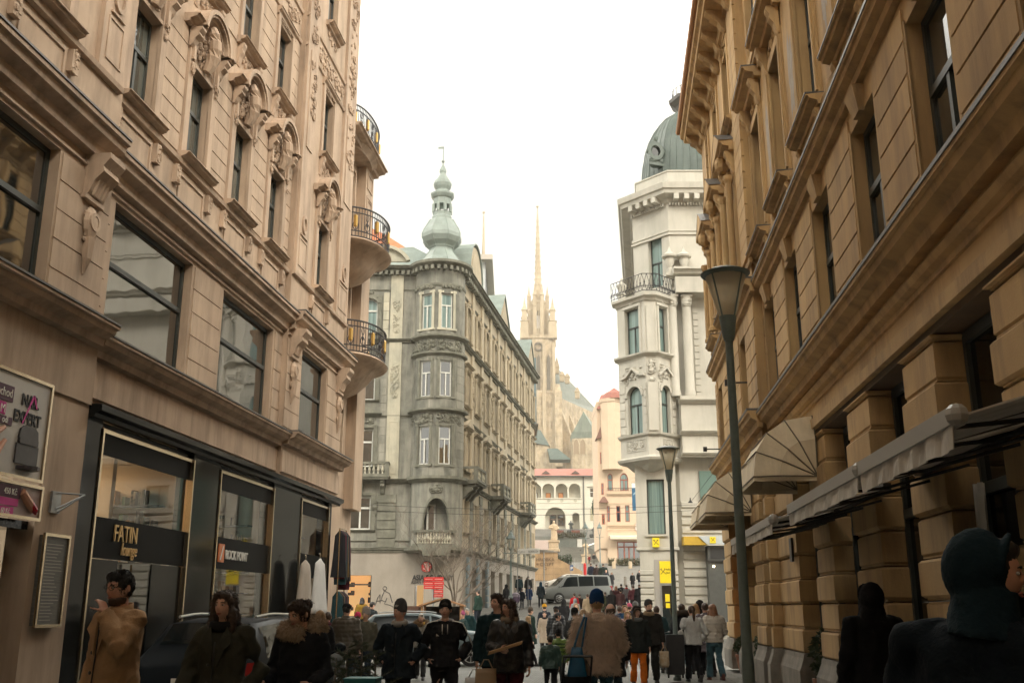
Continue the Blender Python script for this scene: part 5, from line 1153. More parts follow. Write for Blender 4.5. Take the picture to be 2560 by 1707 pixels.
# patches where the plaster has flaked
b = MB(TR)
pt = mat('bare_render_patch', (.40,.35,.29), (.33,.28,.23), scale=6, rough=.95)
for c, v0, v1, s_ in ((14.2,10.3,12.6,3),(17.15,10.2,12.2,5),(11.3,10.4,12.3,8),(20.0,10.0,12.4,11)):
    rd = random.Random(s_); b = MB(TR); pts = []
    n = 22
    for i in range(n):
        a_ = 2*PI*i/n; q = rd.uniform(.55, 1.1); pts.append((c+.26*q*math.cos(a_), .004, (v0+v1)/2+(v1-v0)/2*q*math.sin(a_)))
    b.poly(pts); b.build('flaked_patch', pt, RB)
# spot lamps and small fittings on the wall
for u, v in ((24.0,6.9),(30.6,6.3)):
    b = MB(lambda u_, w_, v_: (XR-BAY-w_, u_, v_)); b.tube([(u,0,v),(u,.5,v)], .02, 6); b.box(u-.05, u+.05, .45, .56, v-.07, v+.07); b.build('spot_lamp', BLACK, RB)
b = MB(TR); b.box(20.2, 20.45, .06, .1, 2.5, 2.95); b.build('wall_plaque', BLACK, RB)

# ---- awnings
def shell_awning(name, label, u0, u1, v0, v1, p, o, group=None):
    """Dutch hood: facetted quarter-round canvas between ribs, closed fan ends hinged at the wall"""
    T = lambda u, w_, v: (XR-o-w_, u, v)
    s = empty(name, (XR, (u0+u1)/2, v0), label, 'awning', group); h = v1-v0
    pr = [(p,-.08)]+[(.05+(p-.05)*math.cos(PI/2*i/16)**.85*(1-.018*abs(math.sin(PI*i/4))), h*math.sin(PI/2*i/16)**.92*(1-.018*abs(math.sin(PI*i/4)))) for i in range(17)]
    b = MB(T); n = 6; R_ = []
    for k in range(n+1):
        t = k/n; sag = .012*math.sin(PI*t); R_.append([(u0+(u1-u0)*t, w_-sag*(i > 1), v0+v-sag*(i > 1)) for i, (w_, v) in enumerate(pr)])
    b.rings(R_, cap=False, close=False)
    for u in (u0, u1):
        uu = u+(-.11 if u == u0 else .11)
        for q, r in zip(pr[1:], pr[2:]):
            m1, m2 = ((.03+(a_-.03)*.6, c_*.6) for a_, c_ in (q, r))
            b.poly([(u,.03,v0),(uu,m1[0],v0+m1[1]),(uu,m2[0],v0+m2[1])]); b.poly([(uu,m1[0],v0+m1[1]),(u,q[0],v0+q[1]),(u,r[0],v0+r[1]),(uu,m2[0],v0+m2[1])])
        b.poly([(u,.03,v0-.08),(u,p,v0-.08),(u,p,v0),(u,.03,v0)])
    b.build('canvas', CANVAS, s, norm=False, smooth=True)
    for w_, v in pr[1::4]:
        r = MB(T); r.tube([(u0-.004,.03,v0),(u0-.118,.03+(w_-.03)*.6,v0+v*.6),(u0-.004,w_+.004,v0+v),(u1+.004,w_+.004,v0+v),(u1+.118,.03+(w_-.03)*.6,v0+v*.6),(u1+.004,.03,v0)], .013, 5); r.build('rib', mat('awning_rib', (.16,.13,.09), rough=.6), s)
    return s
shell_awning('shell_awning', 'cream shell awning nearest the front lamp post, largest of the fanned canopies', 17.45, 19.5, 3.80, 4.84, 1.11, 0, 'cream shell awnings')
shell_awning('shell_awning', 'cream shell awning half hidden behind the front lamp post', 24.5, 26.65, 3.84, 4.86, 1.13, BAY, 'cream shell awnings')
shell_awning('shell_awning', 'smallest cream shell awning farthest along the ochre wall', 27.55, 29.7, 3.88, 4.88, 1.13, BAY, 'cream shell awnings')
def arm_awning(label, u0, u1, zt, p, val, seed):
    s = empty('folding_awning', (XR, (u0+u1)/2, zt), label, 'awning', 'grey folding awnings')
    x0 = .06; z1 = zt-.28*p
    b = MB(TR)
    rows = [(x0,zt),(x0+p*.33,zt-.28*p*.31),(x0+p*.66,zt-.28*p*.64),(x0+p,z1)]
    b.rings([[(u0,q,z),(u1,q,z),(u1,q,z-.012),(u0,q,z-.012)] for q, z in rows]); b.build('canvas', CANVASG, s)
    b = MB(TR); n = 40; rd = random.Random(seed); top, bot, back_ = [], [], []
    for i in range(n+1):
        u = u0+(u1-u0)*i/n; wv = .010*math.sin(i*.9+seed)+.006*math.sin(i*2.3); bz = z1-val*(1+.025*math.sin(i*.55))
        top.append((u, x0+p+.01, z1)); bot.append((u, x0+p+.02+wv, bz))
    mid_ = [((a[0]), (a[1]+c[1])/2+.01*math.sin(i), (a[2]+c[2])/2) for i, (a, c) in enumerate(zip(top, bot))]
    b.rings([top, mid_, bot], cap=False, close=False); o = b.build('valance', CANVASG, s, norm=False); sm = o.modifiers.new('thick', 'SOLIDIFY'); sm.thickness = .008
    b = MB(TR); b.box(u0-.04, u1+.04, x0+p-.05, x0+p+.035, z1-.05, z1+.055); b.ball((u0-.05, x0+p, z1), .07, 8, 6); b.build('front_bar', mat('pale_bar', (.40,.39,.36), rough=.5), s)
    b = MB(TR); b.box(u0, u1, 0, .1, zt-.04, zt+.05); b.build('roller_case', BLACK, s)
    for q in (.12, .5, .88):
        u = u0+(u1-u0)*q; b = MB(TR); b.tube([(u,.05,zt-.14),(u+.28,x0+p*.5,zt-.28*p*.5-.12),(u,x0+p-.03,z1-.02)], .017, 6); b.tube([(u,.05,zt-.02),(u,x0+p-.03,z1+.03)], .010, 5); b.build('folding_arm', BLACK, s)
    return s
arm_awning('nearest grey folding awning with the longest hanging valance on the ochre building', 6.0, 8.3, 3.11, 1.44, .19, 1)
arm_awning('grey folding awning in the middle of the ochre front, below the largest shell awning', 8.4, 11.75, 3.11, 1.44, .18, 2)
arm_awning('small grey folding awning just past the end of the long valances', 13.1, 15.75, 3.11, 1.44, .17, 3)
arm_awning('shortest grey folding awning, partly hidden by the front lamp post', 16.1, 17.8, 3.11, 1.42, .2, 4)
# draped blinds hanging beside the nearest openings
for lab, u, wv in (('grey blind hanging in folds inside the nearest archway of the ochre wall',7.4,-.15),('grey drape hanging by the second opening under the grey awnings',10.5,-.2)):
    b = MB(TR); R_ = []
    for k in range(5):
        z = 2.85-.55*k; R_.append([(u+.03*j, wv+.045*math.sin(j*1.4)+.01*k, z) for j in range(9)])
    b.rings(R_, cap=False, close=False); o = b.build('hanging_blind', CANVASG, None, org=(XR, u, 1.5), norm=False); tag(o, lab, 'blind'); sm = o.modifiers.new('thick','SOLIDIFY'); sm.thickness = .01

# ---- lamp posts with conical glass heads
def lamp_post(x, y, label, ztop=5.6):
    z0 = gz(x, y)+.034
    s = empty('street_lamp', (x, y, z0), label, 'street lamp', 'conical street lamps on the right pavement')
    H = ztop-z0
    b = MB(); b.lathe((x,y,z0), [(.068,0),(.068,1.0),(.06,1.08),(.047,H-1.05),(.047,H-.86)], 14); b.lathe((x,y,z0), [(.10,0),(.10,.06),(.085,.08)], 14); b.build('post', LAMPG, s, smooth=True)
    b = MB(); b.lathe((x,y,z0+H-.88), [(.06,0),(.075,.06),(.105,.3),(.098,.3),(.07,.08)], 14); b.build('socket', LAMPG, s, smooth=True)
    b = MB()
    for i in range(4):
        a = PI/4+PI/2*i; b.tube([(x+.08*math.cos(a),y+.08*math.sin(a),z0+H-.66),(x+.25*math.cos(a),y+.25*math.sin(a),z0+H-.07)], .011, 5)
    b.build('cage', LAMPG, s)
    b = MB(); b.lathe((x,y,z0+H-.6), [(.075,-.06),(.245,.53)], 20, cap=False); b.build('glass_cone', FROST, s, smooth=True)
    b = MB(); b.lathe((x,y,z0+H-.6), [(.07,0),(.08,.16),(.085,.2),(.0,.21)], 14); b.build('reflector', mat('lamp_inner', (.55,.48,.33), rough=.5), s, smooth=True)
    b = MB(); b.lathe((x,y,z0+H-.08), [(0,.0),(.24,.0),(.295,.03),(.30,.045),(.2,.09),(.05,.115),(0,.118)], 28); b.build('cap', LAMPG, s, smooth=True)
    b = MB(); b.lathe((x,y,z0+H-.14), [(0,0),(.1,.0),(.12,.06)], 16); b.build('lamp_disc', BLACK, s)
    return s
lamp_post(1.42, 11.75, 'nearest slim grey lamp post with a conical glass head, before the cream awning')
lamp_post(1.40, 25.6, 'second slim lamp post with a conical head, standing before the white corner building')
# potted shrubs standing in the recesses
def potted(x, y, h, label, seed):
    s = empty('potted_shrub', (x, y, .03), label, 'potted plant', 'potted shrubs along the ochre wall')
    b = MB(); b.lathe((x,y,.03), [(.16,0),(.22,.34),(.24,.34),(.24,.40),(.2,.40),(.19,.33)], 14); b.build('pot', POTCLAY, s, smooth=True)
    rd = random.Random(seed); b = MB()
    for i in range(420):
        t = rd.random(); z = .42+h*t; r_ = .26*math.sin(PI*min(t*.9+.12,1))**.7*rd.uniform(.5,1.1); a = rd.uniform(0,6.28)
        c = Vector((x+r_*math.cos(a), y+r_*math.sin(a), z)); d = Vector((rd.uniform(-1,1),rd.uniform(-1,1),rd.uniform(-.3,1))).normalized()*.07; e = d.cross(Vector((rd.random(),rd.random(),rd.random()))).normalized()*.03
        b.poly([c-d, c+e, c+d, c-e])
    b.build('foliage', LEAF, s, norm=False); b = MB(); b.tube([(x,y,.35),(x,y,.42+h*.7)], .02, 5); b.build('stem', TWIG, s)
potted(3.62, 18.9, .85, 'potted dark shrub in a clay pot, nearest of the row by the ochre wall', 1)
potted(3.5, 25.4, .75, 'potted dark shrub between the second pair of ochre piers', 2)
potted(3.35, 28.4, .5, 'small potted shrub by the orange doorway', 3)
# ---------------------------------------------------------------- far frame facades
def segT(P, Q):
    """facade between plan points P and Q (far frame a, d); u runs from P to Q, w towards the viewer's side"""
    P = Vector(P); Q = Vector(Q); e = (Q-P).normalized(); n = Vector((e.y, -e.x))
    def T(u, w, v):
        p = P+e*u+n*w
        return wd(p.x, p.y, v)
    return T, (Q-P).length
TF = lambda d: (lambda u, w, v: wd(u, d-w, v))
# ---------------------------------------------------------------- grey corner building with a turret
D = 62.
X_ = lambda px, d=D: AX(px, d, 1100)
Z_ = lambda py, d=D: AZ(py, d)
GB = empty('corner_building', wd(X_(1000), D, gz(*wd(X_(1000), D)[:2])), 'weathered grey corner building with a green onion turret and stone balconies', 'building')
T0 = TF(D)
zg = .6
zs = Z_(1372); zc = Z_(668)
aL, aT = X_(780), X_(1062)
# levels: (sill, head) of the four upper floors
LV = [(Z_(1323),Z_(1241)),(Z_(1166),Z_(1072)),(Z_(999),Z_(911)),(Z_(832),Z_(747))]
ZL = [Z_(1197), Z_(1030), Z_(848)]              # string courses
cw = X_(906); 
w = MB(T0); hh = []
for k, (a, b) in enumerate(LV): hh.append((cw-.66, cw+.66, a, b, .3) if k == 3 else (cw-.66, cw+.66, a, b))
w.wall(aL, aT, zs, zc, hh, .3)
w.build('wall', GREYP, GB)
w = MB(T0); w.wall(aL, X_(1003), zg, zs, [(X_(800),X_(941),zg,Z_(1437))], .5); w.wall(X_(1003), X_(1160), zg, zs, [(X_(1046),X_(1067),zg,Z_(1461))], .5, w=.02); w.build('shop_wall', SHOPW, GB)
for k, (a, b) in enumerate(LV):
    window(GB, T0, cw-.66, cw+.66, a, b, -.2, WFRAME, PANET if k == 3 else PANE, trans=.66, arch=.3 if k == 3 else 0, fr=.09)
# plan curve of the round corner bay
uc, R_T = X_(1093), 1.62
def Tcyl(ang0, r):         # wraps u (metres along arc) round the bay
    return lambda u, w, v: wd(uc+(r+w)*math.sin(u/r), D+.35-(r+w)*math.cos(u/r), v)
TT = Tcyl(0, R_T)
arc = R_T*R(92)
b = MB(TT)
tw = [(-.62*R_T*.9, 0), (.42*R_T*1.0, 0)]
tw = [-.50*R_T, .36*R_T]
th = .40
n = 30
def cylwall(v0, v1, holes):
    us = sorted({-arc, arc, *[h[0] for h in holes], *[h[1] for h in holes], *[-arc+2*arc*i/n for i in range(n+1)]}); vs = sorted({v0, v1, *[h[2] for h in holes], *[h[3] for h in holes]})
    for p, q in zip(us, us[1:]):
        for c, d in zip(vs, vs[1:]):
            if any(h[0] < (p+q)/2 < h[1] and h[2] < (c+d)/2 < h[3] for h in holes): continue
            b.poly([(p,0,c),(q,0,c),(q,0,d),(p,0,d)])
    for h in holes:
        for p, q, c, d in ((h[0],h[0],h[2],h[3]),(h[1],h[1],h[2],h[3])): b.poly([(p,0,c),(p,-.2,c),(p,-.2,d),(p,0,d)])
        for c in (h[2], h[3]): b.poly([(h[0],0,c),(h[1],0,c),(h[1],-.2,c),(h[0],-.2,c)])
cylwall(ZL[0], zc, [(t-th, t+th, a, c) for t in tw for a, c in LV[1:]])
b.build('round_bay', GREYP, GB)
for t in tw:
    for k, (a, c) in enumerate(LV[1:]): window(GB, TT, t-th, t+th, a, c, -.12, WFRAME, PANET if k == 2 else PANE, trans=.66, fr=.07)
def ring(v0, v1, w0, w1, name='string_course', m=GREYT, a0=-arc, a1=arc):
    q = MB(TT); nn = 24
    q.rings([[(a0+(a1-a0)*i/nn, w, v) for w, v in ((-.05,v0),(w0,v0),(w1,(v0+v1)/2),(w1,v1),(-.05,v1))] for i in range(nn+1)]); q.build(name, m, GB)
# cornices and string courses, front and bay
t = MB(T0)
for v, p, h in ((zc,.55,.35),(ZL[2],.3,.25),(ZL[1]-.2,.12,.15),(ZL[0],.42,.25),(zs+.1,.25,.3),(Z_(724),.08,.12),(Z_(1350),.1,.1)):
    t.mold(aL, X_(1035), CORN(v, 0, h, p)); cut(t, 'string_course', GREYT, GB)
for v0, v1, a, c in ((zc-.35,zc,.15,.5),(ZL[2]-.25,ZL[2],.08,.28),(ZL[1]-.2,ZL[1],.06,.32),(ZL[0]-.3,ZL[0]+.04,.08,.32),(Z_(730),Z_(722),.03,.07),(LV[2][1]+.3,LV[2][1]+.55,.05,.22)): ring(v0, v1, a, c)
dn = MB(T0)
for i in range(16):
    u = aL+.3+i*.36
    if u < X_(1035): dn.box(u, u+.2, 0, .42, zc-.62, zc-.36)
dn.box(aL, X_(1035), -.01, .05, zc-.64, zc-.34)
cut(dn, 'dentil_row', GREYT, GB); dn.T = TT
for i in range(15): u = -arc+.1+i*2*arc/15; dn.box(u, u+.17, 0, .38, zc-.62, zc-.36)
cut(dn, 'dentil_row', GREYT, GB)
# window surrounds, ornament panels and pilaster on the front
o = MB(T0)
for k, (a, c) in enumerate(LV):
    for s_ in (-1,1): o.box(cw+s_*.82-.13, cw+s_*.82+.13, -.01, .08, a-.1, c+.1)
    o.box(cw-.95, cw+.95, -.01, .1, c+.08, c+.24); o.mold(cw-1.0, cw+1.0, CORN(a-.02, 0, .14, .2))
    if k == 1:
        relief(o, cw-.8, cw+.8, c+.28, c+.75, .03, 40, .11, 3, .8); o.mold(cw-1.15, cw+1.15, CORN(c+.95, 0, .16, .3))
        o.rings([[(cw-1.2,q,c+.96),(cw,q,c+1.5),(cw+1.2,q,c+.96)] for q in (0,.32)])
    if k == 3: o.arch(cw, c-.3, .66, .9, 0, .12, 12, ell=.5); relief(o, cw-.4, cw+.4, c+.2, c+.55, .06, 14, .12, 5, .9)
    if k == 0:
        for s_ in (-1,1): console(o, cw+s_*.95, zs+2.9, 0, .9, .24, .3)
    cut(o, 'window_surround', GREYT, GB)
jr = MB(T0)
for va, vb in ((ZL[0]+.05,ZL[1]-.4),(ZL[1]+.05,ZL[2]-.5),(ZL[2]+.05,Z_(728)-.1)):
    for ua, ub in ((aL+.1,cw-1.05),(cw+1.05,X_(962))):
        n_ = max(2, int((vb-va)/.52)); rust(jr, ua, ub, va, vb, n_, .03, .025); cut(jr, 'ashlar_courses', GREYP if va < ZL[2] else GREYU, GB)
jr.T = TT
for va, vb in ((ZL[0]+.1,ZL[1]-.3),(ZL[1]+.1,ZL[2]-.4)):
    n_ = int((vb-va)/.52); h_ = (vb-va)/n_
    for i in range(n_):
        for ua, ub in ((-arc*.99,-arc*.70),(arc*.52,arc*.95)): jr.rings([[(ua+(ub-ua)*k/4, w_, v) for w_, v in ((-.02,va+i*h_+.015),(.03,va+i*h_+.015),(.03,va+(i+1)*h_-.015),(-.02,va+(i+1)*h_-.015))] for k in range(5)])
    cut(jr, 'ashlar_courses', GREYP, GB)
pa, pb = X_(966), X_(998)
o.box(pa, pb, -.01, .1, ZL[0], zc-.6); frame_rect(o, pa+.1, pb-.1, ZL[0]+.3, ZL[1]-.6, .1, .06, .03); relief(o, pa+.1, pb-.1, LV[2][0], LV[2][1], .11, 60, .1, 8, .7); relief(o, pa+.15, pb-.15, LV[3][0], LV[3][1], .11, 26, .09, 9, .8)
o.build('pilaster', GREYU, GB)
r = MB(T0); rust(r, X_(950), X_(995), zs+.1, Z_(1235), 6, .05, .1); r.build('rusticated_pier', GREYT, GB)
o = MB(TT)
for s0, s1 in ((-arc*.92,-.06*R_T),(-.0*R_T,arc*.7)):
    relief(o, s0, s1, LV[2][1]+.6, ZL[2]-.3, .02, 55, .13, int(s0*10), .9); cut(o, 'carved_frieze', GREYT, GB)
    relief(o, s0, s1, LV[1][1]+.12, ZL[1]-.25, .02, 44, .12, int(s1*10), .9); cut(o, 'carved_frieze', GREYT, GB)
    relief(o, s0, s1, LV[3][1]+.35, Z_(728), .02, 14, .13, 6, .9); cut(o, 'carved_frieze', GREYT, GB)
o = MB(TT)
for t_ in tw:
    for a, c in LV[1:]:
        o.box(t_-th-.16, t_-th, -.02, .06, a-.1, c+.2); o.box(t_+th, t_+th+.16, -.02, .06, a-.1, c+.2); o.box(t_-th-.2, t_+th+.2, -.02, .1, c+.04, c+.18); o.box(t_-th-.22, t_+th+.22, -.02, .16, a-.14, a-.02)
        cut(o, 'window_surround', GREYU if a == LV[3][0] else GREYT, GB)
# balcony with balusters on the front
def stone_balcony(T, u0, u1, vf, p, parent, nb):
    b = MB(T); b.box(u0, u1, 0, p, vf-.22, vf-.02); b.box(u0-.05, u1+.05, 0, p+.06, vf-.1, vf); b.box(u0, u1, p-.22, p, vf+.72, vf+.86); b.box(u0, u1, p-.2, p-.02, vf, vf+.12)
    for u in (u0, (u0+u1)/2-.12, u1-.24): b.box(u, u+.24, p-.22, p, vf, vf+.86)
    b.box(u0, u0+.2, 0, p-.2, vf+.72, vf+.86); b.box(u1-.2, u1, 0, p-.2, vf+.72, vf+.86)
    s = b.build('stone_balcony', GREYT, parent)
    c = MB(T); balusters(c, u0+.26, (u0+u1)/2-.14, vf+.12, vf+.72, p-.11, nb, .09); balusters(c, (u0+u1)/2+.14, u1-.26, vf+.12, vf+.72, p-.11, nb, .09); c.build('balusters', GREYU, s)
    c = MB(T)
    for q in (.12,.5,.88): console(c, u0+(u1-u0)*q, vf-.2, 0, .95, .26, p*.85)
    c.build('balcony_brackets', GREYT, s)
stone_balcony(T0, X_(838), X_(978), Z_(1192), .75, GB, 5)
# lower corner: niche with a balcony under the round bay
lo = MB(TT); nlo = 24; za = Z_(1232)
ang = [-arc+2*arc*i/nlo for i in range(nlo+1)]
def niche(u):
    h0 = .5*R_T; x = u-.12
    return zs+.95+ (2.0*math.sqrt(max(0, 1-(x/h0)**2)) if abs(x) < h0 else -.95-.0)
for p, q in zip(ang, ang[1:]):
    lo.poly([(p,.0,max(niche(p),zs)),(q,.0,max(niche(q),zs)),(q,.0,ZL[0]),(p,.0,ZL[0])])
lo.build('bay_base', GREYP, GB)
q = MB(TF(D-.75)); q.wall(X_(1040), X_(1130), zs, ZL[0], [(X_(1055),X_(1094),zs+.2,Z_(1262))], .2, w=-.2); q.build('niche_wall', GREYP, GB)
window(GB, TF(D-.75), X_(1055), X_(1094), zs+.2, Z_(1262), -.32, WFRAME, PANE, trans=0, fr=.1)
q = MB(TT); q.rings([[(-.66*R_T+1.32*R_T*i/16, w_, v) for w_, v in ((-.05,0),(.14,0),(.14,.18),(-.05,.18))] for i in range(2)]) if False else None
for i in range(20):
    a0 = .07-.5*R_T+1.0*R_T*i/20; a1 = a0+1.0*R_T/20
    q.rings([[(u+.05, w_, niche(u+.05)+dv) for w_, dv in ((-.02,0),(.16,0),(.16,.22),(-.02,.22))] for u in (a0, a1)])
relief(q, -.3, .5, zs+3.3, zs+3.75, .05, 18, .13, 4, .9); q.build('niche_arch', GREYT, GB)
q = MB(TT)
for v0, v1, w1 in ((zs+.0,zs+.16,.3),(zs+.16,zs+.26,.2),(zs+.92,zs+1.06,.28)): q.rings([[(-.8*R_T+1.6*R_T*i/16, w_, v) for w_, v in ((-.2,v0),(w1,v0),(w1,v1),(-.2,v1))] for i in range(17)])
s_ = q.build('stone_balcony', GREYT, GB); q = MB(TT); balusters(q, -.62*R_T, .62*R_T, zs+.26, zs+.92, .16, 13, .085); q.build('balusters', GREYU, s_)
q = MB(TT); q.rings([[(-.35*R_T+.9*R_T*i/8, w_, v) for w_, v in ((0,zs-.5),(.3,zs-.45),(.35,zs),(0,zs))] for i in range(9)]); q.build('balcony_brackets', GREYT, GB)
ring(zs-.25, zs+.02, .15, .34, 'string_course')
# turret
tz = lambda py: AZ(py, D)
px_m = lambda r: r*(D/2489.)*1.0
c0 = wd(uc+.02, D+.2)
pr = [(56,664),(52,655),(42,642),(34,632),(31,627),(31,622),(33,621),(35,617),(46,608),(53,597),(53,588),(48,576),(40,564),(34,554),(31,550)]
b = MB(); b.lathe((c0.x,c0.y,0), [(px_m(r)*1.03, tz(y)) for r, y in pr], 8, a0=PI/8+YAW, a1=2*PI+PI/8+YAW); b.build('turret_roof', COPPER, GB)
b = MB(); 
for i in range(8):
    a = PI/8+YAW+i*PI/4
    b.tube([(c0.x+px_m(r)*1.035*math.cos(a), c0.y+px_m(r)*1.035*math.sin(a), tz(y)) for r, y in pr], .03, 5)
b.build('roof_seams', COPPER, GB)
b = MB(); b.lathe((c0.x,c0.y,0), [(px_m(28),tz(551)),(px_m(28),tz(543)),(px_m(25),tz(540)),(px_m(25),tz(530))], 8, a0=PI/8+YAW, a1=2*PI+PI/8+YAW)
b.lathe((c0.x,c0.y,0), [(px_m(25),tz(512)),(px_m(25),tz(497)),(px_m(29),tz(494)),(px_m(33),tz(488)),(px_m(33),tz(484)),(px_m(20),tz(478))], 8, a0=PI/8+YAW, a1=2*PI+PI/8+YAW)
for i in range(8):
    a = PI/8+YAW+i*PI/4; b.tube([(c0.x+px_m(24)*math.cos(a), c0.y+px_m(24)*math.sin(a), tz(531)),(c0.x+px_m(24)*math.cos(a), c0.y+px_m(24)*math.sin(a), tz(511))], .11, 6)
b.build('turret_lantern', COPPER, GB)
b = MB(); b.lathe((c0.x,c0.y,0), [(px_m(r), tz(y)) for r, y in ((20,478),(18,474),(23,466),(25,459),(22,452),(15,443),(9,435),(8,430),(9.5,427),(9,422),(5,415),(2,408),(1.4,405))], 12); b.ball((c0.x,c0.y,tz(401)), px_m(4.5), 10, 6); b.tube([(c0.x,c0.y,tz(405)),(c0.x,c0.y,tz(364))], .035, 6); b.box(c0.x-.35, c0.x+.05, c0.y-.01, c0.y+.01, tz(369), tz(364)); b.build('turret_finial', COPPER, GB)
# curved gable and tiled roof behind
b = MB(T0); cg = X_(940); rg = 2.0
b.arch(cg, zc-.2, rg-.25, rg, -.1, .3, 16, R(22), R(158), .85); b.prism([(cg+ (rg-.2)*math.cos(R(22)+R(136)*i/12), zc-.2+(rg-.2)*.85*math.sin(R(22)+R(136)*i/12)) for i in range(13)], -.1, .05, 'y'); b.build('curved_gable', GREYU, GB)
b = MB(T0); b.rings([[(aL,-1.2,zc-.1),(X_(1110),-1.2,zc-.1),(X_(1110),-9,zc-.1),(aL,-9,zc-.1)],[(aL,-6.5,AZ(535,68.5)),(AX(962,68.5,590),-6.5,AZ(586,68.5)),(AX(962,68.5,590),-7,AZ(586,68.5)),(aL,-7,AZ(535,68.5))]]); b.build('roof', mat('orange_roof_tiles', (.50,.17,.075), (.42,.14,.065), scale=2.5, rough=.85, bump=.6, bscale=14), GB)
# long flank climbing the side street
angS = R(9.7); P0 = Vector((X_(1150), D+.55)); e = Vector((math.sin(angS), math.cos(angS))); LEN = 32.
TS, _ = segT(P0, P0+e*LEN)
pitch = LEN/10.; wn = []
for i in range(10):
    c = pitch*(i+.5)
    wn += [c]
hs = []
for c in wn:
    for k, (a, b_) in enumerate(LV): hs.append((c-.62, c+.62, a, b_, .35) if k == 3 else (c-.62, c+.62, a, b_))
w = MB(TS); w.wall(0, LEN, zs, ZL[1], [h for h in hs if h[3] < ZL[1]], .3); w.wall(0, LEN, ZL[1], zc, [h for h in hs if h[2] > ZL[1]], .3)
w.poly([(LEN,0,zs),(LEN,-12,zs),(LEN,-12,zc),(LEN,0,zc)]); w.poly([(0,0,zc),(LEN,0,zc),(LEN,-10,zc),(0,-10,zc)])
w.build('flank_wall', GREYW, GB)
w = MB(TS); w.wall(0, LEN, -.5, zs, [(c-.75, c+.75, -.5, zs-.9) for c in wn[1:]], .4); w.box(-.1, LEN, -.6, -.45, -.5, zs); w.build('shop_wall', SHOPW, GB)
for c in wn:
    for k, (a, b_) in enumerate(LV): window(GB, TS, c-.62, c+.62, a, b_, -.2, WFRAME, PANE, trans=.66, arch=.35 if k == 3 else 0, fr=.08)
t = MB(TS)
for v, p, h in ((zc,.6,.4),(ZL[2],.32,.28),(ZL[1]-.1,.16,.2),(ZL[0],.3,.25),(zs+.1,.3,.3),(Z_(728),.1,.14)):
    t.mold(-.2, LEN+.3, CORN(v, 0, h, p)); cut(t, 'string_course', GREYT, GB)
t.box(0, LEN, -.01, .05, zc-.7, zc-.38)
for i in range(62): t.box(i*.52+.1, i*.52+.34, 0, .42, zc-.68, zc-.4)
cut(t, 'dentil_row', GREYT, GB)
for i, c in enumerate(wn):
    for k, (a, b_) in enumerate(LV):
        for s_ in (-1,1):
            if k: t.lathe((c+s_*.85, .14, a-.1), [(.14,0),(.14,.12),(.1,.18),(.09,b_-a-.15),(.15,b_-a),(.16,b_-a+.15)], 8)
            else: t.box(c+s_*.8-.12, c+s_*.8+.12, -.01, .1, a, b_)
        if k in (1,2):
            t.mold(c-1.1, c+1.1, CORN(b_+.42, 0, .22, .36)); relief(t, c-.7, c+.7, b_+.05, b_+.3, .04, 12, .1, i*7+k, .9)
            if k == 1 and i % 2 == 0: t.rings([[(c-1.1,q,b_+.44),(c,q,b_+1.0),(c+1.1,q,b_+.44)] for q in (0,.36)])
        if k == 3: t.arch(c, b_-.35, .62, .85, 0, .16, 10, ell=.56); relief(t, c-.25, c+.25, b_, b_+.5, .12, 6, .13, i+40, 1.)
        t.mold(c-.95, c+.95, CORN(a-.02, 0, .16, .22))
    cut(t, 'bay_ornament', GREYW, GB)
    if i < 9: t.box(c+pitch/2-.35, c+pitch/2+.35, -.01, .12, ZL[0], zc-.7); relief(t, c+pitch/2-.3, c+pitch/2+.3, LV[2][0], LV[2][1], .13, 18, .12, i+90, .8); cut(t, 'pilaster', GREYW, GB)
    if i == 0 or i < 9: rust(t, c+pitch/2-.45, c+pitch/2+.45, zs+.1, ZL[0]-.35, 6, .06, .1); cut(t, 'rusticated_pier', GREYT, GB)
BLUEST = mat('blue_grey_stone', (.19,.235,.25), (.15,.185,.20), scale=3, rough=.8)
for i in (0,1,2):
    rust(t, .35+i*pitch+1.7, .35+i*pitch+2.3, .6, zs-.3, 9, .06, .16); cut(t, 'shop_pier', BLUEST, GB)
for c in (wn[0]+.2, wn[3], wn[7]): stone_balcony(TS, c-1.5, c+1.5, ZL[0]+.05, 1.05, GB, 4)
# gables above the flank cornice
for u0, u1, h, arch_ in ((.6,4.6,2.4,True),(11.5,16.,2.3,False),(25.5,30.,2.3,False)):
    b = MB(TS)
    if arch_: pts = [((u0+u1)/2+(u1-u0)/2*math.cos(PI*i/12), zc+h*math.sin(PI*i/12)) for i in range(13)]
    else: pts = [(u0,zc),(u1,zc),((u0+u1)/2,zc+h)]
    b.prism(pts, -1.2, .35, 'y') ; b.prism([((u0+u1)/2+(p[0]-(u0+u1)/2)*.8, zc+(p[1]-zc)*.8) for p in pts], .34, .40, 'y')
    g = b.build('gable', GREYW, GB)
    b = MB(TS)
    m_ = [((p[0]-(u0+u1)/2)*1.06+(u0+u1)/2, zc+(p[1]-zc)*1.06+.04) for p in pts]
    if arch_: b.rings([[(p[0],q,p[1]) for q in (-2.5,.45)]+[(p[0],q,p[1]+.1) for q in (.45,-2.5)] for p in m_])
    else:
        for p, q in ((m_[0],m_[2]),(m_[2],m_[1])): b.rings([[(p[0],-2.5,p[1]),(p[0],.45,p[1]),(p[0],.45,p[1]+.12),(p[0],-2.5,p[1]+.12)],[(q[0],-2.5,q[1]),(q[0],.45,q[1]),(q[0],.45,q[1]+.12),(q[0],-2.5,q[1]+.12)]])
    b.build('gable_roof', COPPER, g)
b = MB(TS); b.rings([[(0,-.3,zc),(LEN,-.3,zc),(LEN,-9,zc),(0,-9,zc)],[(2,-4,zc+2.6),(LEN-2,-4,zc+2.6),(LEN-2,-5,zc+2.6),(2,-5,zc+2.6)]]); b.build('roof', COPPER, GB)
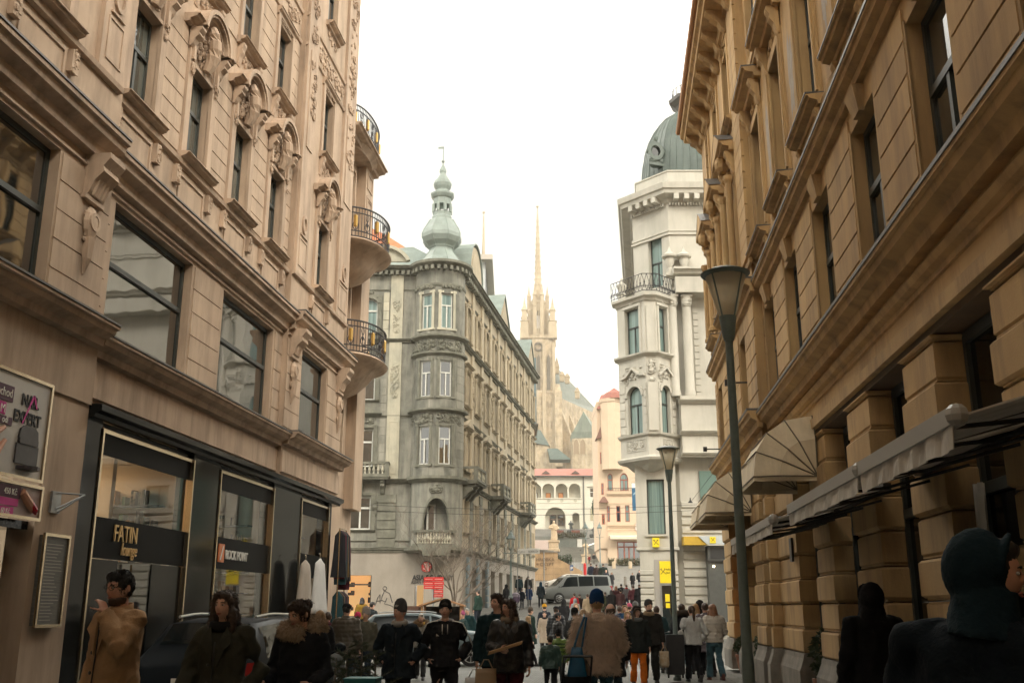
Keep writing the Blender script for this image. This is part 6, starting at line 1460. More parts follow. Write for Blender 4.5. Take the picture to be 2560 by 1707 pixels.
# lit shop inside the front opening; its back wall and ceiling glow instead of lamps
b = MB(T0); b.box(X_(800), X_(941), -3.2, -3.1, zg, zs-.3); b.box(X_(800), X_(941), -3.2, -.5, Z_(1437)+.05, Z_(1437)+.1); b.build('shop_interior', emis('glowing_shop_wall', (1.,.62,.28), .30), GB)
b = MB(T0); rd = random.Random(2)
for i in range(110):
    u = rd.choice((rd.uniform(X_(830),X_(886)), rd.uniform(X_(926),X_(940)))); v = rd.choice((zg+.9,zg+1.35,zg+1.8,zg+2.3)); b.box(u, u+rd.uniform(.1,.3), -1.5, -1.2, v, v+rd.uniform(.12,.35))
b.box(X_(850), X_(940), -.35, -.28, Z_(1462), Z_(1458)); b.box(X_(940)-.05, X_(941), -.4, -.2, zg, Z_(1437)); b.build('shop_shelf', mat('dim_goods', (.10,.06,.03), (.03,.025,.02), scale=3, rough=.7), GB)
b = MB(T0); b.box(X_(1046), X_(1067), -1.5, -1.45, zg, Z_(1461)); b.build('shop_interior', MATS['glowing_shop_wall'], GB)
# round emblem and shop lettering
def disc(b, u, v, r, w0, w1, n=22): b.prism([(u+r*math.cos(2*PI*i/n), v+r*math.sin(2*PI*i/n)) for i in range(n)], w0, w1, 'y')
es = empty('round_shop_sign', T0(X_(1075), .4, Z_(1417)), 'round red and black shop emblem on the pale corner wall', 'sign')
b = MB(T0); disc(b, X_(1075), Z_(1417), .36, .30, .36); b.build('rim', BLACK, es); b = MB(T0); disc(b, X_(1074), Z_(1417), .31, .36, .375); b.build('face', REDSIGN, es)
b = MB(T0); u, v = X_(1075), Z_(1417)
for q in (-.06,.02,.08): b.box(u+q, u+q+.03, .375, .385, v-.24, v+.26)
for q, z in ((-.2,.05),(-.2,-.14),(.12,.08),(-.15,.14)): b.box(u+q, u+q+.12, .375, .386, v+z, v+z+.04); b.box(u+q, u+q+.03, .375, .386, v+z, v+z+.1)
b.build('emblem', SIGNWHITE, es)
xd = Vector((CW, SW, 0))
text_obj('shop_lettering', 'ASIA COMPANY', .42, T0(X_(1040), .05, Z_(1449)), xd, INK, GB, .03, .012, .82)
text_obj('shop_lettering', 'ASIAN FOOD', .27, T0(X_(1037), .05, Z_(1458)), xd, INK, GB, .02, .0, .8)
# spray paint tags
sp_ = mat('spray_paint', (.035,.035,.04), rough=.8)
b = MB(T0); gu, gv = X_(952), Z_(1517)
b.tube([(gu+p*.9, .012, gv+q) for p, q in ((0,.1),(.15,.55),(.3,.75),(.32,.2),(.45,.65),(.6,.95),(.95,.8),(1.15,.25))], .022, 4); b.tube([(gu+p, .012, gv+q) for p, q in ((.1,.35),(.4,.4),(.62,.3),(.7,.55),(.55,.2),(.95,.1),(1.1,.0))], .02, 4); b.tube([(gu+.55+.12*math.cos(i), .012, gv+1.1+.12*math.sin(i)) for i in range(7)], .02, 4)
b.build('graffiti', sp_, GB)
# flat-roofed glazed pavilion above the roofs
dP = 76.; PV = empty('roof_pavilion', wd(AX(1200,dP), dP, 10), 'pale glazed rooftop pavilion with a thin flat roof behind the turret', 'building')
TP, lp = segT((AX(1135,dP,700), dP), (AX(1250,dP+14,760), dP+14))
b = MB(TF(dP)); z0, z1 = Z_(800,dP), Z_(655,dP)
b.box(AX(1110,dP,700), AX(1212,dP,700), -14, 0, z0-6, z1); b.build('wall', mat('pale_glass_wall', (.50,.52,.50), (.42,.45,.44), scale=.6, rough=.25), PV)
b = MB(TF(dP)); b.box(AX(1095,dP,700), AX(1216,dP,700)+.5, -14.6, .7, z1, z1+.4); b.build('roof', mat('thin_roof', (.42,.38,.33), rough=.6), PV)
b = MB(TF(dP))
for i in range(7): b.box(AX(1212,dP,700)+.0, AX(1212,dP,700)+.06, -i*2.2-.1, -i*2.2, z0, z1)
b.build('mullions', GREYSTEEL, PV)
# ---------------------------------------------------------------- white corner building with a dome
d0 = 50.
WB = empty('corner_building', wd(AX(1660,d0), d0, .4), 'white corner building with a dark dome, a faceted bay and paired columns', 'building')
s7 = lambda x, y: (1380+x/2.3068, 480+y/2.3068)
def PT(x, d): return (AX(1380+x/2.3068, d, 900), d)
ZW = lambda py, d=49.3: AZ(py, d)
SHADE = WHITEP
TEAL = PANET
# main body: frontal wall, chamfer and flank
pA = PT(706, 50.); pR = (pA[0]+9., 50.); pC = (AX(1583,51.9,620), 51.9); pB = (pC[0]+2.6, 72.)
zt = ZW(468, 50); zb = .2
TFm, LFm = segT(pA, pR)
w = MB(TFm); w.wall(0, LFm, zb, zt, [(3.3,4.6,ZW(1336),ZW(1190))], .3)
w.T, L1 = segT(pC, pA); TCm = w.T
uw = L1*.42
w.wall(0, L1, zb, zt, [(uw-.0, uw+.95, ZW(722,51), ZW(598,51))], .35)
w.T, L2 = segT(pB, pC); w.wall(0, L2, zb, zt, (), .3)
w.build('wall', WHITEP, WB)
window(WB, TCm, uw, uw+.95, ZW(722,51), ZW(598,51), -.24, FRAME, TEAL, trans=.5, fr=.06)
window(WB, TFm, 3.3, 4.6, ZW(1336), ZW(1190), -.2, FRAME, TEAL, trans=0, fr=.06)
# entablature, attic and dome on the same broken line
def round_plan(off):          # offset plan line of the top: flank, chamfer, front
    P = [Vector(pB), Vector(pC), Vector(pA), Vector(pR)]
    out = []
    for i, p in enumerate(P):
        n = Vector((0,0))
        if i > 0: e_ = (p-P[i-1]).normalized(); n += Vector((e_.y,-e_.x))
        if i < 3: e_ = (P[i+1]-p).normalized(); n += Vector((e_.y,-e_.x))
        n.normalize(); 
        k = 1.
        if 0 < i < 3: k = 1/max(.4, n.dot(Vector((((P[i+1]-p).normalized()).y, -((P[i+1]-p).normalized()).x))))
        out.append(p+n*off*k)
    return out
def band(prof, name, m):
    b = MB(); R_ = []
    for off, z in prof: R_.append([wd(p.x, p.y, z) for p in round_plan(off)])
    b.rings(R_, cap=False, close=False); return b.build(name, m, WB, norm=False)
zk = ZW(506, 50)
band([(0,zk-.1),(.1,zk),(.15,zk+.14),(.6,zk+.3),(.65,zk+.5),(.75,zk+.55),(.8,zk+.85),(0,zk+.9)], 'cornice', WHITEP)
band([(-.25,zk+.85),(-.25,ZW(425,50)),(-.2,ZW(424,50)),(-.2,ZW(421,50)),(-.6,ZW(421,50))], 'attic', WHITEP)
band([(.06,ZW(572,50)),(.06,ZW(578,50)),(0,ZW(579,50))], 'moulding', WHITEP)
band([(.0,ZW(588,50)),(.1,ZW(587,50)),(.1,ZW(583,50)),(0,ZW(582,50))], 'moulding', WHITEP)
md = MB()
for Tm, L_ in ((TCm,L1),(TFm,LFm)):
    md.T = Tm; k = 0
    for i in range(int(L_/.55)): u = .25+i*.55; md.box(u, u+.27, .05, .62, zk-.02, zk+.28)
    for i in range(int(L_/.16)): u = .05+i*.16; md.box(u, u+.08, .02, .17, zk-.22, zk-.06)
    cut(md, 'modillion_row', WHITEP, WB)
dc = Vector((AX(1736,54,420), 54.)); c3 = wd(dc.x, dc.y)
rD = 3.12; zd = ZW(452,52)
prof = [(1.0,0),(.995,.18),(.97,.36),(.92,.54),(.84,.71),(.73,.86),(.58,.98),(.42,1.06),(.30,1.10)]
hD = ZW(250,52)-zd
b = MB(); b.lathe((c3.x,c3.y,zd), [(rD*1.02,-.5),(rD*1.02,0)]+[(rD*r, hD*z/1.1) for r, z in prof], 16, a0=YAW, a1=2*PI+YAW); b.build('dome', COPPERD, WB)
b = MB()
for i in range(48):
    a = YAW+2*PI*i/48; q = 1.004 if i % 3 == 0 else .984; b.tube([(c3.x+rD*r*q*math.cos(a), c3.y+rD*r*q*math.sin(a), zd+hD*z/1.1) for r, z in prof[:8]], .032, 4)
b.build('dome_seams', COPPERD, WB)
b = MB(); zl = zd+hD; b.lathe((c3.x,c3.y,zl), [(1.0,-.1),(.85,.25),(1.0,.55),(1.32,.8),(1.35,1.0),(.6,1.15),(0,1.2)], 8, a0=YAW, a1=2*PI+YAW); b.build('dome_crown', LEAD, WB)
b = MB()
for i in range(20):
    a = 2*PI*i/20; b.tube([(c3.x+1.1*math.cos(a),c3.y+1.1*math.sin(a),zl+1.05),(c3.x+1.1*math.cos(a),c3.y+1.1*math.sin(a),zl+1.65)], .02, 4)
b.tube([(c3.x+1.1*math.cos(2*PI*i/20),c3.y+1.1*math.sin(2*PI*i/20),zl+1.6) for i in range(21)], .02, 4); b.build('dome_railing', IRON, WB)
# round dormer on the dome
ax_ = AX(1643,51.6,380); Td = lambda u, w_, v: wd(ax_+u*.92-w_*.35, 51.75-w_*.9+u*.3, v); zo = ZW(378,51.6)
b = MB(Td); b.arch(0, zo, .30, .52, -.5, .25, 20, 0, 2*PI, 1.1); relief(b, -.6, .6, zo-.65, zo-.45, .15, 8, .12, 3); b.ball((0,.15,zo+.78), (.13,.13,.2), 8, 6); b.tube([(-.65,.1,zo-.2),(-.5,.15,zo+.1)], .08, 5); b.tube([(.65,.1,zo-.2),(.5,.15,zo+.1)], .08, 5); b.box(-.5,.5,-.4,.15,zo-.85,zo-.62)
b.build('dome_dormer', COPPERD, WB); b = MB(Td); disc(b, 0, zo, .31, .02, .06); b.build('dormer_pane', PANE, WB)
# faceted bay
q0, q1, q2, q3 = PT(383, 50.35), PT(540, 48.75), PT(604, 48.75), PT(704, 49.75)
zB, zTop = ZW(1147), ZW(748)
for (P, Q, holes_) in ((q0,q1,None),(q1,q2,None),(q2,q3,None)):
    T_, L_ = segT(P, Q); w = MB(T_)
    if P is q1: w.wall(0, L_, zB, zTop)
    else:
        c = L_*.56 if P is q0 else L_*.42; h_ = .52 if P is q0 else .34
        ra = h_
        H_ = [(c-h_, c+h_, ZW(1084), ZW(965), ra), (c-h_, c+h_, ZW(884), ZW(771))]
        w.wall(0, L_, zB, zTop, H_, .28)
    w.build('bay_wall', WHITEP, WB)
    o = MB(T_)
    if P is not q1:
        window(WB, T_, c-h_, c+h_, ZW(1084), ZW(965), -.18, FRAME, TEAL, trans=.62, arch=ra, fr=.055, mull=P is q0)
        window(WB, T_, c-h_, c+h_, ZW(884), ZW(771), -.18, FRAME, TEAL, trans=.6, fr=.055, mull=P is q0)
        o.box(c-h_-.13, c-h_, -.01, .06, ZW(884), ZW(771)+.15); o.box(c+h_, c+h_+.13, -.01, .06, ZW(884), ZW(771)+.15); o.box(c-h_-.16, c+h_+.16, -.01, .09, ZW(771)+.05, ZW(771)+.2)
        o.arch(c, ZW(965)-ra, h_, h_+.14, -.01, .07, 14); relief(o, max(c-.8,.05), min(c+.8,L_-.05), ZW(957), ZW(915), .02, 22, .1, 11, .7)
        zz = ZW(932); pk = [(c-.85,zz-.25),(c-.45,zz-.18),(c,zz+.18),(c+.45,zz-.18),(c+.85,zz-.25)]
        pk = [(min(max(u,.03),L_-.03),v) for u, v in pk]
        for a_, b_ in zip(pk, pk[1:]): o.rings([[(a_[0],0,a_[1]),(a_[0],.18,a_[1]),(a_[0],.18,a_[1]+.12),(a_[0],0,a_[1]+.12)],[(b_[0],0,b_[1]),(b_[0],.18,b_[1]),(b_[0],.18,b_[1]+.12),(b_[0],0,b_[1]+.12)]])
        frame_rect(o, c-.7 if P is q0 else c-.35, min(c+.7, L_-.04) if P is q0 else c+.4, ZW(1128), ZW(1098), .0, .04, .03); relief(o, c-.62 if P is q0 else c-.3, min(c+.62, L_-.08) if P is q0 else c+.34, ZW(1126), ZW(1100), .01, 44 if P is q0 else 22, .07, 3, .5)
        relief(o, c-.2, c+.2, ZW(762), ZW(752), .04, 6, .09, 5, .8)
        for k in range(9):
            v = ZW(1080)+k*.42
            if v < ZW(960): o.box(.04, c-h_-.16, -.01, .035, v, v+.36); o.box(c+h_+.16, L_-.04, -.01, .035, v, v+.36) if L_-c-h_ > .3 else None
    else:
        o.box(.05, L_-.05, -.01, .12, ZW(1080), ZW(960)); o.box(.1, L_-.1, -.01, .1, ZW(884), ZW(771)); relief(o, .08, L_-.08, ZW(940), ZW(905), .05, 16, .12, 4, .8); relief(o, .1, L_-.1, ZW(960), ZW(950), .1, 8, .1, 6, .8)
    o.build('bay_ornament', WHITEP, WB)
def bayband(prof, name, m):
    P = [Vector(p) for p in ((q0[0]+.15,q0[1]+.5), q0, q1, q2, q3, (q3[0]+.05,q3[1]+.6))]; b = MB(); R_ = []
    cen = Vector((AX(1625,50.5), 51.))
    for off, z in prof:
        R_.append([wd(*(p+(p-cen).normalized()*off), z) for p in P])
    b.rings(R_, cap=False, close=False); return b.build(name, m, WB, norm=False)
bayband([(0,ZW(893)-.05),(.12,ZW(893)),(.28,ZW(890)),(.3,ZW(886)),(0,ZW(885))], 'moulding', WHITEP)
bayband([(0,ZW(760)),(.1,ZW(758)),(.14,ZW(752)),(.34,ZW(749)),(.36,ZW(743)),(-1.8,ZW(742))], 'balcony_floor', WHITEP)
bayband([(0,ZW(1092)),(.16,ZW(1090)),(.2,ZW(1085)),(0,ZW(1083))], 'moulding', WHITEP)
bayband([(-1.2,ZW(1180)),(-.75,ZW(1172)),(-.3,ZW(1158)),(.18,ZW(1152)),(.25,ZW(1146)),(.05,ZW(1142)),(0,ZW(1140))], 'bay_corbel', WHITEP)
bayband([(-1.2,ZW(1180)),(-2.5,ZW(1181))], 'bay_soffit', WHITEP)
# wrought railing of the upper balcony
P = [Vector(p) for p in ((q0[0]-.25,q0[1]+.35), (q0[0]-.3,q0[1]-.05), (q1[0]-.1,q1[1]-.28), (q2[0]+.1,q2[1]-.28), (q3[0]+.2,q3[1]-.15))]
zf = ZW(741)+.02; b = MB()
for z in (.05,.95,.3): b.tube([wd(p.x,p.y,zf+z) for p in P], .022, 5)
rd = random.Random(5)
for p, q in zip(P, P[1:]):
    L_ = (q-p).length; n_ = max(1, int(L_/.22))
    for i in range(n_):
        for a_, c_ in ((0,1),(1,0)):
            u, v = p.lerp(q, (i+a_)/n_), p.lerp(q, (i+c_)/n_); m_ = p.lerp(q, (i+.5)/n_)
            b.tube([wd(u.x,u.y,zf+.05), wd(m_.x,m_.y,zf+.5), wd(v.x,v.y,zf+.95)], .013, 4)
        m_ = p.lerp(q, (i+.5)/n_); b.tube([wd(m_.x+.07*math.cos(k), m_.y, zf+.3+.08*math.sin(k)) for k in range(7)], .013, 4)
        if rd.random() < .6: b.ball(tuple(wd(m_.x, m_.y, zf+rd.uniform(.15,.8))), .05, 5, 4)
b.build('railing', IRON, WB)
b = MB(); 
for x_ in (393,): p = wd(q0[0]+.35, q0[1]+.6, zf); b.lathe(tuple(p), [(.22,0),(.22,.5),(.3,.55),(.14,.7),(.26,1.0),(.28,1.1),(.12,1.25),(.05,1.5)], 10)
b.build('urn', WHITEP, WB)
# paired columns and entablature on the front
for x0, x1 in ((1693,1718),(1731.5,1756)):
    ua, ub = AX(x0,50)-pA[0], AX(x1,50)-pA[0]; u = (ua+ub)/2; r_ = (ub-ua)/2
    b = MB(TFm); z0, z1 = ZW(996,50), ZW(775,50)
    b.lathe((u,.42,z0), [(r_*1.25,0),(r_*1.25,.12),(r_*1.12,.2),(r_*1.15,.26),(r_,.34),(r_*.97,z1-z0)], 18); b.lathe((u,.42,z1), [(r_,0),(r_*1.05,.2),(r_*1.3,.45),(r_*1.35,.55)], 12); b.box(u-r_*1.3,u+r_*1.3,.42-r_*1.3,.42+r_*1.3,z1+.54,z1+.64); relief(b, u-r_, u+r_, z1+.05, z1+.5, .42+r_*.95, 22, .1, int(x0), .9)
    b.build('column', WHITEP, WB, smooth=True)
    b = MB(TFm); zu = ZW(690,50); b.box(u-.25,u+.25,.1,.6,ZW(697,50),zu); b.lathe((u,.35,zu), [(.2,0),(.2,.25),(.12,.3),(.26,.7),(.24,.85),(.4,.9),(.42,1.0),(.1,1.25),(.04,1.5)], 12); b.build('urn', WHITEP, WB, smooth=True)
b = MB(TFm)
b.box(.1, LFm, 0, .9, ZW(743,50), ZW(736,50)); b.box(.1, LFm, 0, .8, ZW(736,50), ZW(703,50)); b.mold(0, LFm, CORN(ZW(681,50), .0, .75, 1.05)); cut(b, 'entablature', WHITEP, WB)
for y0, y1, p in ((1140,996,.72),): b.box(.1, LFm, 0, p, ZW(y0,50), ZW(y1,50))
cut(b, 'pedestal', WHITEP, WB)
for y in (1006, 1083, 1137): b.mold(0, LFm, CORN(ZW(y,50), .7, .22, .3)); cut(b, 'moulding', WHITEP, WB)
for k in range(14): v = ZW(996,50)+.35*k; b.box(1.05, 1.3, -.01, .05, v, v+.3)
cut(b, 'rusticated_courses', WHITEP, WB)
# banded lower walls
TCm2, L1b = segT(PT(505, 50.6), pA)
for Tm, L_, dd in ((TFm, LFm, 0),):
    for k in range(15):
        v = .5+.42*k
        if v+.4 < ZW(1150): 
            b.T = Tm; b.rings([[(.0,-.02,v+.02),(L_,-.02,v+.02),(L_,-.02,v+.38),(.0,-.02,v+.38)],[(.02,.09,v+.10),(L_,.09,v+.10),(L_,.09,v+.34),(.02,.09,v+.34)]])
    cut(b, 'rusticated_courses', WHITEP, WB)
# lower chamfer facing the viewer with the tall window and bank door
pl, pr_ = (AX(1590,50,1300), 49.9), (AX(1690,50,1300), 49.6)
TLw, LL = segT(pl, pr_); X1 = lambda px: AX(px, 49.75, 1300)-pl[0]
w = MB(TLw); w.wall(0, LL, ZW(1374,49.7), ZW(1160,49.7), [(X1(1620),X1(1664),ZW(1336,49.7),ZW(1197,49.7))], .25); w.box(-.0, LL, -3, -.3, ZW(1374,49.7), ZW(1160,49.7))
w.box(.12, LL-.08, -2, .0, .3, ZW(1374,49.7)); w.mold(-.05, LL+.05, [(0,ZW(1374,49.7)-.05),(.1,ZW(1374,49.7)),(.1,ZW(1374,49.7)+.1),(0,ZW(1374,49.7)+.12)])
w.build('lower_wall', WHITEP, WB)
window(WB, TLw, X1(1620), X1(1664), ZW(1336,49.7), ZW(1197,49.7), -.16, FRAME, TEAL, trans=0, mull=False, fr=.07)
o = MB(TLw); o.box(X1(1614), X1(1668), -.01, .12, ZW(1340,49.7), ZW(1335,49.7)); 
for a_, b_ in ((.1,X1(1629)),(X1(1677),LL-.06)):
    for k in range(10):
        v = .45+.3*k
        if v+.28 < ZW(1376,49.7): o.rings([[(a_,-.02,v+.01),(b_,-.02,v+.01),(b_,-.02,v+.28),(a_,-.02,v+.28)],[(a_,.07,v+.07),(b_,.07,v+.07),(b_,.07,v+.25),(a_,.07,v+.25)]])
o.build('rusticated_courses', WHITEP, WB)
dr = MB(TLw); dr.box(X1(1632), X1(1677), .005, .03, .5, ZW(1398,49.7)); d_ = dr.build('bank_door', mat('grey_door_recess', (.33,.31,.28), rough=.6), WB)
dr = MB(TLw); dr.box(X1(1645), X1(1677), .03, .08, ZW(1457,49.7), ZW(1402,49.7)); dr.build('door_sign', YELLOW, d_)
dr = MB(TLw); dr.box(X1(1648), X1(1676), .03, .05, .55, ZW(1462,49.7)); dr.build('door_glass', PANE, d_)
dr = MB(TLw); dr.box(X1(1646), X1(1649), .03, .09, .5, ZW(1460,49.7)); dr.box(X1(1672), X1(1675), .03, .09, .5, ZW(1460,49.7)); dr.box(X1(1645),X1(1677),.03,.085,ZW(1463,49.7),ZW(1457,49.7)); dr.build('door_frame', GREYSTEEL, d_)
dr = MB(TLw); dr.box(X1(1656), X1(1667), .05, .06, ZW(1503,49.7), ZW(1484,49.7)); dr.box(X1(1657), X1(1667), .05, .06, ZW(1519,49.7), ZW(1507,49.7)); dr.build('door_notice', YELLOW, d_)
def cross_logo(T_, u, v, s_, w0, parent, m):
    b = MB(T_)
    for k in (-1,1): b.rings([[(u-s_*k,w0,v-s_),(u-s_*k+.25*s_,w0,v-s_),(u-s_*k+.25*s_,w0+.01,v-s_),(u-s_*k,w0+.01,v-s_)],[(u+s_*k-.25*s_,w0,v+s_),(u+s_*k,w0,v+s_),(u+s_*k,w0+.01,v+s_),(u+s_*k-.25*s_,w0+.01,v+s_)]])
    for k in (-1,1): b.box(u+k*s_*.6-.12*s_, u+k*s_*.6+.12*s_, w0, w0+.012, v+s_*.75, v+s_*1.15)
    b.build('emblem', m, parent)
cross_logo(TLw, X1(1653.5), ZW(1428,49.7), .13, .08, d_, INK)
e1 = Vector(pr_)-Vector(pl); e1.normalize(); xdL = Vector((e1.x*CW-e1.y*SW, e1.x*SW+e1.y*CW, 0))
text_obj('sign_lettering', 'Raiffeisen', .13, TLw(X1(1661), .085, ZW(1425,49.7)), xdL, INK, d_, .004, 0, .62)
text_obj('sign_lettering', 'Bank', .13, TLw(X1(1661), .085, ZW(1433,49.7)), xdL, INK, d_, .004, 0, .75)
def bank_sign(T_, u, v, h, w0, label):
    p = T_(u, w0, v); s = empty('bank_sign', p, label, 'sign'); b = MB(T_); b.box(u-h*.78, u+h*.78, w0-.25, w0, v-h, v+h); b.build('plate', YELLOW, s); cross_logo(T_, u, v, h*.55, w0, s, INK); return s
bank_sign(TLw, X1(1638.5), ZW(1356,49.7), .22, .3, 'square yellow bank sign with a black crossed emblem below the tall teal window')
s = empty('bank_fascia', TFm(.8, .6, ZW(1352)), 'yellow and grey bank fascia projecting over the pavement beside the ochre wall', 'sign')
b = MB(TFm); u0 = AX(1707,50)-pA[0]; u1 = AX(1750,50)-pA[0]; b.box(u0, u1+.3, .1, .9, ZW(1362), ZW(1341)); b.build('canopy', mat('dull_yellow', (.50,.32,.03), (.42,.27,.03), scale=3, rough=.5), s)
b = MB(TFm); b.prism([(u1-.15,ZW(1341)),(u1+1.6,ZW(1338)),(u1+1.6,ZW(1361)),(u1+.25,ZW(1361))], .88, .98, 'y'); b.build('board', mat('pale_blue_board', (.42,.46,.48), rough=.4), s)
b = MB(TFm); uu = AX(1777,50)-pA[0]; vv = ZW(1350); b.box(uu-.14, uu+.14, .97, 1.02, vv-.15, vv+.15); b.build('plate', YELLOW, s); cross_logo(TFm, uu, vv, .085, 1.02, s, INK)
# dark cash machine booth by the ochre wall
s = empty('bank_booth', TFm(1.6, .5, .5), 'dark grey bank entrance pillar between the white building and the ochre wall', 'booth')
b = MB(TFm); u0 = AX(1766,50)-pA[0]; u1 = AX(1792,50)-pA[0]+.3; b.box(u0, u1, .1, .7, .4, ZW(1363)); b.build('body', mat('dark_booth', (.075,.08,.075), (.06,.063,.06), scale=5, rough=.45), s)
b = MB(TFm); b.box(u0+.12, u1, .69, .72, ZW(1396), ZW(1369)); b.build('screen', INK, s); b = MB(TFm); b.box(u0-.05, u1, .69, .8, ZW(1404), ZW(1400)); b.build('ledge', BLACK, s); b = MB(TFm); b.ball((u0+.25,.74,ZW(1415)), .05, 8, 6); b.build('lamp', WHITELAMP, s)
# dark green shutter and wires near the right edge
b = MB(TFm); u0 = AX(1760,50)-pA[0]; b.box(u0, u0+1.6, .02, .14, ZW(1320), ZW(1173)); b.build('window_shutter', mat('green_shutter', (.10,.17,.145), rough=.5), WB)
# ---------------------------------------------------------------- white arcaded house under the cathedral
dL = 166.
XF = lambda px, d=dL, py=1300: AX(px, d, py)
ZF = lambda py, d=dL: AZ(py, d)
TLg = TF(dL)
LG = empty('arcaded_house', wd(XF(1415), dL, 12.2), 'white arcaded house with a long red tiled roof below the cathedral', 'building')
x0, x1 = XF(1310), XF(1512); zb, zr = ZF(1340), ZF(1190)
arcs = [(XF(1339),XF(1330.5)),]
ah = []
for cx in (1339,1371.5,1405,1438): ah.append((XF(cx-14.7), XF(cx+14.7), ZF(1245), ZF(1208), (XF(cx+14.7)-XF(cx-14.7))/2))
ah.append((XF(1363), XF(1414), ZF(1326), ZF(1267), (XF(1414)-XF(1363))/2)); ah.append((XF(1431), XF(1449), ZF(1326), ZF(1281), (XF(1449)-XF(1431))/2))
w = MB(TLg); w.wall(x0, x1, zb, zr, ah+[(XF(1476),XF(1494),ZF(1243),ZF(1220))], 1.6)
w.box(x0, x1, -9, -1.7, zb, zr); w.build('wall', LIME, LG)
b = MB(TLg); b.rings([[(x0-.3,.5,zr),(x1,.5,zr),(x1,-9,zr),(x0-.3,-9,zr)],[(x0-.3,-4.2,ZF(1163)),(x1,-4.2,ZF(1163)),(x1,-4.6,ZF(1163)),(x0-.3,-4.6,ZF(1163))]]); b.build('roof', REDTILE, LG)
b = MB(TLg); b.tube([(x0-.3,.6,zr-.05),(x1,.6,zr-.05)], .12, 6); b.tube([(XF(1460),.15,zr),(XF(1460),.15,zb)], .1, 6); b.build('gutter', LEAD, LG)
for cx in (1366,1441):
    u = XF(cx); v = ZF(1183); b = MB(TLg); b.rings([[(u-.75,-.5,v),(u+.75,-.5,v),(u,-.5,v+.55)],[(u-.1,-2.6,v+.6),(u+.1,-2.6,v+.6),(u,-2.6,v+.62)]]); b.build('eyebrow_dormer', mat('dormer_dark', (.12,.09,.075), rough=.8), LG)
for cx, m_ in ((1339,WFRAME),(1372,mat('amber_shade', (.55,.24,.09), rough=.6)),(1404,MATS['amber_shade'])):
    b = MB(TLg); b.box(XF(cx-6.5), XF(cx+6.5), -1.66, -1.58, ZF(1243.5), ZF(1229)); o = b.build('window', mat('brown_frame', (.17,.09,.05), rough=.6), LG); b = MB(TLg); b.box(XF(cx-5.3), XF(cx+5.3), -1.58, -1.54, ZF(1243), ZF(1230)); b.build('pane', m_, o)
for a, c in ((1375,1392),(1395,1412)): window(LG, TLg, XF(a), XF(c), ZF(1312), ZF(1285), -1.5, MATS['brown_frame'], PANE, trans=.6, fr=.08)
window(LG, TLg, XF(1476), XF(1494), ZF(1243), ZF(1220), -.3, WFRAME, PANE, fr=.1)
b = MB(TLg); b.mold(XF(1470), XF(1500), CORN(ZF(1215), 0, .2, .25)); cut(b, 'moulding', LIME, LG); b.mold(x0, XF(1458), [(0,ZF(1257)),(.06,ZF(1257)),(.06,ZF(1255.5)),(0,ZF(1255))]); cut(b, 'moulding', LIME, LG); b.mold(x0, XF(1455), [(0,ZF(1246)),(.14,ZF(1246)),(.14,ZF(1244.5)),(0,ZF(1244))]); cut(b, 'moulding', LIME, LG)
for cx in (1372,1405,1439): disc(b, XF(cx), ZF(1250.5), .28, 0, .05); cut(b, 'wall_roundel', GREYU, LG)
b = MB(TLg); b.box(XF(1476), XF(1483), .02, .1, ZF(1301), ZF(1272)); b.build('wall_painting', mat('faded_picture', (.42,.36,.24), (.25,.25,.17), scale=2, rough=.8), LG)
# terrace wall with grey doors, hedge and railings
dT = 152.
TW = empty('terrace_wall', wd(XF(1420,dT), dT, 9), 'grey terrace wall with closed grey doors above the flight of steps', 'wall')
TTe = TF(dT); XT = lambda px: AX(px, dT, 1360); ZT = lambda py: AZ(py, dT)
b = MB(TTe); b.box(XT(1335), XT(1462), -14, 0, ZT(1395), ZT(1340)); b.build('wall', mat('grey_concrete', (.25,.25,.215), (.19,.19,.165), scale=.6, rough=.9, streak=.5, c3=(.12,.12,.10)), TW)
for a, c in ((1397,1407),(1408,1424),(1425,1440)): b = MB(TTe); b.box(XT(a), XT(c), 0, .08, ZT(1377), ZT(1345)); [b.box(XT(a)+(XT(c)-XT(a))*k/6-.02, XT(a)+(XT(c)-XT(a))*k/6+.02, .08, .11, ZT(1377), ZT(1345)) for k in range(1,6)]; b.build('door', mat('grey_door', (.21,.225,.195), (.17,.18,.16), scale=2, rough=.7), TW)
b = MB(TTe); b.box(XT(1443), XT(1455), .05, .12, ZT(1370), ZT(1347)); b.build('notice_panel', SIGNWHITE, TW)
b = MB(TTe); b.box(XT(1390), XT(1409), -.2, .2, ZT(1332), ZT(1325)); cut(b, 'planter', mat('dull_red_planter', (.20,.075,.055), rough=.8), TW); b.box(XT(1429), XT(1450), -.2, .2, ZT(1332), ZT(1325)); cut(b, 'planter', MATS['dull_red_planter'], TW)
b = MB(TTe)
for i in range(34): u = XT(1390)+i*.33; b.tube([(u,.1,ZT(1340)),(u,.1,ZT(1340)+1.0)], .018, 4)
b.tube([(XT(1390),.1,ZT(1340)+1.0),(XT(1462),.1,ZT(1340)+1.0)], .03, 4); b.build('railing', GREYSTEEL, TW)
def hedge(name, label, T, u0, u1, w0, w1, v0, v1, n, m, cat='hedge', size=.14, seed=1, group=None):
    rd = random.Random(seed); b = MB(T)
    for i in range(n):
        p = (rd.uniform(u0,u1), rd.uniform(w0,w1), v0+(v1-v0)*rd.random()**.7*(.8+.2*math.sin(i)));
        d = Vector((rd.uniform(-1,1),rd.uniform(-1,1),rd.uniform(-.4,1))).normalized()*size*rd.uniform(.6,1.3); e = d.cross(Vector((rd.random()-.5,rd.random()-.5,rd.random()))).normalized()*size*.45
        p = Vector(p); b.poly([p-d, p+e, p+d, p-e])
    o = b.build(name, m, None, org=T((u0+u1)/2,(w0+w1)/2,v0), norm=False); tag(o, label, cat, group); return o
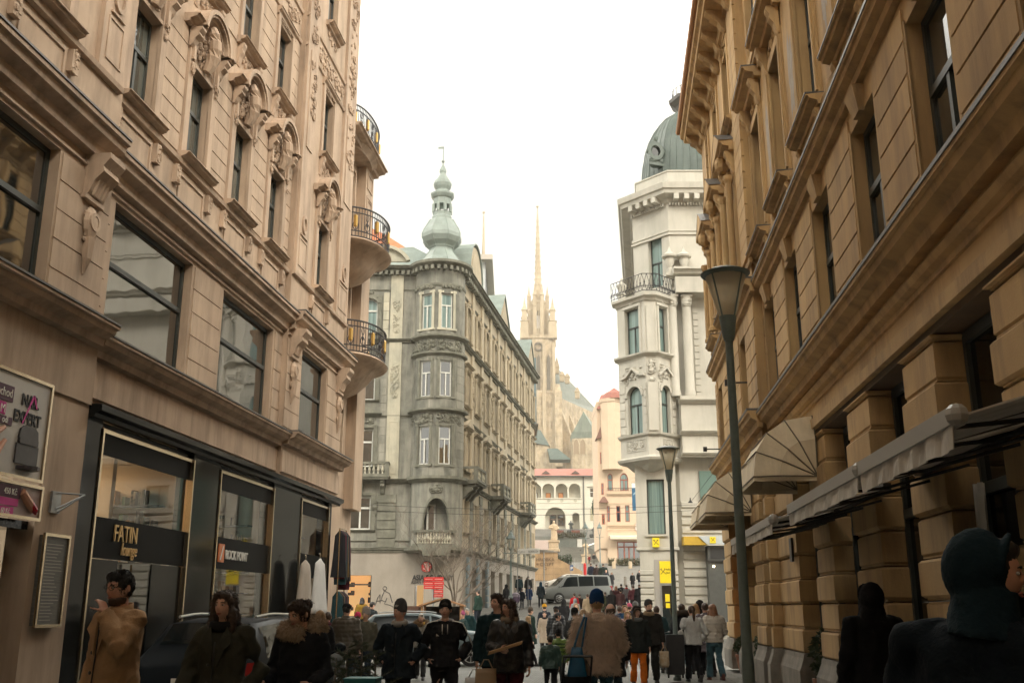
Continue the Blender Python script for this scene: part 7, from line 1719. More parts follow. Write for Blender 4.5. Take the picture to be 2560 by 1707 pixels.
HEDGE = mat('winter_hedge', (.07,.075,.03), (.12,.10,.05), scale=3, rough=.8)
hedge('hedge', 'straggly green hedge hanging over the grey terrace wall', TTe, XT(1385), XT(1465), -.4, .4, ZT(1345), ZT(1328), 900, HEDGE, seed=2)
# cypress by the pale house
def conifer(label, px, py0, py1, d, rpx, seed, name='cypress_tree', m=LEAF, group=None):
    a = AX(px, d, (py0+py1)/2); z0, z1 = AZ(py1, d), AZ(py0, d); r0 = rpx*d/2489.; s = empty(name, wd(a, d, z0), label, 'tree', group)
    c = wd(a, d); rd = random.Random(seed); b = MB(); n = 1500
    for i in range(n):
        t = rd.random()**.85; z = z0+(z1-z0)*(.04+.96*t); r_ = r0*min(1, (1-t)*3.2+.08)*(.75+.25*math.sin(9*t+seed))*math.sqrt(rd.random())*1.05; an = rd.uniform(0,6.28)
        p = Vector((c.x+r_*math.cos(an), c.y+r_*math.sin(an), z)); dd = Vector((math.cos(an)*.4, math.sin(an)*.4, 1)).normalized()*.34*rd.uniform(.6,1.2); e = dd.cross(Vector((rd.random()-.5,rd.random()-.5,.2))).normalized()*.13
        b.poly([p-dd, p+e, p+dd, p-e])
    b.build('crown', m, s, norm=False); b = MB(); b.tube([(c.x,c.y,z0-.5),(c.x,c.y,z0+(z1-z0)*.7)], [.16,.05], 6); b.build('trunk', TWIG, s); return s
conifer('tall dark cypress against the end of the white arcaded house', 1491, 1228, 1322, 156, 10.5, 3)
# steps climbing to the terrace
dS = 112.; b = MB(); n = 20
for i in range(n):
    d_a = 137+i*.62; z = 7.5+i*.14; a0, a1 = AX(1400,d_a,1400), AX(1528,d_a,1400)
    b.T = TF(0); b.T = lambda u, w_, v: wd(u, w_, v); b.box(a0, a1, d_a, d_a+.66 if i < n-1 else d_a+3, z-1.6, z+.14)
o = b.build('steps', mat('stair_stone', (.22,.215,.185), (.17,.165,.145), scale=1.2, rough=.9), None, org=wd(0,137,7.5)); tag(o, 'broad flight of grey stone steps climbing to the terrace wall', 'steps')
# sloping side wall with glowing handrail beside the steps
b = MB(lambda u, w_, v: wd(u, w_, v)); p = [AX(1468,149,1370), AX(1515,143,1390)]
b.rings([[(p[0],149,AZ(1400,149)),(p[0],149,AZ(1366,149)),(p[0],149.3,AZ(1366,149)),(p[0],149.3,AZ(1400,149))],[(p[1],143,AZ(1415,143)),(p[1],143,AZ(1350,143)),(p[1],143.3,AZ(1350,143)),(p[1],143.3,AZ(1415,143))]])
o = b.build('stair_wall', MATS['grey_concrete'], None, org=wd(p[0],149,10)); tag(o, 'sloping grey wall beside the steps below the cream house', 'wall')
b = MB(lambda u, w_, v: wd(u, w_, v)); b.tube([(p[0],148.9,AZ(1364,149)),(p[1],142.9,AZ(1348,143))], .09, 6); o = b.build('handrail', emis('glowing_rail', (.9,.85,.75), .6), None, org=wd(p[0],149,11)); tag(o, 'pale glowing handrail running up along the sloping wall by the steps', 'handrail')  # the rail's brightness is put in as a glow of its own
# crypt wall with carved words, statue on a pedestal
dC = 110.; XC = lambda px: AX(px, dC, 1420); ZC = lambda py: AZ(py, dC); TCr = TF(dC)
SAND = brick_mat('sandstone_blocks', (.40,.27,.145), (.36,.245,.135), (.24,.16,.09), rw=1.6, rh=.62, rough=.85, bump=.2, mort=.02, mode='wall', sx=1.)
CR = empty('crypt_wall', wd(XC(1365), dC, 3.9), 'tawny sandstone wall with carved lettering below a pale statue', 'wall')
b = MB(TCr); b.box(XC(1318), XC(1395), -8, 0, ZC(1462)-.6, ZC(1380)); b.build('wall', SAND, CR)
b = MB(TCr); b.prism([(XC(1395),ZC(1462)-.6),(XC(1462),ZC(1462)-.6),(XC(1456),ZC(1427)),(XC(1395),ZC(1396))], -2.5, -.03, 'y'); b.build('sloping_wall', SAND, CR)
b = MB(TCr); b.box(XC(1316), XC(1396), -8, .12, ZC(1380), ZC(1375)); b.build('coping', STONE, CR)
LETT = mat('carved_letters', (.14,.09,.05), rough=.8)
text_obj('lettering', 'HROBKA', .52, TCr(XC(1340), .03, ZC(1402)), xd, LETT, CR, .02, .006, .95)
text_obj('lettering', '+ CRYPT', .52, TCr(XC(1340), .03, ZC(1414)), xd, LETT, CR, .02, .006, .95)
b = MB(TCr); b.box(XC(1359.5), XC(1366.5), .02, .05, ZC(1424), ZC(1417)); b.build('square_plaque', LETT, CR); b = MB(TCr); b.box(XC(1361.2), XC(1364.8), .05, .06, ZC(1422.3), ZC(1418.7)); b.build('plaque_mark', SAND, CR)
b = MB(TCr); [b.box(XC(1395)+i*.36, XC(1395)+i*.36+.03, -.2, -.17, ZC(1398)-.045*i*8*.1-.36*i*.47, ZC(1398)+1.0-.36*i*.47) for i in range(24)]; b.build('railing', GREYSTEEL, CR)
hedge('hedge', 'dark ivy falling over the slope beside the crypt wall', TCr, XC(1394), XC(1430), -.5, -.1, ZC(1412), ZC(1385), 500, LEAF, seed=5)
b = MB(TCr); b.box(XC(1332), XC(1371), .3, .36, ZC(1374), ZC(1350)); o = b.build('banner', mat('pale_pink_banner', (.55,.45,.41), (.5,.41,.37), scale=1, rough=.8), None, org=TCr(XC(1350),.3,ZC(1362))); tag(o, 'pale pink banner with two faint lines of text above the carved crypt wall', 'banner')
# the statue
def statue(label, px, d, y0, y1, yp, group=None, stone=None, ped=True):
    a = AX(px, d, (y0+y1)/2); z0, z1, zp = AZ(y1, d), AZ(y0, d), AZ(yp, d); H = z1-z0; c = wd(a, d, z0); s = empty('statue', wd(a, d, zp), label, 'statue', group)
    b = MB(); rd = random.Random(int(px))
    rr = [(.17,0),(.18,.1),(.16,.3),(.15,.48),(.17,.62),(.18,.72),(.13,.80),(.06,.83)]
    b.rings([[(c.x+(r*H*.95)*(1+.13*math.sin(5*k+h*9))*math.cos(2*PI*k/14)+.03*H*math.sin(h*4), c.y+r*H*.7*math.sin(2*PI*k/14), z0+h*H) for k in range(14)] for r, h in rr])
    b.ball((c.x+.02*H, c.y, z0+.9*H), (.065*H,.07*H,.09*H), 10, 8); b.tube([(c.x+.16*H,c.y,z0+.74*H),(c.x+.25*H,c.y-.05*H,z0+.58*H),(c.x+.12*H,c.y-.15*H,z0+.5*H)], [.06*H,.05*H,.035*H], 8); b.tube([(c.x-.15*H,c.y,z0+.74*H),(c.x-.22*H,c.y-.08*H,z0+.6*H),(c.x-.05*H,c.y-.17*H,z0+.62*H)], [.06*H,.05*H,.035*H], 8)
    f = b.build('figure', stone, s, smooth='all'); md_ = f.modifiers.new('r','REMESH'); md_.mode = 'VOXEL'; md_.voxel_size = H*.022
    if ped: b = MB(); hp = z0-zp; b.rings([[(c.x+q*sx, c.y+q*sy, zp+z) for sx, sy in ((-1,-1),(1,-1),(1,1),(-1,1))] for q, z in ((.62,0),(.62,.25),(.5,.32),(.5,hp-.3),(.6,hp-.22),(.62,hp))]); b.build('pedestal', stone, s)
    return s
PALES = mat('pale_stone', (.52,.41,.28), (.43,.34,.23), scale=4, rough=.85)
BRONZE = mat('dark_bronze', (.05,.055,.05), rough=.5)
statue('pale stone statue on a tall pedestal above the crypt wall', 1384, 110.5, 1300, 1350, 1378, None, PALES)
statue('small dark statue standing before the white arcade', 1427, 158, 1300, 1326, 1330, None, BRONZE)
statue('dark seated statue at the foot of the white house near the cypress', 1484, 154, 1316, 1338, 1340, None, BRONZE)
statue('slender pale stone figure at the foot of the steps beside the tall lantern', 1464, 134, 1352, 1385, 1410, None, PALES)
# ---------------------------------------------------------------- cream house with a corner turret
dH = 134.; XH = lambda px, py=1250: AX(px, dH, py); ZH = lambda py: AZ(py, dH)
CH = empty('turreted_house', wd(XH(1560), dH, 7.4), 'cream house with a rounded bay, red windows and a restaurant below', 'building')
TH = TF(dH); rw_ = mat('red_brown_frame', (.30,.07,.035), rough=.5)
zb, zt = ZH(1425), ZH(1012)
w = MB(TH); w.wall(XH(1516), XH(1640), zb, ZH(1000), [(XH(1517),XH(1524),ZH(1304),ZH(1264)),(XH(1540),XH(1550.5),ZH(1304),ZH(1264)),(XH(1562),XH(1573),ZH(1304),ZH(1262)),(XH(1540),XH(1598),ZH(1414),ZH(1353)),(XH(1518),XH(1524),ZH(1145),ZH(1105)),(XH(1537),XH(1546),ZH(1143),ZH(1124)),(XH(1520),XH(1533),ZH(1226),ZH(1183),.5),(XH(1551),XH(1572),ZH(1226),ZH(1182),.9)], .3)
w.box(XH(1497), XH(1640), -9, -.35, ZH(1370), ZH(1003)); w.box(XH(1500), XH(1640), -9, -.35, zb-.4, ZH(1370)); w.box(XH(1497), XH(1517), -.36, -.1, ZH(1370), ZH(1095))
w.build('wall', CREAMP, CH)
bands = MB(TH)
for y, p in ((1233,.35),(1312,.3),(1256,.1),(1322,.15)): bands.mold(XH(1518), XH(1640), CORN(ZH(y), 0, .35, p)); cut(bands, 'moulding', CREAMP, CH)
for a, c, y0, y1, ar in ((1517,1524,1304,1264,0),(1540,1550.5,1304,1264,0),(1562,1573,1304,1262,0),(1518,1524,1145,1105,0),(1537,1546,1143,1124,0),(1520,1533,1226,1183,.5),(1551,1572,1226,1182,.9)): window(CH, TH, XH(a), XH(c), ZH(y0), ZH(y1), -.12, rw_, PANET if a not in (1540,1517) else PANE, trans=.62, mull=(c-a) > 15, arch=ar, fr=.11)
for a, c, y0, y1 in ((1503,1509,1159,1130),(1504,1510,1236,1207),(1504,1511,1310,1285)): window(CH, TH, XH(a), XH(c), ZH(y0), ZH(y1), -.06, rw_, PANE, mull=False, fr=.1)
f_ = window(CH, TH, XH(1540), XH(1598), ZH(1414), ZH(1353), -.2, rw_, PANE, trans=.78, fr=.14)
b = MB(TH); b.box(XH(1556), XH(1559), -.3, -.15, ZH(1414), ZH(1353)); b.box(XH(1580), XH(1583), -.3, -.15, ZH(1414), ZH(1353)); b.build('mullion', rw_, f_)
b = MB(TH); b.rings([[(XH(1521),.0,ZH(1337)),(XH(1640),.0,ZH(1337)),(XH(1640),.0,ZH(1339)),(XH(1521),.0,ZH(1339))],[(XH(1521),1.5,ZH(1343)),(XH(1640),1.5,ZH(1343)),(XH(1640),1.5,ZH(1349)),(XH(1521),1.5,ZH(1349))]]); b.build('awning', mat('pale_awning', (.66,.56,.44), rough=.7), CH)
b = MB(TH); b.box(XH(1585), XH(1612), .0, .15, ZH(1326), ZH(1309)); o = b.build('sign_board', mat('sign_brown', (.22,.05,.04), rough=.5), CH); b = MB(TH); frame_rect(b, XH(1586), XH(1612), ZH(1325), ZH(1310), .15, .12, .03); b.build('sign_border', SIGNWHITE, o)
text_obj('sign_lettering', 'K', .62, TH(XH(1595), .16, ZH(1322)), xd, SIGNWHITE, o, .01, .02, 1.)
b = MB(TH)
for i in range(22): u = XH(1518)+i*.22; b.tube([(u,.3,ZH(1228)),(u,.3,ZH(1220))], .02, 4)
b.tube([(XH(1518),.3,ZH(1220)),(XH(1518)+4.75,.3,ZH(1220))], .03, 4); b.build('railing', IRON, CH)
# corner turret and roofs
tc_ = wd(XH(1533), dH-.1); b = MB(); rt = 1.45
b.lathe((tc_.x,tc_.y,0), [(rt,ZH(1175)),(rt,ZH(1010)),(rt*1.08,ZH(1008)),(rt*1.12,ZH(1000))], 10); b.build('turret', CREAMP, CH)
b = MB(); b.lathe((tc_.x+.5,tc_.y,0), [(rt*1.2,ZH(1000)),(rt*.95,ZH(985)),(rt*.5,ZH(979)),(.02,ZH(970))], 10); b.build('turret_roof', REDTILE, CH)
b = MB(TH); b.rings([[(XH(1491,1000),.2,ZH(1022)),(XH(1640),.2,ZH(1022)),(XH(1640),-9,ZH(1022)),(XH(1491,1000),-9,ZH(1022))],[(XH(1514),-3,ZH(976)),(XH(1640),-3,ZH(955)),(XH(1640),-6,ZH(955)),(XH(1514),-6,ZH(976))]]); b.build('roof', REDTILE, CH)
b = MB(TH); b.rings([[(XH(1493),.3,ZH(1097)),(XH(1514),.3,ZH(1094)),(XH(1514),-2,ZH(1094)),(XH(1493),-2,ZH(1097))],[(XH(1510),-.2,ZH(1055)),(XH(1513),-.2,ZH(1055)),(XH(1513),-1,ZH(1055)),(XH(1510),-1,ZH(1055))]]); b.build('pent_roof', mat('brown_tiles', (.20,.105,.075), (.15,.08,.06), scale=3, rough=.85), CH)
b = MB(TH); u = XH(1506); b.rings([[(u-.55,.1,ZH(1257)),(u+.75,.1,ZH(1257)),(u+.75,1,ZH(1257)),(u-.55,1,ZH(1257))],[(u,.3,ZH(1242)),(u+.3,.3,ZH(1242)),(u+.3,.6,ZH(1242)),(u,.6,ZH(1242))]]); b.build('small_roof', MATS['brown_tiles'], CH)
b = MB(TF(124)); o = None
pk_ = AX(1580,124,1240); b.box(pk_, pk_+1.15, -.03, .03, AZ(1276,124), AZ(1207,124)); o = b.build('banner', mat('blue_banner', (.012,.085,.17), (.014,.095,.19), scale=.5, rough=.7), None, org=wd(pk_, 124, AZ(1240,124))); tag(o, 'dark blue vertical banner hanging in front of the cream house', 'banner')
b = MB(TF(124)); b.box(pk_, pk_+1.15, .031, .04, AZ(1219,124), AZ(1207,124)); b.build('top_strip', SIGNWHITE, o); b = MB(TF(124)); b.lathe((0,0,0), [(0,0),(0,0)], 3) if False else b.prism([(pk_+.15+.85*(1-math.cos(t)), AZ(1226,124)-.55*(1-math.sin(t))) for t in [R(90)*i/8 for i in range(9)]]+[(pk_+1.15,AZ(1226,124)-.0)], .031, .036, 'y'); b.build('pale_curve', mat('banner_pale', (.25,.36,.42), rough=.7), o)
b = MB(TF(124)); b.box(pk_-.05, pk_+2.5, -.04, .0, AZ(1207,124), AZ(1206,124)); b.build('arm', BLACK, o)
dp_ = 130.; hz = gz(*wd(0,dp_)[:2])
for i, (a, c, n) in enumerate(((1521,1535,240),(1541,1603,800))):
    T = TF(dp_); s = empty('planter_box', wd(AX((a+c)/2,dp_,1400), dp_, hz), ('long dark planter with a brown winter hedge outside the cream house' if i else 'short dark planter with a low shrub at the corner of the cream house'), 'planter')
    u0, u1 = AX(a,dp_,1400), AX(c,dp_,1400); b = MB(T); b.box(u0, u1, -.4, .4, hz, AZ(1413,dp_)); b.build('box', BLACK, s); rd = random.Random(i); b = MB(T)
    for k in range(n):
        p = Vector((rd.uniform(u0,u1), rd.uniform(-.4,.4), rd.uniform(AZ(1413,dp_), AZ(1396,dp_)+.12*math.sin(k)))); q = Vector((rd.uniform(-1,1),rd.uniform(-1,1),rd.uniform(0,1))).normalized()*.14; e_ = q.cross(Vector((rd.random(),rd.random()-.5,.4))).normalized()*.06; b.poly([p-q,p+e_,p+q,p-e_])
    b.build('foliage', HEDGE, s, norm=False)
# ---------------------------------------------------------------- slate-clad gable and orange end wall beyond the grey flank
dB = 98.; o_ = empty('end_house', wd(AX(1340,dB), dB, 4), 'narrow house end with dark slate cladding and a bright orange wall beyond the grey flank', 'building')
b = MB(TF(dB)); b.box(AX(1300,dB,1250), AX(1337,dB,1250), -6, 0, 3, AZ(1064,dB)); b.build('wall', mat('apricot_plaster', (.60,.36,.17), (.52,.30,.14), scale=.8, rough=.9), o_)
b = MB(TF(dB)); b.box(AX(1300,dB,1000), AX(1341,dB,1000), -6, .2, AZ(1062,dB), AZ(895,dB)); b.build('slate_cladding', mat('slate', (.14,.19,.20), (.11,.15,.16), scale=2, rough=.6), o_)
b = MB(TF(dB)); b.box(AX(1300,dB,1000), AX(1345,dB,1000), -6.2, .4, AZ(1064,dB), AZ(1060,dB)); b.build('gutter', LEAD, o_)
for y0, y1 in ((1400,1350),(1330,1290)): window(o_, TF(dB), AX(1318,dB,1350), AX(1330,dB,1350), AZ(y0,dB), AZ(y1,dB), .06, FRAME, PANE, fr=.08)
# ---------------------------------------------------------------- the cathedral
dK = 290.; XK = lambda px, py=900: AX(px, dK, py); ZK = lambda py: AZ(py, dK)
KS = mat('cathedral_rubble', (.45,.355,.235), (.25,.195,.13), scale=.55, rough=.95, detail=8., contrast=(.38,.62), bump=.5, bscale=1.5, streak=.6, c3=(.52,.45,.35), s3=.9)
KD = mat('cathedral_dressed', (.44,.36,.25), (.35,.28,.19), scale=.4, rough=.95, streak=.4, c3=(.26,.20,.13), s3=.3)
KR = mat('cathedral_copper', (.20,.23,.185), (.15,.175,.145), scale=.5, rough=.7, sc3=(3,3,.3))
KA = empty('cathedral', wd(XK(1345), dK, 20), 'gothic cathedral with slender stone spires and green roofs on the hill', 'cathedral')
def tower(px, hw0, ys, name, mm=KD):
    """ys: (y of spire tip, spire base, octagon base, shaft base)"""
    c = wd(AX(px, dK+2, 800), dK+2); m_ = dK/2489.; z = ZK
    b = MB(); s = hw0*m_
    def ring4(r, zz): return [tuple(Vector((c.x,c.y,zz))+Vector((sx*CW-sy*SW, sx*SW+sy*CW,0))*r) for sx, sy in ((-1,-1),(1,-1),(1,1),(-1,1))]
    b.rings([ring4(s*1.0,z(1200)),ring4(s*1.0,z(985)),ring4(s*.96,z(980)),ring4(s*.96,z(ys[2])),ring4(s*1.04,z(ys[2])+.2),ring4(s*1.04,z(ys[2])+1.2),ring4(s*.8,z(ys[2])+1.3)])
    b.build('tower_shaft', mm, KA)
    b = MB(lambda u, w_, v: wd(XK(px)+u, dK+2-s-w_, v))
    for q in (-1,-.36,.36,1): b.box(q*s-.55, q*s+.55, -.2, .7, z(1180), z(985+abs(q)*10)); b.box(q*s-.42, q*s+.42, -.2, .5, z(1000), z(ys[2]+12))
    b.build('buttress_strip', KD, KA)
    b = MB(lambda u, w_, v: wd(XK(px)+u, dK+2-s-w_, v))
    for q in (-.66,0,.66):
        for y0, y1 in ((978,900),):
            b.prism([(q*s-.5,z(y0)),(q*s+.5,z(y0)),(q*s+.5,z(y1)),(q*s,z(y1)+1.1),(q*s-.5,z(y1))], -.1, .06, 'y')
    b.arch(0, z(872), .9, 1.4, 0, .35, 16, 0, 2*PI); b.build('blind_window', mat('louvre_dark', (.12,.10,.075), rough=.9), KA)
    # open octagon with tall lights
    ro = s*.58; zo, zs_ = z(ys[2]), z(ys[1])
    b = MB()
    for i in range(8):
        a = PI/8+i*PI/4+YAW; p = (c.x+ro*1.05*math.cos(a), c.y+ro*1.05*math.sin(a)); b.box(p[0]-.62,p[0]+.62,p[1]-.62,p[1]+.62,zo,zs_)
    b.lathe((c.x,c.y,0), [(ro*1.05,zo),(ro*1.05,zo+(zs_-zo)*.30),(ro*.6,zo+(zs_-zo)*.31)], 8, a0=PI/8+YAW, a1=2*PI+PI/8+YAW); b.lathe((c.x,c.y,0), [(ro*.5,zo+(zs_-zo)*.72),(ro*1.06,zo+(zs_-zo)*.74),(ro*1.06,zs_-1),(ro*1.18,zs_-.6),(ro*1.18,zs_),(ro*.5,zs_+.2)], 8, a0=PI/8+YAW, a1=2*PI+PI/8+YAW)
    for i in range(8):
        a = i*PI/4+YAW; b.box(c.x+ro*math.cos(a)-.14, c.x+ro*math.cos(a)+.14, c.y+ro*math.sin(a)-.14, c.y+ro*math.sin(a)+.14, zo, zs_-.5)
    b.build('belfry', KD, KA)
    b = MB(); b.lathe((c.x,c.y,0), [(11.5*m_,zs_),(9.2*m_,zs_+(z(ys[0])-zs_)*.2),(.28,z(ys[0])-3.5),(.1,z(ys[0])-.3)], 8, a0=PI/8+YAW, a1=2*PI+PI/8+YAW); b.ball((c.x,c.y,z(ys[0])), .42, 8, 6); 
    for i in range(8):
        a = PI/8+YAW+i*PI/4
        for k in range(14):
            t = k/14; r_ = (9.6*m_)*(1-t)*.97+.2; zz = zs_+(z(ys[0])-3-zs_)*(.06+t*.94); b.ball((c.x+r_*math.cos(a), c.y+r_*math.sin(a), zz), (.2,.2,.28), 5, 4)
    b.build('spire', KD, KA)
    for i in range(8):
        a = PI/8+i*PI/4+YAW; p = (c.x+ro*1.15*math.cos(a), c.y+ro*1.15*math.sin(a)); b = MB(); b.rings([[(p[0]+q*sx,p[1]+q*sy,zz) for sx,sy in ((-1,-1),(1,-1),(1,1),(-1,1))] for q,zz in ((.5,zs_-2),(.5,zs_+1.4),(.62,zs_+1.5),(.3,zs_+2.6),(.03,zs_+5.2))]); b.build('pinnacle', KD, KA)
    for sx, sy in ((-1,-1),(1,-1),(1,1),(-1,1)):
        v = Vector((sx*CW-sy*SW, sx*SW+sy*CW))*s*.93; p = (c.x+v.x, c.y+v.y); b = MB(); b.rings([[(p[0]+q*a_,p[1]+q*b_,zz) for a_,b_ in ((-1,-1),(1,-1),(1,1),(-1,1))] for q,zz in ((1.25,zo),(1.1,zo+5.2),(1.3,zo+5.4),(.75,zo+5.6),(.7,zo+8.6),(.95,zo+8.8),(.4,zo+10.2),(.05,zo+13))]); b.build('pinnacle', KD, KA)
        b = MB(); b.tube([(p[0],p[1],zo+7.5),(c.x+v.x*.8,c.y+v.y*.8,zo+8.6),(c.x+v.x*.62,c.y+v.y*.62,zo+9.6)], .3, 5); b.build('flying_buttress', KD, KA)
tower(1345.5, 39., (511,752,852,1170), 'a', KS)
# far twin spire behind the grey house
dK2 = 300.; c = wd(AX(1208,dK2,700), dK2); b = MB(); b.lathe((c.x,c.y,0), [(11*dK2/2489.,AZ(770,dK2)),(4.4*dK2/2489.,AZ(640,dK2)),(.2,AZ(545,dK2)),(.08,AZ(533,dK2))], 8); b.ball((c.x,c.y,AZ(532,dK2)), .45, 8, 6); b.lathe((c.x,c.y,0), [(4.5,AZ(1170,dK2)),(4.5,AZ(860,dK2)),(2.8,AZ(770,dK2))], 8); b.build('spire', KD, KA)
# stair turret, nave wall, roofs and buttresses
b = MB(TF(dK-3))
b.box(XK(1384), XK(1402), -10, 1.5, ZK(1170), ZK(985)); b.rings([[(XK(1386),-5,ZK(985)),(XK(1400),-5,ZK(985)),(XK(1400),1,ZK(985)),(XK(1386),1,ZK(985))],[(XK(1386),-5,ZK(965)),(XK(1397),-5,ZK(965)),(XK(1397),0,ZK(965)),(XK(1386),0,ZK(965))]]); b.build('tower_buttress', KS, KA)
b = MB(lambda u, w_, v: wd(u, w_, v))
nv = [(XK(1388),dK+2),(AX(1497,dK+42,1010),dK+42)]
def nvp(t, off): 
    p, q = Vector(nv[0]), Vector(nv[1]); e_ = (q-p).normalized(); n_ = Vector((e_.y,-e_.x)); r_ = p.lerp(q, t)+n_*off; return r_.x, r_.y
ze0, zr0 = ZK(988), ZK(908)
pass
E1 = wd(AX(1394,dK+3,992), dK+3, AZ(991,dK+3)); E2 = wd(AX(1496,dK+43,1036), dK+43, AZ(1037,dK+43)); G1 = wd(AX(1388,dK+12,918), dK+12, AZ(914,dK+12)); G2 = wd(AX(1490,dK+47,1024), dK+47, AZ(1022,dK+47)); bk = (G1-E1)*2; bk.z = 0; H1 = E1+bk; H2 = E2+bk
b = MB(); b.rings([[E1,G1,H1],[E2,G2,H2]]); b.build('nave_roof', mat('nave_slate', (.17,.185,.155), (.125,.14,.12), scale=.5, rough=.75), KA)
b = MB(); lo_ = lambda v: Vector((v.x, v.y, 14)); b.rings([[lo_(E1),E1,H1,lo_(H1)],[lo_(E2),E2,H2,lo_(H2)]]); b.build('nave_wall', KS, KA)
for t in (.12,.3,.48,.66,.84):
    b = MB(lambda u, w_, v: wd(u, w_, v)); b.rings([[(*nvp(t,-2.6),ze0+4.3),(*nvp(t+.05,-2.6),ze0+4.3),(*nvp(t+.025,-2.6),ze0+6.2)],[(*nvp(t+.02,-7),ze0+6.2),(*nvp(t+.03,-7),ze0+6.2),(*nvp(t+.025,-7),ze0+6.4)]]); b.build('roof_dormer', mat('dark_dormer', (.10,.12,.105), rough=.8), KA)  # dormers in one dark tone
    b = MB(lambda u, w_, v: wd(u, w_, v)); b.rings([[(*nvp(t-.02,0),14),(*nvp(t-.02,4.2),14),(*nvp(t-.02,4.2),ze0-14),(*nvp(t-.02,2.4),ze0-9),(*nvp(t-.02,0),ze0-3)],[(*nvp(t+.02,0),14),(*nvp(t+.02,4.2),14),(*nvp(t+.02,4.2),ze0-14),(*nvp(t+.02,2.4),ze0-9),(*nvp(t+.02,0),ze0-3)]]); b.build('nave_buttress', KS, KA)
for px, y0, y1 in ((1405,925,905),(1418,930,910),(1443,968,945),(1392,905,868)):
    b = MB(); c = wd(AX(px,dK+8,y0), dK+8); b.rings([[(c.x+q*sx,c.y+q*sy,zz) for sx,sy in ((-1,-1),(1,-1),(1,1),(-1,1))] for q,zz in ((.7,ZK(y0+14)),(.7,ZK(y0)),(.85,ZK(y0)+.2),(.35,ZK((y0+y1)/2)),(.05,ZK(y1)-1))]); b.build('pinnacle', KD, KA)
# sacristy with a steep green roof and a twin lancet
b = MB(TF(dK-12)); b.box(XK(1425,1130), XK(1494,1130), -8, 0, ZK(1170)-4, ZK(1097)); b.build('chapel_wall', KS, KA)
b = MB(TF(dK-12)); b.rings([[(XK(1427,1100)-.4,.6,ZK(1098)),(XK(1478,1100),.6,ZK(1096)),(XK(1494,1100)+.3,-3,ZK(1099)),(XK(1494,1100)+.3,-8,ZK(1099)),(XK(1427,1100)-.4,-8,ZK(1098))],[(XK(1432,1050),-5,ZK(1240)),(XK(1454,1050),-5,ZK(1039)),(XK(1455,1050),-5.5,ZK(1039)),(XK(1455,1050),-6,ZK(1039)),(XK(1432,1050),-6,ZK(1240))]]); b.build('chapel_roof', KR, KA)
b = MB(TF(dK-12))
for cx in (1434,1449.5): u = XK(cx,1130); b.prism([(u-.72,ZK(1150)),(u+.72,ZK(1150)),(u+.72,ZK(1126)),(u+.4,ZK(1118)),(u,ZK(1115)),(u-.4,ZK(1118)),(u-.72,ZK(1126))], 0, .05, 'y'); cut(b, 'blind_lancet', mat('blind_lancet', (.27,.20,.13), rough=.95), KA); b.tube([(u-.85,.06,ZK(1150)),(u-.85,.06,ZK(1126)),(u-.5,.06,ZK(1117)),(u,.06,ZK(1113)),(u+.5,.06,ZK(1117)),(u+.85,.06,ZK(1126)),(u+.85,.06,ZK(1150))], .16, 5); cut(b, 'lancet_moulding', KD, KA)
b = MB(TF(dK-30)); b.rings([[(XK(1366,1150),.5,ZK(1164)-2.5),(XK(1412,1150),.5,ZK(1164)-2.5),(XK(1412,1150),-6,ZK(1164)-2.5),(XK(1366,1150),-6,ZK(1164)-2.5)],[(XK(1360,1130),-3,ZK(1124)-3.8),(XK(1383,1130),-3,ZK(1124)-3.8),(XK(1383,1130),-4,ZK(1124)-3.8),(XK(1360,1130),-4,ZK(1124)-3.8)]]); b.build('lower_roof', COPPERD, KA)
b = MB(TF(dK-26)); b.box(XK(1325,1140), XK(1364,1140), -6, 0, 12, ZK(1120)-3); b.build('chapel_wall', KS, KA); b = MB(TF(dK-26)); b.rings([[(XK(1322,1140),.5,ZK(1116)-3),(XK(1366,1140),.5,ZK(1124)-3),(XK(1366,1140),-6,ZK(1124)-3),(XK(1322,1140),-6,ZK(1116)-3)],[(XK(1322,1140),-2,ZK(1080)-3),(XK(1346,1140),-2,ZK(1085)-3),(XK(1346,1140),-4,ZK(1085)-3),(XK(1322,1140),-4,ZK(1080)-3)]]); b.build('lower_roof', COPPERD, KA)
# ---------------------------------------------------------------- the street goes on behind the viewpoint, closed by an added shading block
bb = empty('unseen_block', (-2, -31, 0), 'unseen tall block added behind the viewpoint to shade the street', 'building')
b = MB(); b.wall(-22, 26, 0, 23, [(x,x+1.2,z,z+2.2) for x in range(-20,25,4) for z in (5,9,13,17)], .3) if False else b.box(-26, 28, -44, -18, 0, 34); b.build('wall', OCHRE, bb)  # added block, close and tall so that it shades the near street
q = MB()
for x in range(-22, 25, 4):
    for z in (5, 9.2, 13.4, 17.6, 21.8, 26): q.box(x, x+1.3, -18.0, -17.96, z, z+2.3); cut(q, 'window', PANE, bb)
q.T = lambda u, w_, v: (u, -18+w_, v); q.mold(-26, 28, CORN(34, 0, .7, .8)); q.build('cornice', OCHRE2, bb)
for nm, xa, xb, col, lab in (('unseen_block', -24, -8.5, PINK, 'pink town house behind the viewpoint on the left of the street'), ('unseen_block', 3.5, 20, OCHRE, 'ochre town house behind the viewpoint on the right of the street')):
    s = empty(nm, ((xa+xb)/2, -23, 0), lab, 'building'); b = MB(); b.box(xa, xb, -18.01, -12.01, 0, 23); b.build('wall', col, s); q = MB(); xx = xb if xb < 0 else xa; sg = 1 if xb < 0 else -1
    for y in (-17, -14.5):
        for z in (6, 10.2, 14.6, 18.8): q.box(min(xx, xx+sg*.03), max(xx, xx+sg*.03), y, y+1.2, z, z+2.1); cut(q, 'window', PANE, s)
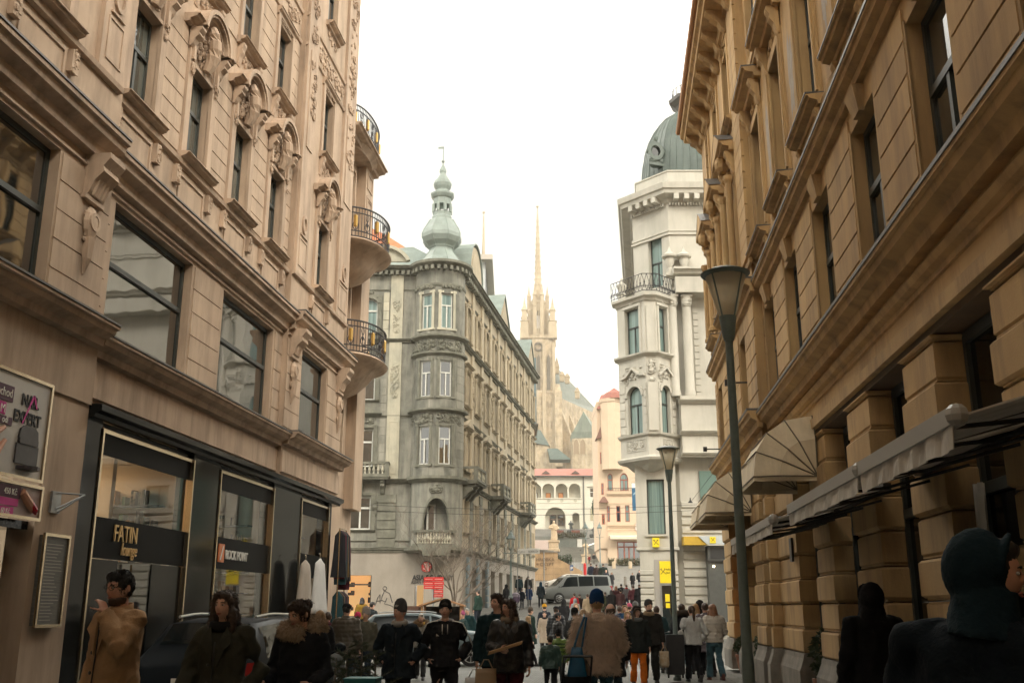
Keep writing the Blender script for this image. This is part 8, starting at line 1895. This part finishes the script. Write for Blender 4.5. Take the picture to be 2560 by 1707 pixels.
# ---------------------------------------------------------------- vehicles
PAINT = {}
def paint(name, c, metal=.1, rough=.4): return mat(name, c, rough=rough, metal=metal, coat=.15)
def vehicle(name, label, cat, x, y, rot, st, wheels, hw_, paintm, side_win, ws, rw, wheel_r, lights=True, rails=False, grille=True, pz=None):
    """st: stations (y, z_bottom, z_waist, half width, z_roof, half width of roof); y forward"""
    z0 = gz(x, y)+.008; M = Matrix.Translation((x, y, z0)) @ Matrix.Rotation(rot, 4, 'Z')
    if pz:   # stand level with the slope of the street
        M = Matrix.Translation((x, y, z0)) @ Matrix.Rotation(rot, 4, 'Z') @ Matrix.Rotation(pz, 4, 'X')
    T = lambda a, b, c: M @ Vector((a, b, c))
    s = empty(name, (x, y, z0), label, cat)
    def sec(i):
        yy, zb, zw, h, zr, hr = i
        half = [(h*.90,zb),(h*.97,zb+.10),(h,zb+(zw-zb)*.45),(h*.995,zb+(zw-zb)*.75),(h*.965,zw),(hr+(h*.965-hr)*.25,zw+(zr-zw)*.72),(hr*.97,zr-.035),(hr*.80,zr-.008),(hr*.4,zr)]
        return [(a,yy,c) for a, c in half]+[(-a,yy,c) for a, c in half[::-1]]
    b = MB(T); b.rings([sec(i) for i in st]); b.build('body', paintm, s, smooth=True)
    def lerp(yy):
        for p, q in zip(st, st[1:]):
            if p[0] <= yy <= q[0]: t = (yy-p[0])/(q[0]-p[0]); return [p[k]+(q[k]-p[k])*t for k in range(6)]
        return list(st[-1] if yy > st[-1][0] else st[0])
    def sp(yy, t, sx):
        _, zb, zw, h, zr, hr = lerp(yy); a, c = h*.965, zw; a2, c2 = hr*.97, zr-.035; am, cm = hr+(h*.965-hr)*.25, zw+(zr-zw)*.72
        if t < .72: q = t/.72; X, Z = a+(am-a)*q, c+(cm-c)*q
        else: q = (t-.72)/.28; X, Z = am+(a2-am)*q, cm+(c2-cm)*q
        return (sx*(X+.008), yy, Z)
    for poly in side_win:
        for sx in (-1,1):
            (ya, yb, yc, yd) = poly; b = MB(T); n = 6
            rows = []
            for k in range(n+1):
                t = .06+.84*k/n; q = k/n; y0 = ya+(yd-ya)*q; y1 = yb+(yc-yb)*q
                rows.append([sp(y0+(y1-y0)*j/6, t, sx) for j in range(7)])
            b.rings(rows, cap=False, close=False); b.build('side_window', CARGLASS, s)
    def screen(y0, y1, nm, up):
        b = MB(T); rows = []
        for k in range(7):
            q = .06+.86*k/6; yy = y0+(y1-y0)*q; L_ = lerp(yy); rows.append([(L_[5]*.86*f, yy+(.012 if up > 0 else -.012), L_[4]+.006-.02*abs(f)**3) for f in (-1,-.6,-.2,.2,.6,1)])
        b.rings(rows, cap=False, close=False); b.build(nm, CARGLASS, s)
    screen(ws[0], ws[1], 'windscreen', 1)
    if rw: screen(rw[0], rw[1], 'rear_window', -1)
    for yy in wheels:
        for sx in (-1,1):
            a = sx*(hw_-.10); w = MB(T)
            def wr(c, r, x0, x1, prof): w.rings([[(a+sx*px_, yy+pr_*math.cos(2*PI*k/20), wheel_r+pr_*math.sin(2*PI*k/20)) for k in range(20)] for px_, pr_ in prof])
            wr(0,0,0,0,[(-.1,wheel_r*.7),(-.1,wheel_r*.97),(-.04,wheel_r),(.07,wheel_r),(.105,wheel_r*.95),(.105,wheel_r*.68)]); o = w.build('wheel', RUBBER, s, smooth=True)
            w = MB(T); wr(0,0,0,0,[(.06,.01),(.06,wheel_r*.66),(.1,wheel_r*.69)]); w.build('rim_well', BLACK, o)
            w = MB(T)
            for k in range(8):
                t = 2*PI*k/8; w.tube([(a+sx*.1, yy+.05*math.cos(t), wheel_r+.05*math.sin(t)),(a+sx*.1, yy+wheel_r*.66*math.cos(t), wheel_r+wheel_r*.66*math.sin(t))], .022, 5)
            w.tube([(a+sx*.103, yy+wheel_r*.67*math.cos(2*PI*k/20), wheel_r+wheel_r*.67*math.sin(2*PI*k/20)) for k in range(21)], .016, 5); w.build('rim', ALLOY, o)
            w = MB(T); nn = 14; w.rings([[(sx*(hw_-.04), yy+r_*math.cos(PI*k/nn-.12*0), wheel_r+r_*math.sin(PI*k/nn)) , (sx*(hw_+.012), yy+r_*math.cos(PI*k/nn), wheel_r+r_*math.sin(PI*k/nn))] for r_ in (wheel_r*1.16,) for k in range(nn+1)], cap=False, close=False); w.rings([[(sx*(hw_+.004), yy+r_*math.cos(PI*k/nn), wheel_r+r_*math.sin(PI*k/nn)) for k in range(nn+1)] for r_ in (wheel_r*.9, wheel_r*1.17)], cap=False, close=False); w.build('wheel_arch', BLACK, s, norm=False)
    yf, yr = st[-1][0], st[0][0]; F, Rr = st[-2], st[1]
    for sx in (-1,1):
        b = MB(T); b.rings([[(sx*F[3]*q, yf+dy, z) for q, z in ((.58,F[2]-.24),(.93,F[2]-.2),(.95,F[2]-.06),(.62,F[2]-.12))] for dy in (-.28,.03)]); b.build('headlight', CLEARLENS, s)
        b = MB(T); b.rings([[(sx*Rr[3]*q, yr+dy, z) for q, z in ((.80,Rr[2]-.32),(.985,Rr[2]-.32),(.985,Rr[2]+.03),(.86,Rr[2]+.02))] for dy in (.22,-.015)]); b.build('tail_light', REDLENS, s)
        L_ = lerp(ws[0]-.12); b = MB(T); b.ball((sx*(L_[3]+.12), ws[0]-.12, L_[2]+.09), (.1,.06,.075), 8, 6); b.tube([(sx*(L_[3]-.03), ws[0]-.1, L_[2]),(sx*(L_[3]+.1), ws[0]-.12, L_[2]+.06)], .025, 5); b.build('wing_mirror', paintm, s)
        if rails:
            b = MB(T); b.tube([(sx*lerp(yy)[5]*.86, yy, lerp(yy)[4]+.05) for yy in [rails[0]+(rails[1]-rails[0])*k/8 for k in range(9)]], .02, 6); b.build('roof_rail', ALLOY, s)
    b = MB(T); b.box(-F[3]*.5, F[3]*.5, yf-.05, yf+.012, F[2]-.30, F[2]-.14); b.box(-F[3]*.7, F[3]*.7, yf-.05, yf+.012, F[1]+.06, F[1]+.2); b.build('grille', BLACK, s)
    b = MB(T); b.box(-.26, .26, yf, yf+.03, F[1]+.22, F[1]+.33); b.build('number_plate', SIGNWHITE, s)
    b = MB(T); b.box(-.26, .26, yr-.03, yr, Rr[2]-.28, Rr[2]-.17); b.build('number_plate', SIGNWHITE, s)
    b = MB(T); b.box(-Rr[3]*.8, Rr[3]*.8, yr-.02, yr+.1, Rr[1]+.02, Rr[1]+.16); b.build('rear_bumper', BLACK, s)
    return s, T
wagon_st = [(-2.32,.42,.86,.74,.88,.62),(-2.28,.30,.92,.84,.98,.66),(-2.1,.24,.96,.88,1.18,.64),(-1.75,.22,.97,.89,1.44,.62),(-1.0,.20,.96,.90,1.49,.63),(.2,.20,.94,.90,1.47,.63),(.55,.20,.93,.90,1.40,.62),(1.15,.22,.92,.89,.99,.70),(1.9,.24,.84,.87,.90,.66),(2.2,.28,.74,.80,.78,.6),(2.32,.36,.62,.68,.66,.5)]
vx, vy = -5.42, 15.2
vehicle('station_wagon', 'dark blue station wagon with roof rails parked behind the woman with the fur collar', 'car', vx, vy, 0, wagon_st, (-1.35,1.38), .89, mat('dark_blue_paint', (.006,.011,.016), rough=.5, spec=.15), [(-1.95,-.95,-1.0,-1.75),(-.87,.1,.05,-.9),(.18,.95,.42,.12)], (1.13,.56), (-2.14,-1.74), .32, rails=(-1.6,.35))
suv_st = [(-2.32,.5,.95,.78,1.0,.66),(-2.25,.36,1.02,.90,1.12,.70),(-2.05,.30,1.06,.93,1.40,.68),(-1.75,.28,1.07,.94,1.62,.66),(-.8,.27,1.06,.95,1.68,.67),(.15,.27,1.04,.95,1.66,.67),(.5,.28,1.03,.95,1.58,.66),(1.1,.30,1.03,.94,1.14,.76),(1.8,.32,.99,.92,1.06,.74),(2.15,.36,.90,.86,.96,.68),(2.3,.42,.8,.74,.84,.6)]
p = wd(AX(1066,34.6,1600), 34.6)
vehicle('suv', 'grey blue parked SUV with alloy wheels behind the man in the striped track jacket', 'car', p.x, p.y, YAW-R(84), suv_st, (-1.38,1.42), .95, paint('grey_blue_paint', (.13,.175,.19)), [(-1.95,-1.0,-1.05,-1.7),(-.92,.1,.06,-.95),(.18,.95,.38,.12)], (1.08,.52), (-2.1,-1.74), .37, rails=(-1.6,.3))
van_st = [(-2.6,.45,1.05,.88,1.2,.80),(-2.52,.32,1.12,.97,1.80,.84),(-2.4,.28,1.13,.99,1.93,.83),(-1.0,.27,1.12,1.0,1.97,.84),(.6,.27,1.11,1.0,1.95,.83),(1.0,.27,1.10,.99,1.86,.80),(1.75,.30,1.10,.98,1.22,.84),(2.2,.34,1.02,.95,1.08,.78),(2.5,.38,.90,.88,.95,.68),(2.62,.46,.78,.76,.82,.58)]
p = wd(AX(1438,76,1480), 76.)
vehicle('van', 'silver passenger van with dark side windows turning on the square', 'van', p.x, p.y, YAW+R(107), van_st, (-1.5,1.62), 1.0, paint('silver_paint', (.20,.21,.20)), [(-2.35,-1.2,-1.22,-2.3),(-1.12,.0,.0,-1.12),(.1,1.5,.85,.1)], (1.72,1.02), None, .35, pz=R(-1.5))
car_st = [(-2.15,.45,.9,.72,.95,.6),(-2.05,.32,.97,.84,1.05,.64),(-1.6,.25,.98,.88,1.38,.60),(-.8,.22,.96,.89,1.50,.60),(.1,.22,.94,.89,1.49,.60),(.45,.22,.93,.89,1.42,.60),(1.25,.25,.92,.87,1.0,.68),(1.8,.28,.82,.84,.88,.62),(2.1,.34,.68,.74,.72,.54)]
p = wd(AX(1420,96,1450), 96.)
vehicle('hatchback', 'pale silver car standing behind the silver van', 'car', p.x, p.y, YAW+R(104), car_st, (-1.3,1.32), .88, paint('pale_silver_paint', (.46,.43,.38)), [(-1.7,-.85,-.9,-1.45),(-.77,.1,.05,-.8),(.18,1.0,.4,.1)], (1.22,.48), (-2.0,-1.55), .31)
# ---------------------------------------------------------------- market stuff, signs, posts and wires
# teal crates with fir boughs
TEALP = mat('teal_plastic', (.015,.16,.17), (.012,.13,.14), scale=6, rough=.5)
c0_ = AT(913, 12.6)
for k in range(3):
    s = empty('crate', (c0_.x, c0_.y, c0_.z+.27*k), ('teal plastic crate at the bottom of the stack under the fir boughs','teal plastic crate in the middle of the stack under the fir boughs','topmost teal plastic crate of the stack under the fir boughs')[k], 'crate', 'stacked teal crates'); z = c0_.z+.27*k+.002
    b = MB(lambda u, w_, v: Vector((c0_.x,c0_.y,0))+Vector((u,w_,v)))
    for y_ in (-.16,.14): b.box(-.19,.19,y_,y_+.02,z,z+.085); b.box(-.19,.19,y_,y_+.02,z+.125,z+.26); [b.box(q-.012,q+.012,y_,y_+.02,z+.08,z+.13) for q in (-.178,-.06,.06,.178)]
    for x_ in (-.19,.17): b.box(x_,x_+.02,-.14,.14,z,z+.26)
    b.box(-.19,.19,-.16,.16,z,z+.012); b.build('tub', TEALP, s); b = MB(lambda u, w_, v: Vector((c0_.x,c0_.y,0))+Vector((u,w_,v))); b.box(-.2,.2,-.17,.17,z+.245,z+.268); b.build('rim', TEALP, s)
def fir_bough(px, d, label, h, seed, n=26, z=0.):
    c = AT(px, d); s = empty('fir_tree', (c.x, c.y, c.z+z), label, 'fir tree', 'cut firs at the market'); rd = random.Random(seed); b = MB(); t = MB()
    t.tube([(c.x,c.y,c.z+z),(c.x+.02,c.y,c.z+z+h)], [.025,.006], 5)
    for i in range(n):
        f = (i+.5)/n; zz = c.z+z+h*(.12+.86*f); L_ = .48*(1-f*.8)*rd.uniform(.7,1.15); an = rd.uniform(0,6.28); p0 = Vector((c.x,c.y,zz)); dr_ = Vector((math.cos(an),math.sin(an),rd.uniform(.1,.5)))
        t.tube([p0, p0+dr_*L_], [.007,.003], 3)
        for k in range(46):
            q = p0+dr_*L_*(.1+.9*k/46); v = Vector((rd.uniform(-1,1),rd.uniform(-1,1),rd.uniform(-.3,1))).normalized()*.055+dr_*.03; e = v.cross(dr_).normalized()*.006
            b.poly([q-e, q+e, q+v])
    b.build('foliage', FIR, s, norm=False); t.build('stem', TWIG, s)
fir_bough(868, 13.3, 'bushy cut fir leaning beside the teal crates', 1.15, 1, 34); fir_bough(905, 13.6, 'cut fir standing right behind the teal crates', .85, 2, 26, .35); fir_bough(940, 14.2, 'low cut fir beside the old man in the grey beanie', .75, 3, 22, .3); fir_bough(842, 14.5, 'small cut fir near the fur collared woman', .95, 4, 24)
# stall with a wooden roof
sc_ = AT(1108, 46); s = empty('market_stall', sc_, 'wooden market stall with a low pitched roof behind the grey blue SUV', 'market stall'); m_ = 46/2489.
Ts = lambda u, w_, v: wd(AX(1108,46)+u, 46-w_, sc_.z+v); 
b = MB(Ts); zr = AZ(1494,46)-sc_.z; ze = AZ(1512,46)-sc_.z; b.rings([[(-1.0,.9,ze),(0,.9,zr),(1.0,.9,ze),(1.0,.9,ze-.07),(0,.9,zr-.07),(-1.0,.9,ze-.07)],[(-1.0,-.9,ze),(0,-.9,zr),(1.0,-.9,ze),(1.0,-.9,ze-.07),(0,-.9,zr-.07),(-1.0,-.9,ze-.07)]]); b.build('roof', WOOD, s)
for x_ in (-.85,.85):
    for y_ in (-.75,.75): b = MB(Ts); b.box(x_-.05,x_+.05,y_-.05,y_+.05,0,ze-.02); b.build('post', WOOD, s)
b = MB(Ts); b.box(-.85,.85,.72,.78,0,1.0); b.box(.8,.86,-.7,.7,0,ze-.1); b.build('counter', WOOD, s); b = MB(Ts); b.box(-.9,.9,-.78,-.72,0,ze-.05); b.build('back_panel', DARKIN, s)
b = MB(Ts); b.box(-1.95,-1.0,-.3,.3,.0,AZ(1514,46)-sc_.z); o = b.build('timber_box', mat('dark_brown_board', (.11,.05,.03), (.085,.04,.025), scale=4, rough=.7), None, org=sc_); tag(o, 'dark brown timber box beside the wooden market stall', 'box')
# red direction signs on a pole
sp0 = AT(1084, 48); s = empty('direction_sign', sp0, 'pole with five red direction boards in front of the pale shop wall', 'signpost'); Tq = lambda u, w_, v: wd(AX(1084,48)+u, 48-w_, v)
b = MB(Tq); b.tube([(0,0,sp0.z),(0,0,AZ(1440,48))], .045, 8); b.build('pole', GREYSTEEL, s)
for i, (xa, xb, ya, yb) in enumerate(((1060,1109,1442,1452),(1059.5,1110,1453,1462),(1060,1109,1463,1471.5),(1085.5,1109,1473.5,1482),(1085.5,1109,1484,1492))):
    b = MB(Tq); b.box(AX(xa,48)-AX(1084,48), AX(xb,48)-AX(1084,48), .05, .08, AZ(yb,48), AZ(ya,48)); o = b.build('board', REDSIGN, s); b = MB(Tq)
    for xx in ((xa+3, 1082),(1087, xb-3)):
        if xx[1]-xx[0] > 5 and xx[0] >= xa: b.box(AX(xx[0],48)-AX(1084,48), AX(xx[1],48)-AX(1084,48), .08, .086, AZ((ya+yb)/2+1,48), AZ((ya+yb)/2-1,48))
    if b.F: b.build('text_line', mat('pink_text', (.62,.30,.28), rough=.6), o)
# bare tree
def bare_tree(px, d, label, seed, H):
    c = AT(px, d); s = empty('bare_tree', c, label, 'tree'); rd = random.Random(seed); b = MB(); t = MB(); t.tube([c-Vector((0,0,.1)), c+Vector((.03,0,H*.18)), c+Vector((.0,0,H*.30))], [.11,.09,.085], 8); t.build('trunk', TWIG, s)
    def grow(p, dr_, L_, r, k):
        n = 4; pts = [p]; q = p.copy(); v = dr_.copy()
        for i in range(n): v = (v+Vector((rd.uniform(-.2,.2),rd.uniform(-.2,.2),rd.uniform(-.05,.14)))).normalized(); q = q+v*L_/n; pts.append(q.copy())
        b.tube(pts, [max(.006, r*(1-.55*i/n)) for i in range(n+1)], 5 if k < 2 else 4)
        if k < 5:
            for j in range(3 if k < 3 else 2):
                f = rd.randint(2, n); sd = Vector((rd.uniform(-1,1),rd.uniform(-1,1),rd.uniform(-.1,.7))).normalized(); grow(pts[f], (v*.65+sd*.75).normalized(), L_*rd.uniform(.55,.8), r*.5, k+1)
    for i in range(6):
        an = 2*PI*i/6+rd.uniform(-.3,.3); grow(c+Vector((0,0,H*.28)), Vector((math.cos(an)*.62,math.sin(an)*.62,.8)).normalized(), H*.42, .06, 0)
    b.build('crown', TWIG, s); return s
bare_tree(1135, 50, 'slender leafless tree before the pale corner shop', 5, 5.2)
# hanging clothes outside the shop
def garment(label, y0, y1, z0, z1, m, seed, flare):
    rd = random.Random(seed); b = MB(TL); R_ = []
    for k in range(15):
        t = k/14; z = z1+(z0-z1)*t; hw2 = (y1-y0)/2*(.12+.40*min(1,t*14)+.48*t); yc = (y0+y1)/2+.1*t*flare
        R_.append([(yc+hw2*math.cos(a), .46+(.03+.05*min(1,t*5))*math.sin(a)+.03*math.sin(5*a+seed)*t, z+.02*math.cos(2*a+seed)) for a in [2*PI*j/36 for j in range(36)]])
    b.rings(R_); o = b.build('hanging_garment', m, None, org=(XL+.4,(y0+y1)/2,z1), smooth='all'); tag(o, label, 'garment')
    h = MB(TL); h.tube([((y0+y1)/2,.46,z1-.02),((y0+y1)/2,.46,z1+.12),((y0+y1)/2+.03,.42,z1+.16)], .01, 5); h.build('hanger', STEEL, o)
garment('long beige garment hanging outside the last black shopfront', 25.2, 26.5, 1.45, 2.82, mat('beige_cloth', (.40,.34,.28), (.34,.29,.24), scale=4, rough=.9), 1, .4)
garment('white flared garment hanging outside the last black shopfront', 26.4, 27.9, 1.5, 2.92, mat('white_cloth', (.60,.585,.56), (.52,.51,.49), scale=4, rough=.9), 2, 1.)
b = MB(TL); rd = random.Random(8)
s = empty('clothes_rail', (XL+.5, 29.6, .03), 'tall rack crammed with dark clothes at the corner of the black shopfront', 'clothes rack')
b.tube([(29.2,.4,.03),(29.2,.4,3.9)], .02, 5); b.tube([(29.95,.4,.03),(29.95,.4,3.9)], .02, 5); b.tube([(29.2,.4,3.9),(29.95,.4,3.9)], .02, 5); b.build('frame', STEEL, s)
cols = [(.02,.02,.025),(.10,.015,.03),(.015,.06,.07),(.03,.03,.03),(.16,.10,.03),(.05,.04,.05)]
for i in range(16):
    u = 29.28+.6*(i%8)/7; zt_ = 3.85 if i < 8 else 2.1; b = MB(TL); b.rings([[(u+.05*math.cos(a), .4+q*math.sin(a), z) for a in [2*PI*j/10 for j in range(10)]] for q, z in ((.03,zt_),(.15+.05*rd.random(),zt_-.15),(.2,zt_-.8),(.16+.1*rd.random(),zt_-1.3-.4*rd.random()))]); b.build('hung_coat', mat('rack_cloth_'+'abcdef'[i%6]*1, cols[i%6], rough=.9), s)
# historic lanterns
def lantern(px, d, ytop, ylan, label):
    c = AT(px, d); zt_, zl_ = AZ(ytop, d), AZ(ylan, d); s = empty('lantern', c, label, 'street lamp', 'old cast iron lanterns'); b = MB(); H = zl_-c.z
    b.lathe(tuple(c), [(.2,0),(.2,.3),(.14,.4),(.13,1.0),(.16,1.05),(.08,1.2),(.06,H-.5),(.1,H-.4),(.05,H-.3),(.05,H)], 10); b.tube([(c.x-.45,c.y,zl_-.25),(c.x+.45,c.y,zl_-.25)], .03, 5); b.build('post', LAMPG, s, smooth=True)
    h = zt_-zl_; b = MB(); b.lathe((c.x,c.y,zl_), [(.1,0),(.24,h*.5)], 6, cap=False); b.build('glass', glass_clear('lamp_glass'), s); b = MB(); b.lathe((c.x,c.y,zl_), [(.3,h*.5),(.31,h*.54),(.16,h*.72),(.14,h*.78),(.05,h*.86),(.02,h)], 6)
    for i in range(6): a = 2*PI*i/6; b.tube([(c.x+.1*math.cos(a),c.y+.1*math.sin(a),zl_),(c.x+.245*math.cos(a),c.y+.245*math.sin(a),zl_+h*.5)], .018, 4)
    b.lathe((c.x,c.y,zl_), [(.02,-.1),(.12,-.02),(.12,.02)], 6); b.build('cage', LAMPG, s)
lantern(1277, 66, 1322, 1372, 'old iron lantern beside the grey building flank'); lantern(1468, 100, 1303, 1338, 'old iron lantern before the steps, left of the two on the hill'); lantern(1504, 118, 1304, 1336, 'old iron lantern by the cream house, right of the two on the hill')
# little street furniture up the hill
def small(name, label, cat, px, d, r, h, m, top=None, z=None):
    c = AT(px, d); b = MB(); b.lathe(tuple(c), [(r,0),(r,h*.86),(r*.9,h*.9),(r*1.05,h*.94),(r*.5,h)], 10); o = b.build(name, m, None, org=tuple(c)); tag(o, label, cat); return o
small('bollard', 'pale stone bollard left of its pair before the planters', 'bollard', 1538, 126, .22, .85, PALES); small('bollard', 'pale stone bollard right of its pair before the planters', 'bollard', 1580, 126, .22, .85, PALES); small('bollard', 'lone low stone bollard on the sloping square', 'bollard', 1566, 104, .16, .9, STONE)
small('red_post', 'bright red post standing at the foot of the tall lantern', 'post', 1465, 100, .16, AZ(1407,100)-gz(*wd(AX(1465,100),100)[:2]), REDSIGN)
c = AT(1429, 96); s = empty('parking_sign', c, 'blue parking sign on a post behind the pale silver car', 'sign'); b = MB(); b.tube([c, (c.x,c.y,AZ(1410,96))], .035, 6); b.build('post', GREYSTEEL, s); b = MB(TF(96)); a_ = AX(1429,96); b.box(a_-.16, a_+.16, .04, .07, AZ(1426,96), AZ(1412,96)); b.build('plate', mat('sign_blue', (.02,.07,.20), rough=.4), s); text_obj('sign_lettering', 'P', .42, wd(a_-.1, 95.9, AZ(1424,96)), xd, SIGNWHITE, s, .01, .01)
for px, y0, y1, w_, txt, lab in ((1308,1371,1384,27,'','white street sign with faint lettering by the grey flank'),(1335,1370,1383.5,29,'KOBERCŮM','white street sign with bold dark lettering by the crypt wall')):
    d = 70; s = empty('street_sign', AT(px,d), lab, 'sign'); b = MB(TF(d)); a_ = AX(px,d); hw2 = w_/2*d/2489.; b.box(a_-hw2, a_+hw2, -.03, .03, AZ(y1,d), AZ(y0,d)); b.build('plate', SIGNWHITE, s); b = MB(TF(d)); zq = AT(px,d).z; b.tube([(a_-hw2,-.06,zq),(a_-hw2,-.06,AZ(y0-3,d))], .03, 6); b.build('post', GREYSTEEL, s)
    text_obj('sign_lettering', txt or 'MĚNÍRNA', .2 if txt else .17, wd(a_-hw2+.04, d-.04, AZ(y1-3,d)), xd, INK if txt else GREYSTEEL, s, .004, 0., .62)
c = AT(1361, 86); b = MB(); b.tube([c, (c.x,c.y,AZ(1378,86))], .045, 8); o = b.build('signpost', GREYSTEEL, None, org=tuple(c)); tag(o, 'thin grey pole standing before the carved crypt wall', 'pole')
# tram wires over the crossing
for lab, y0, y1 in (('upper tram wire across the street before the white corner building',1258,1259),('lower tram wire across the street before the white corner building',1272,1273)):
    b = MB(); d = 44.; A_, B_ = wd(AX(850,d), d, AZ(y0,d)), wd(AX(1790,d), d, AZ(y1,d)); pts = [A_.lerp(B_, k/16)-Vector((0,0,.25*math.sin(PI*k/16))) for k in range(17)]; b.tube(pts, .009, 4); o = b.build('tram_wire', BLACK, None, org=tuple(A_)); tag(o, lab, 'wire', 'tram wires')
b = MB(); d = 43.5; P1 = wd(AX(1735,d), d, AZ(1255,d)); P2 = wd(AX(1790,d)-.2, d-10, AZ(1140,d)); b.tube([P1, P2], .008, 4); b.lathe(tuple(P1), [(.12,-.02),(.03,.08),(.02,.2)], 8); o = b.build('wire_hanger', BLACK, None, org=tuple(P1)); tag(o, 'insulated hanger holding the tram wires by the white building', 'wire hanger')
# black wheeled cart by the second lamp
c = AT(1679, 24.8, .035); s = empty('trolley', c, 'black covered trolley standing by the second lamp post', 'trolley'); Tt = lambda u, w_, v: wd(AX(1679,24.8)+u, 24.8-w_, c.z+v)
b = MB(Tt); b.rings([[(-.2-q,-.18,z),(.2+q,-.18,z),(.2+q,.18,z),(-.2-q,.18,z)] for z, q in ((.08,-.02),(.12,.0),(.9,.02),(.98,.0),(.985,-.03))]); b.build('cover', mat('black_fabric', (.014,.014,.016), (.022,.022,.024), scale=6, rough=.75), s)
b = MB(Tt); b.tube([(-.22,0,.1),(-.23,0,1.02),(-.1,0,1.05)], .015, 5); b.tube([(.22,0,.1),(.23,0,1.02),(.1,0,1.05)], .015, 5); b.build('frame', GREYSTEEL, s)
for x_ in (-.17,.17): b = MB(Tt); b.rings([[(x_+dx,.05+.06*math.cos(2*PI*k/12),.06+.06*math.sin(2*PI*k/12)) for k in range(12)] for dx in (-.015,.015)]); b.build('wheel', RUBBER, s)
# ---------------------------------------------------------------- light, air and camera
SKY_LOW, SKY_TOP, SKY_ZEN, SUN_E, EXPO = 11.2, 90., .05, 1.1, .40
SUN_EL, SUN_AZ = 34., 118.      # azimuth from +X towards +Y (degrees): where the light comes FROM is -direction
w = bpy.data.worlds.new('World'); sc.world = w; w.use_nodes = True
N = w.node_tree.nodes; L = w.node_tree.links
bg = N['Background']; bg.inputs['Strength'].default_value = .1
sky = N.new('ShaderNodeTexSky'); sky.sky_type = 'NISHITA'; sky.sun_disc = False
sdir = Vector((math.cos(R(SUN_EL))*.55, -math.cos(R(SUN_EL))*.835, math.sin(R(SUN_EL)))).normalized()   # towards the sun: behind the camera, from the right
sky.sun_elevation = R(SUN_EL); sky.sun_rotation = math.atan2(sdir.x, sdir.y)
sky.dust_density = 3.
tc = N.new('ShaderNodeTexCoord'); sp = N.new('ShaderNodeSeparateXYZ'); L.new(tc.outputs['Generated'], sp.inputs[0])
cr = N.new('ShaderNodeMapRange'); cr.inputs['To Min'].default_value = 0.; cr.inputs['To Max'].default_value = SKY_TOP
ramp = N.new('ShaderNodeFloatCurve'); cv = ramp.mapping.curves[0]      # bright veil of cloud half-way up, duller overhead
for x_, y_ in ((0,1.45*SKY_LOW/SKY_TOP),(.2,1.12*SKY_LOW/SKY_TOP),(.46,SKY_LOW/SKY_TOP),(.57,.75),(.66,1.),(.70,.62),(.76,.2),(.84,.07),(1.,SKY_ZEN)):
    if x_ in (0,1.): cv.points[0 if x_ == 0 else -1].location = (x_, y_)
    else: cv.points.new(x_, y_)
ramp.mapping.update()
L.new(sp.outputs['Z'], ramp.inputs['Value']); L.new(ramp.outputs[0], cr.inputs['Value'])
cn = N.new('ShaderNodeTexNoise'); cn.inputs['Scale'].default_value = 2.2; cn.inputs['Detail'].default_value = 4.
L.new(tc.outputs['Generated'], cn.inputs['Vector'])
cm = N.new('ShaderNodeMapRange'); cm.inputs['To Min'].default_value = .97; cm.inputs['To Max'].default_value = 1.03; L.new(cn.outputs['Fac'], cm.inputs['Value'])
mu = N.new('ShaderNodeMath'); mu.operation = 'MULTIPLY'; L.new(cr.outputs[0], mu.inputs[0]); L.new(cm.outputs[0], mu.inputs[1])
vm = N.new('ShaderNodeVectorMath'); vm.operation = 'SCALE'; vm.inputs[0].default_value = (1.0, .965, .865); L.new(mu.outputs[0], vm.inputs['Scale'])
mx = N.new('ShaderNodeMix'); mx.data_type = 'RGBA'; mx.inputs['Factor'].default_value = .94
L.new(sky.outputs[0], mx.inputs['A']); L.new(vm.outputs[0], mx.inputs['B'])
L.new(mx.outputs['Result'], bg.inputs['Color'])
su = bpy.data.lights.new('sun', 'SUN'); su.energy = SUN_E; su.angle = R(14); su.color = (1.0, .86, .68)
so = bpy.data.objects.new('sun', su); COL.objects.link(so)
so.rotation_euler = (-sdir).to_track_quat('-Z', 'Y').to_euler()
cam = bpy.data.cameras.new('camera'); cam.sensor_width = 36.; cam.lens = 36.*FPX/2560.; cam.clip_end = 5000.; cam.clip_start = .05
co = bpy.data.objects.new('camera', cam); COL.objects.link(co)
co.location = (0, 0, EYE); co.rotation_euler = (PI/2+PIT, 0, YAW)
sc.camera = co
sc.view_settings.view_transform = 'Standard'; sc.view_settings.look = 'None'; sc.view_settings.gamma = 1.
sc.view_settings.exposure = EXPO
sc.cycles.use_denoising = True
sc.cycles.max_bounces = 6; sc.cycles.diffuse_bounces = 3; sc.cycles.glossy_bounces = 3; sc.cycles.transparent_max_bounces = 8; sc.cycles.volume_bounces = 0
sc.cycles.use_adaptive_sampling = True
HAZE = .00048
# ---------------------------------------------------------------- pale winter air
b = MB(); b.box(-300, 330, -75, 400, -3, 150)
hz_ = b.build('haze', [], None)
hm_ = bpy.data.materials.new('pale_air'); hm_.use_nodes = True; n_ = hm_.node_tree.nodes; n_.remove(n_['Principled BSDF'])
pv = n_.new('ShaderNodeVolumePrincipled'); pv.inputs['Color'].default_value = (1.,.965,.88,1); pv.inputs['Density'].default_value = HAZE; pv.inputs['Anisotropy'].default_value = .3
hm_.node_tree.links.new(pv.outputs[0], n_['Material Output'].inputs['Volume']); hz_.data.materials.append(hm_); hz_['kind'] = 'stuff'
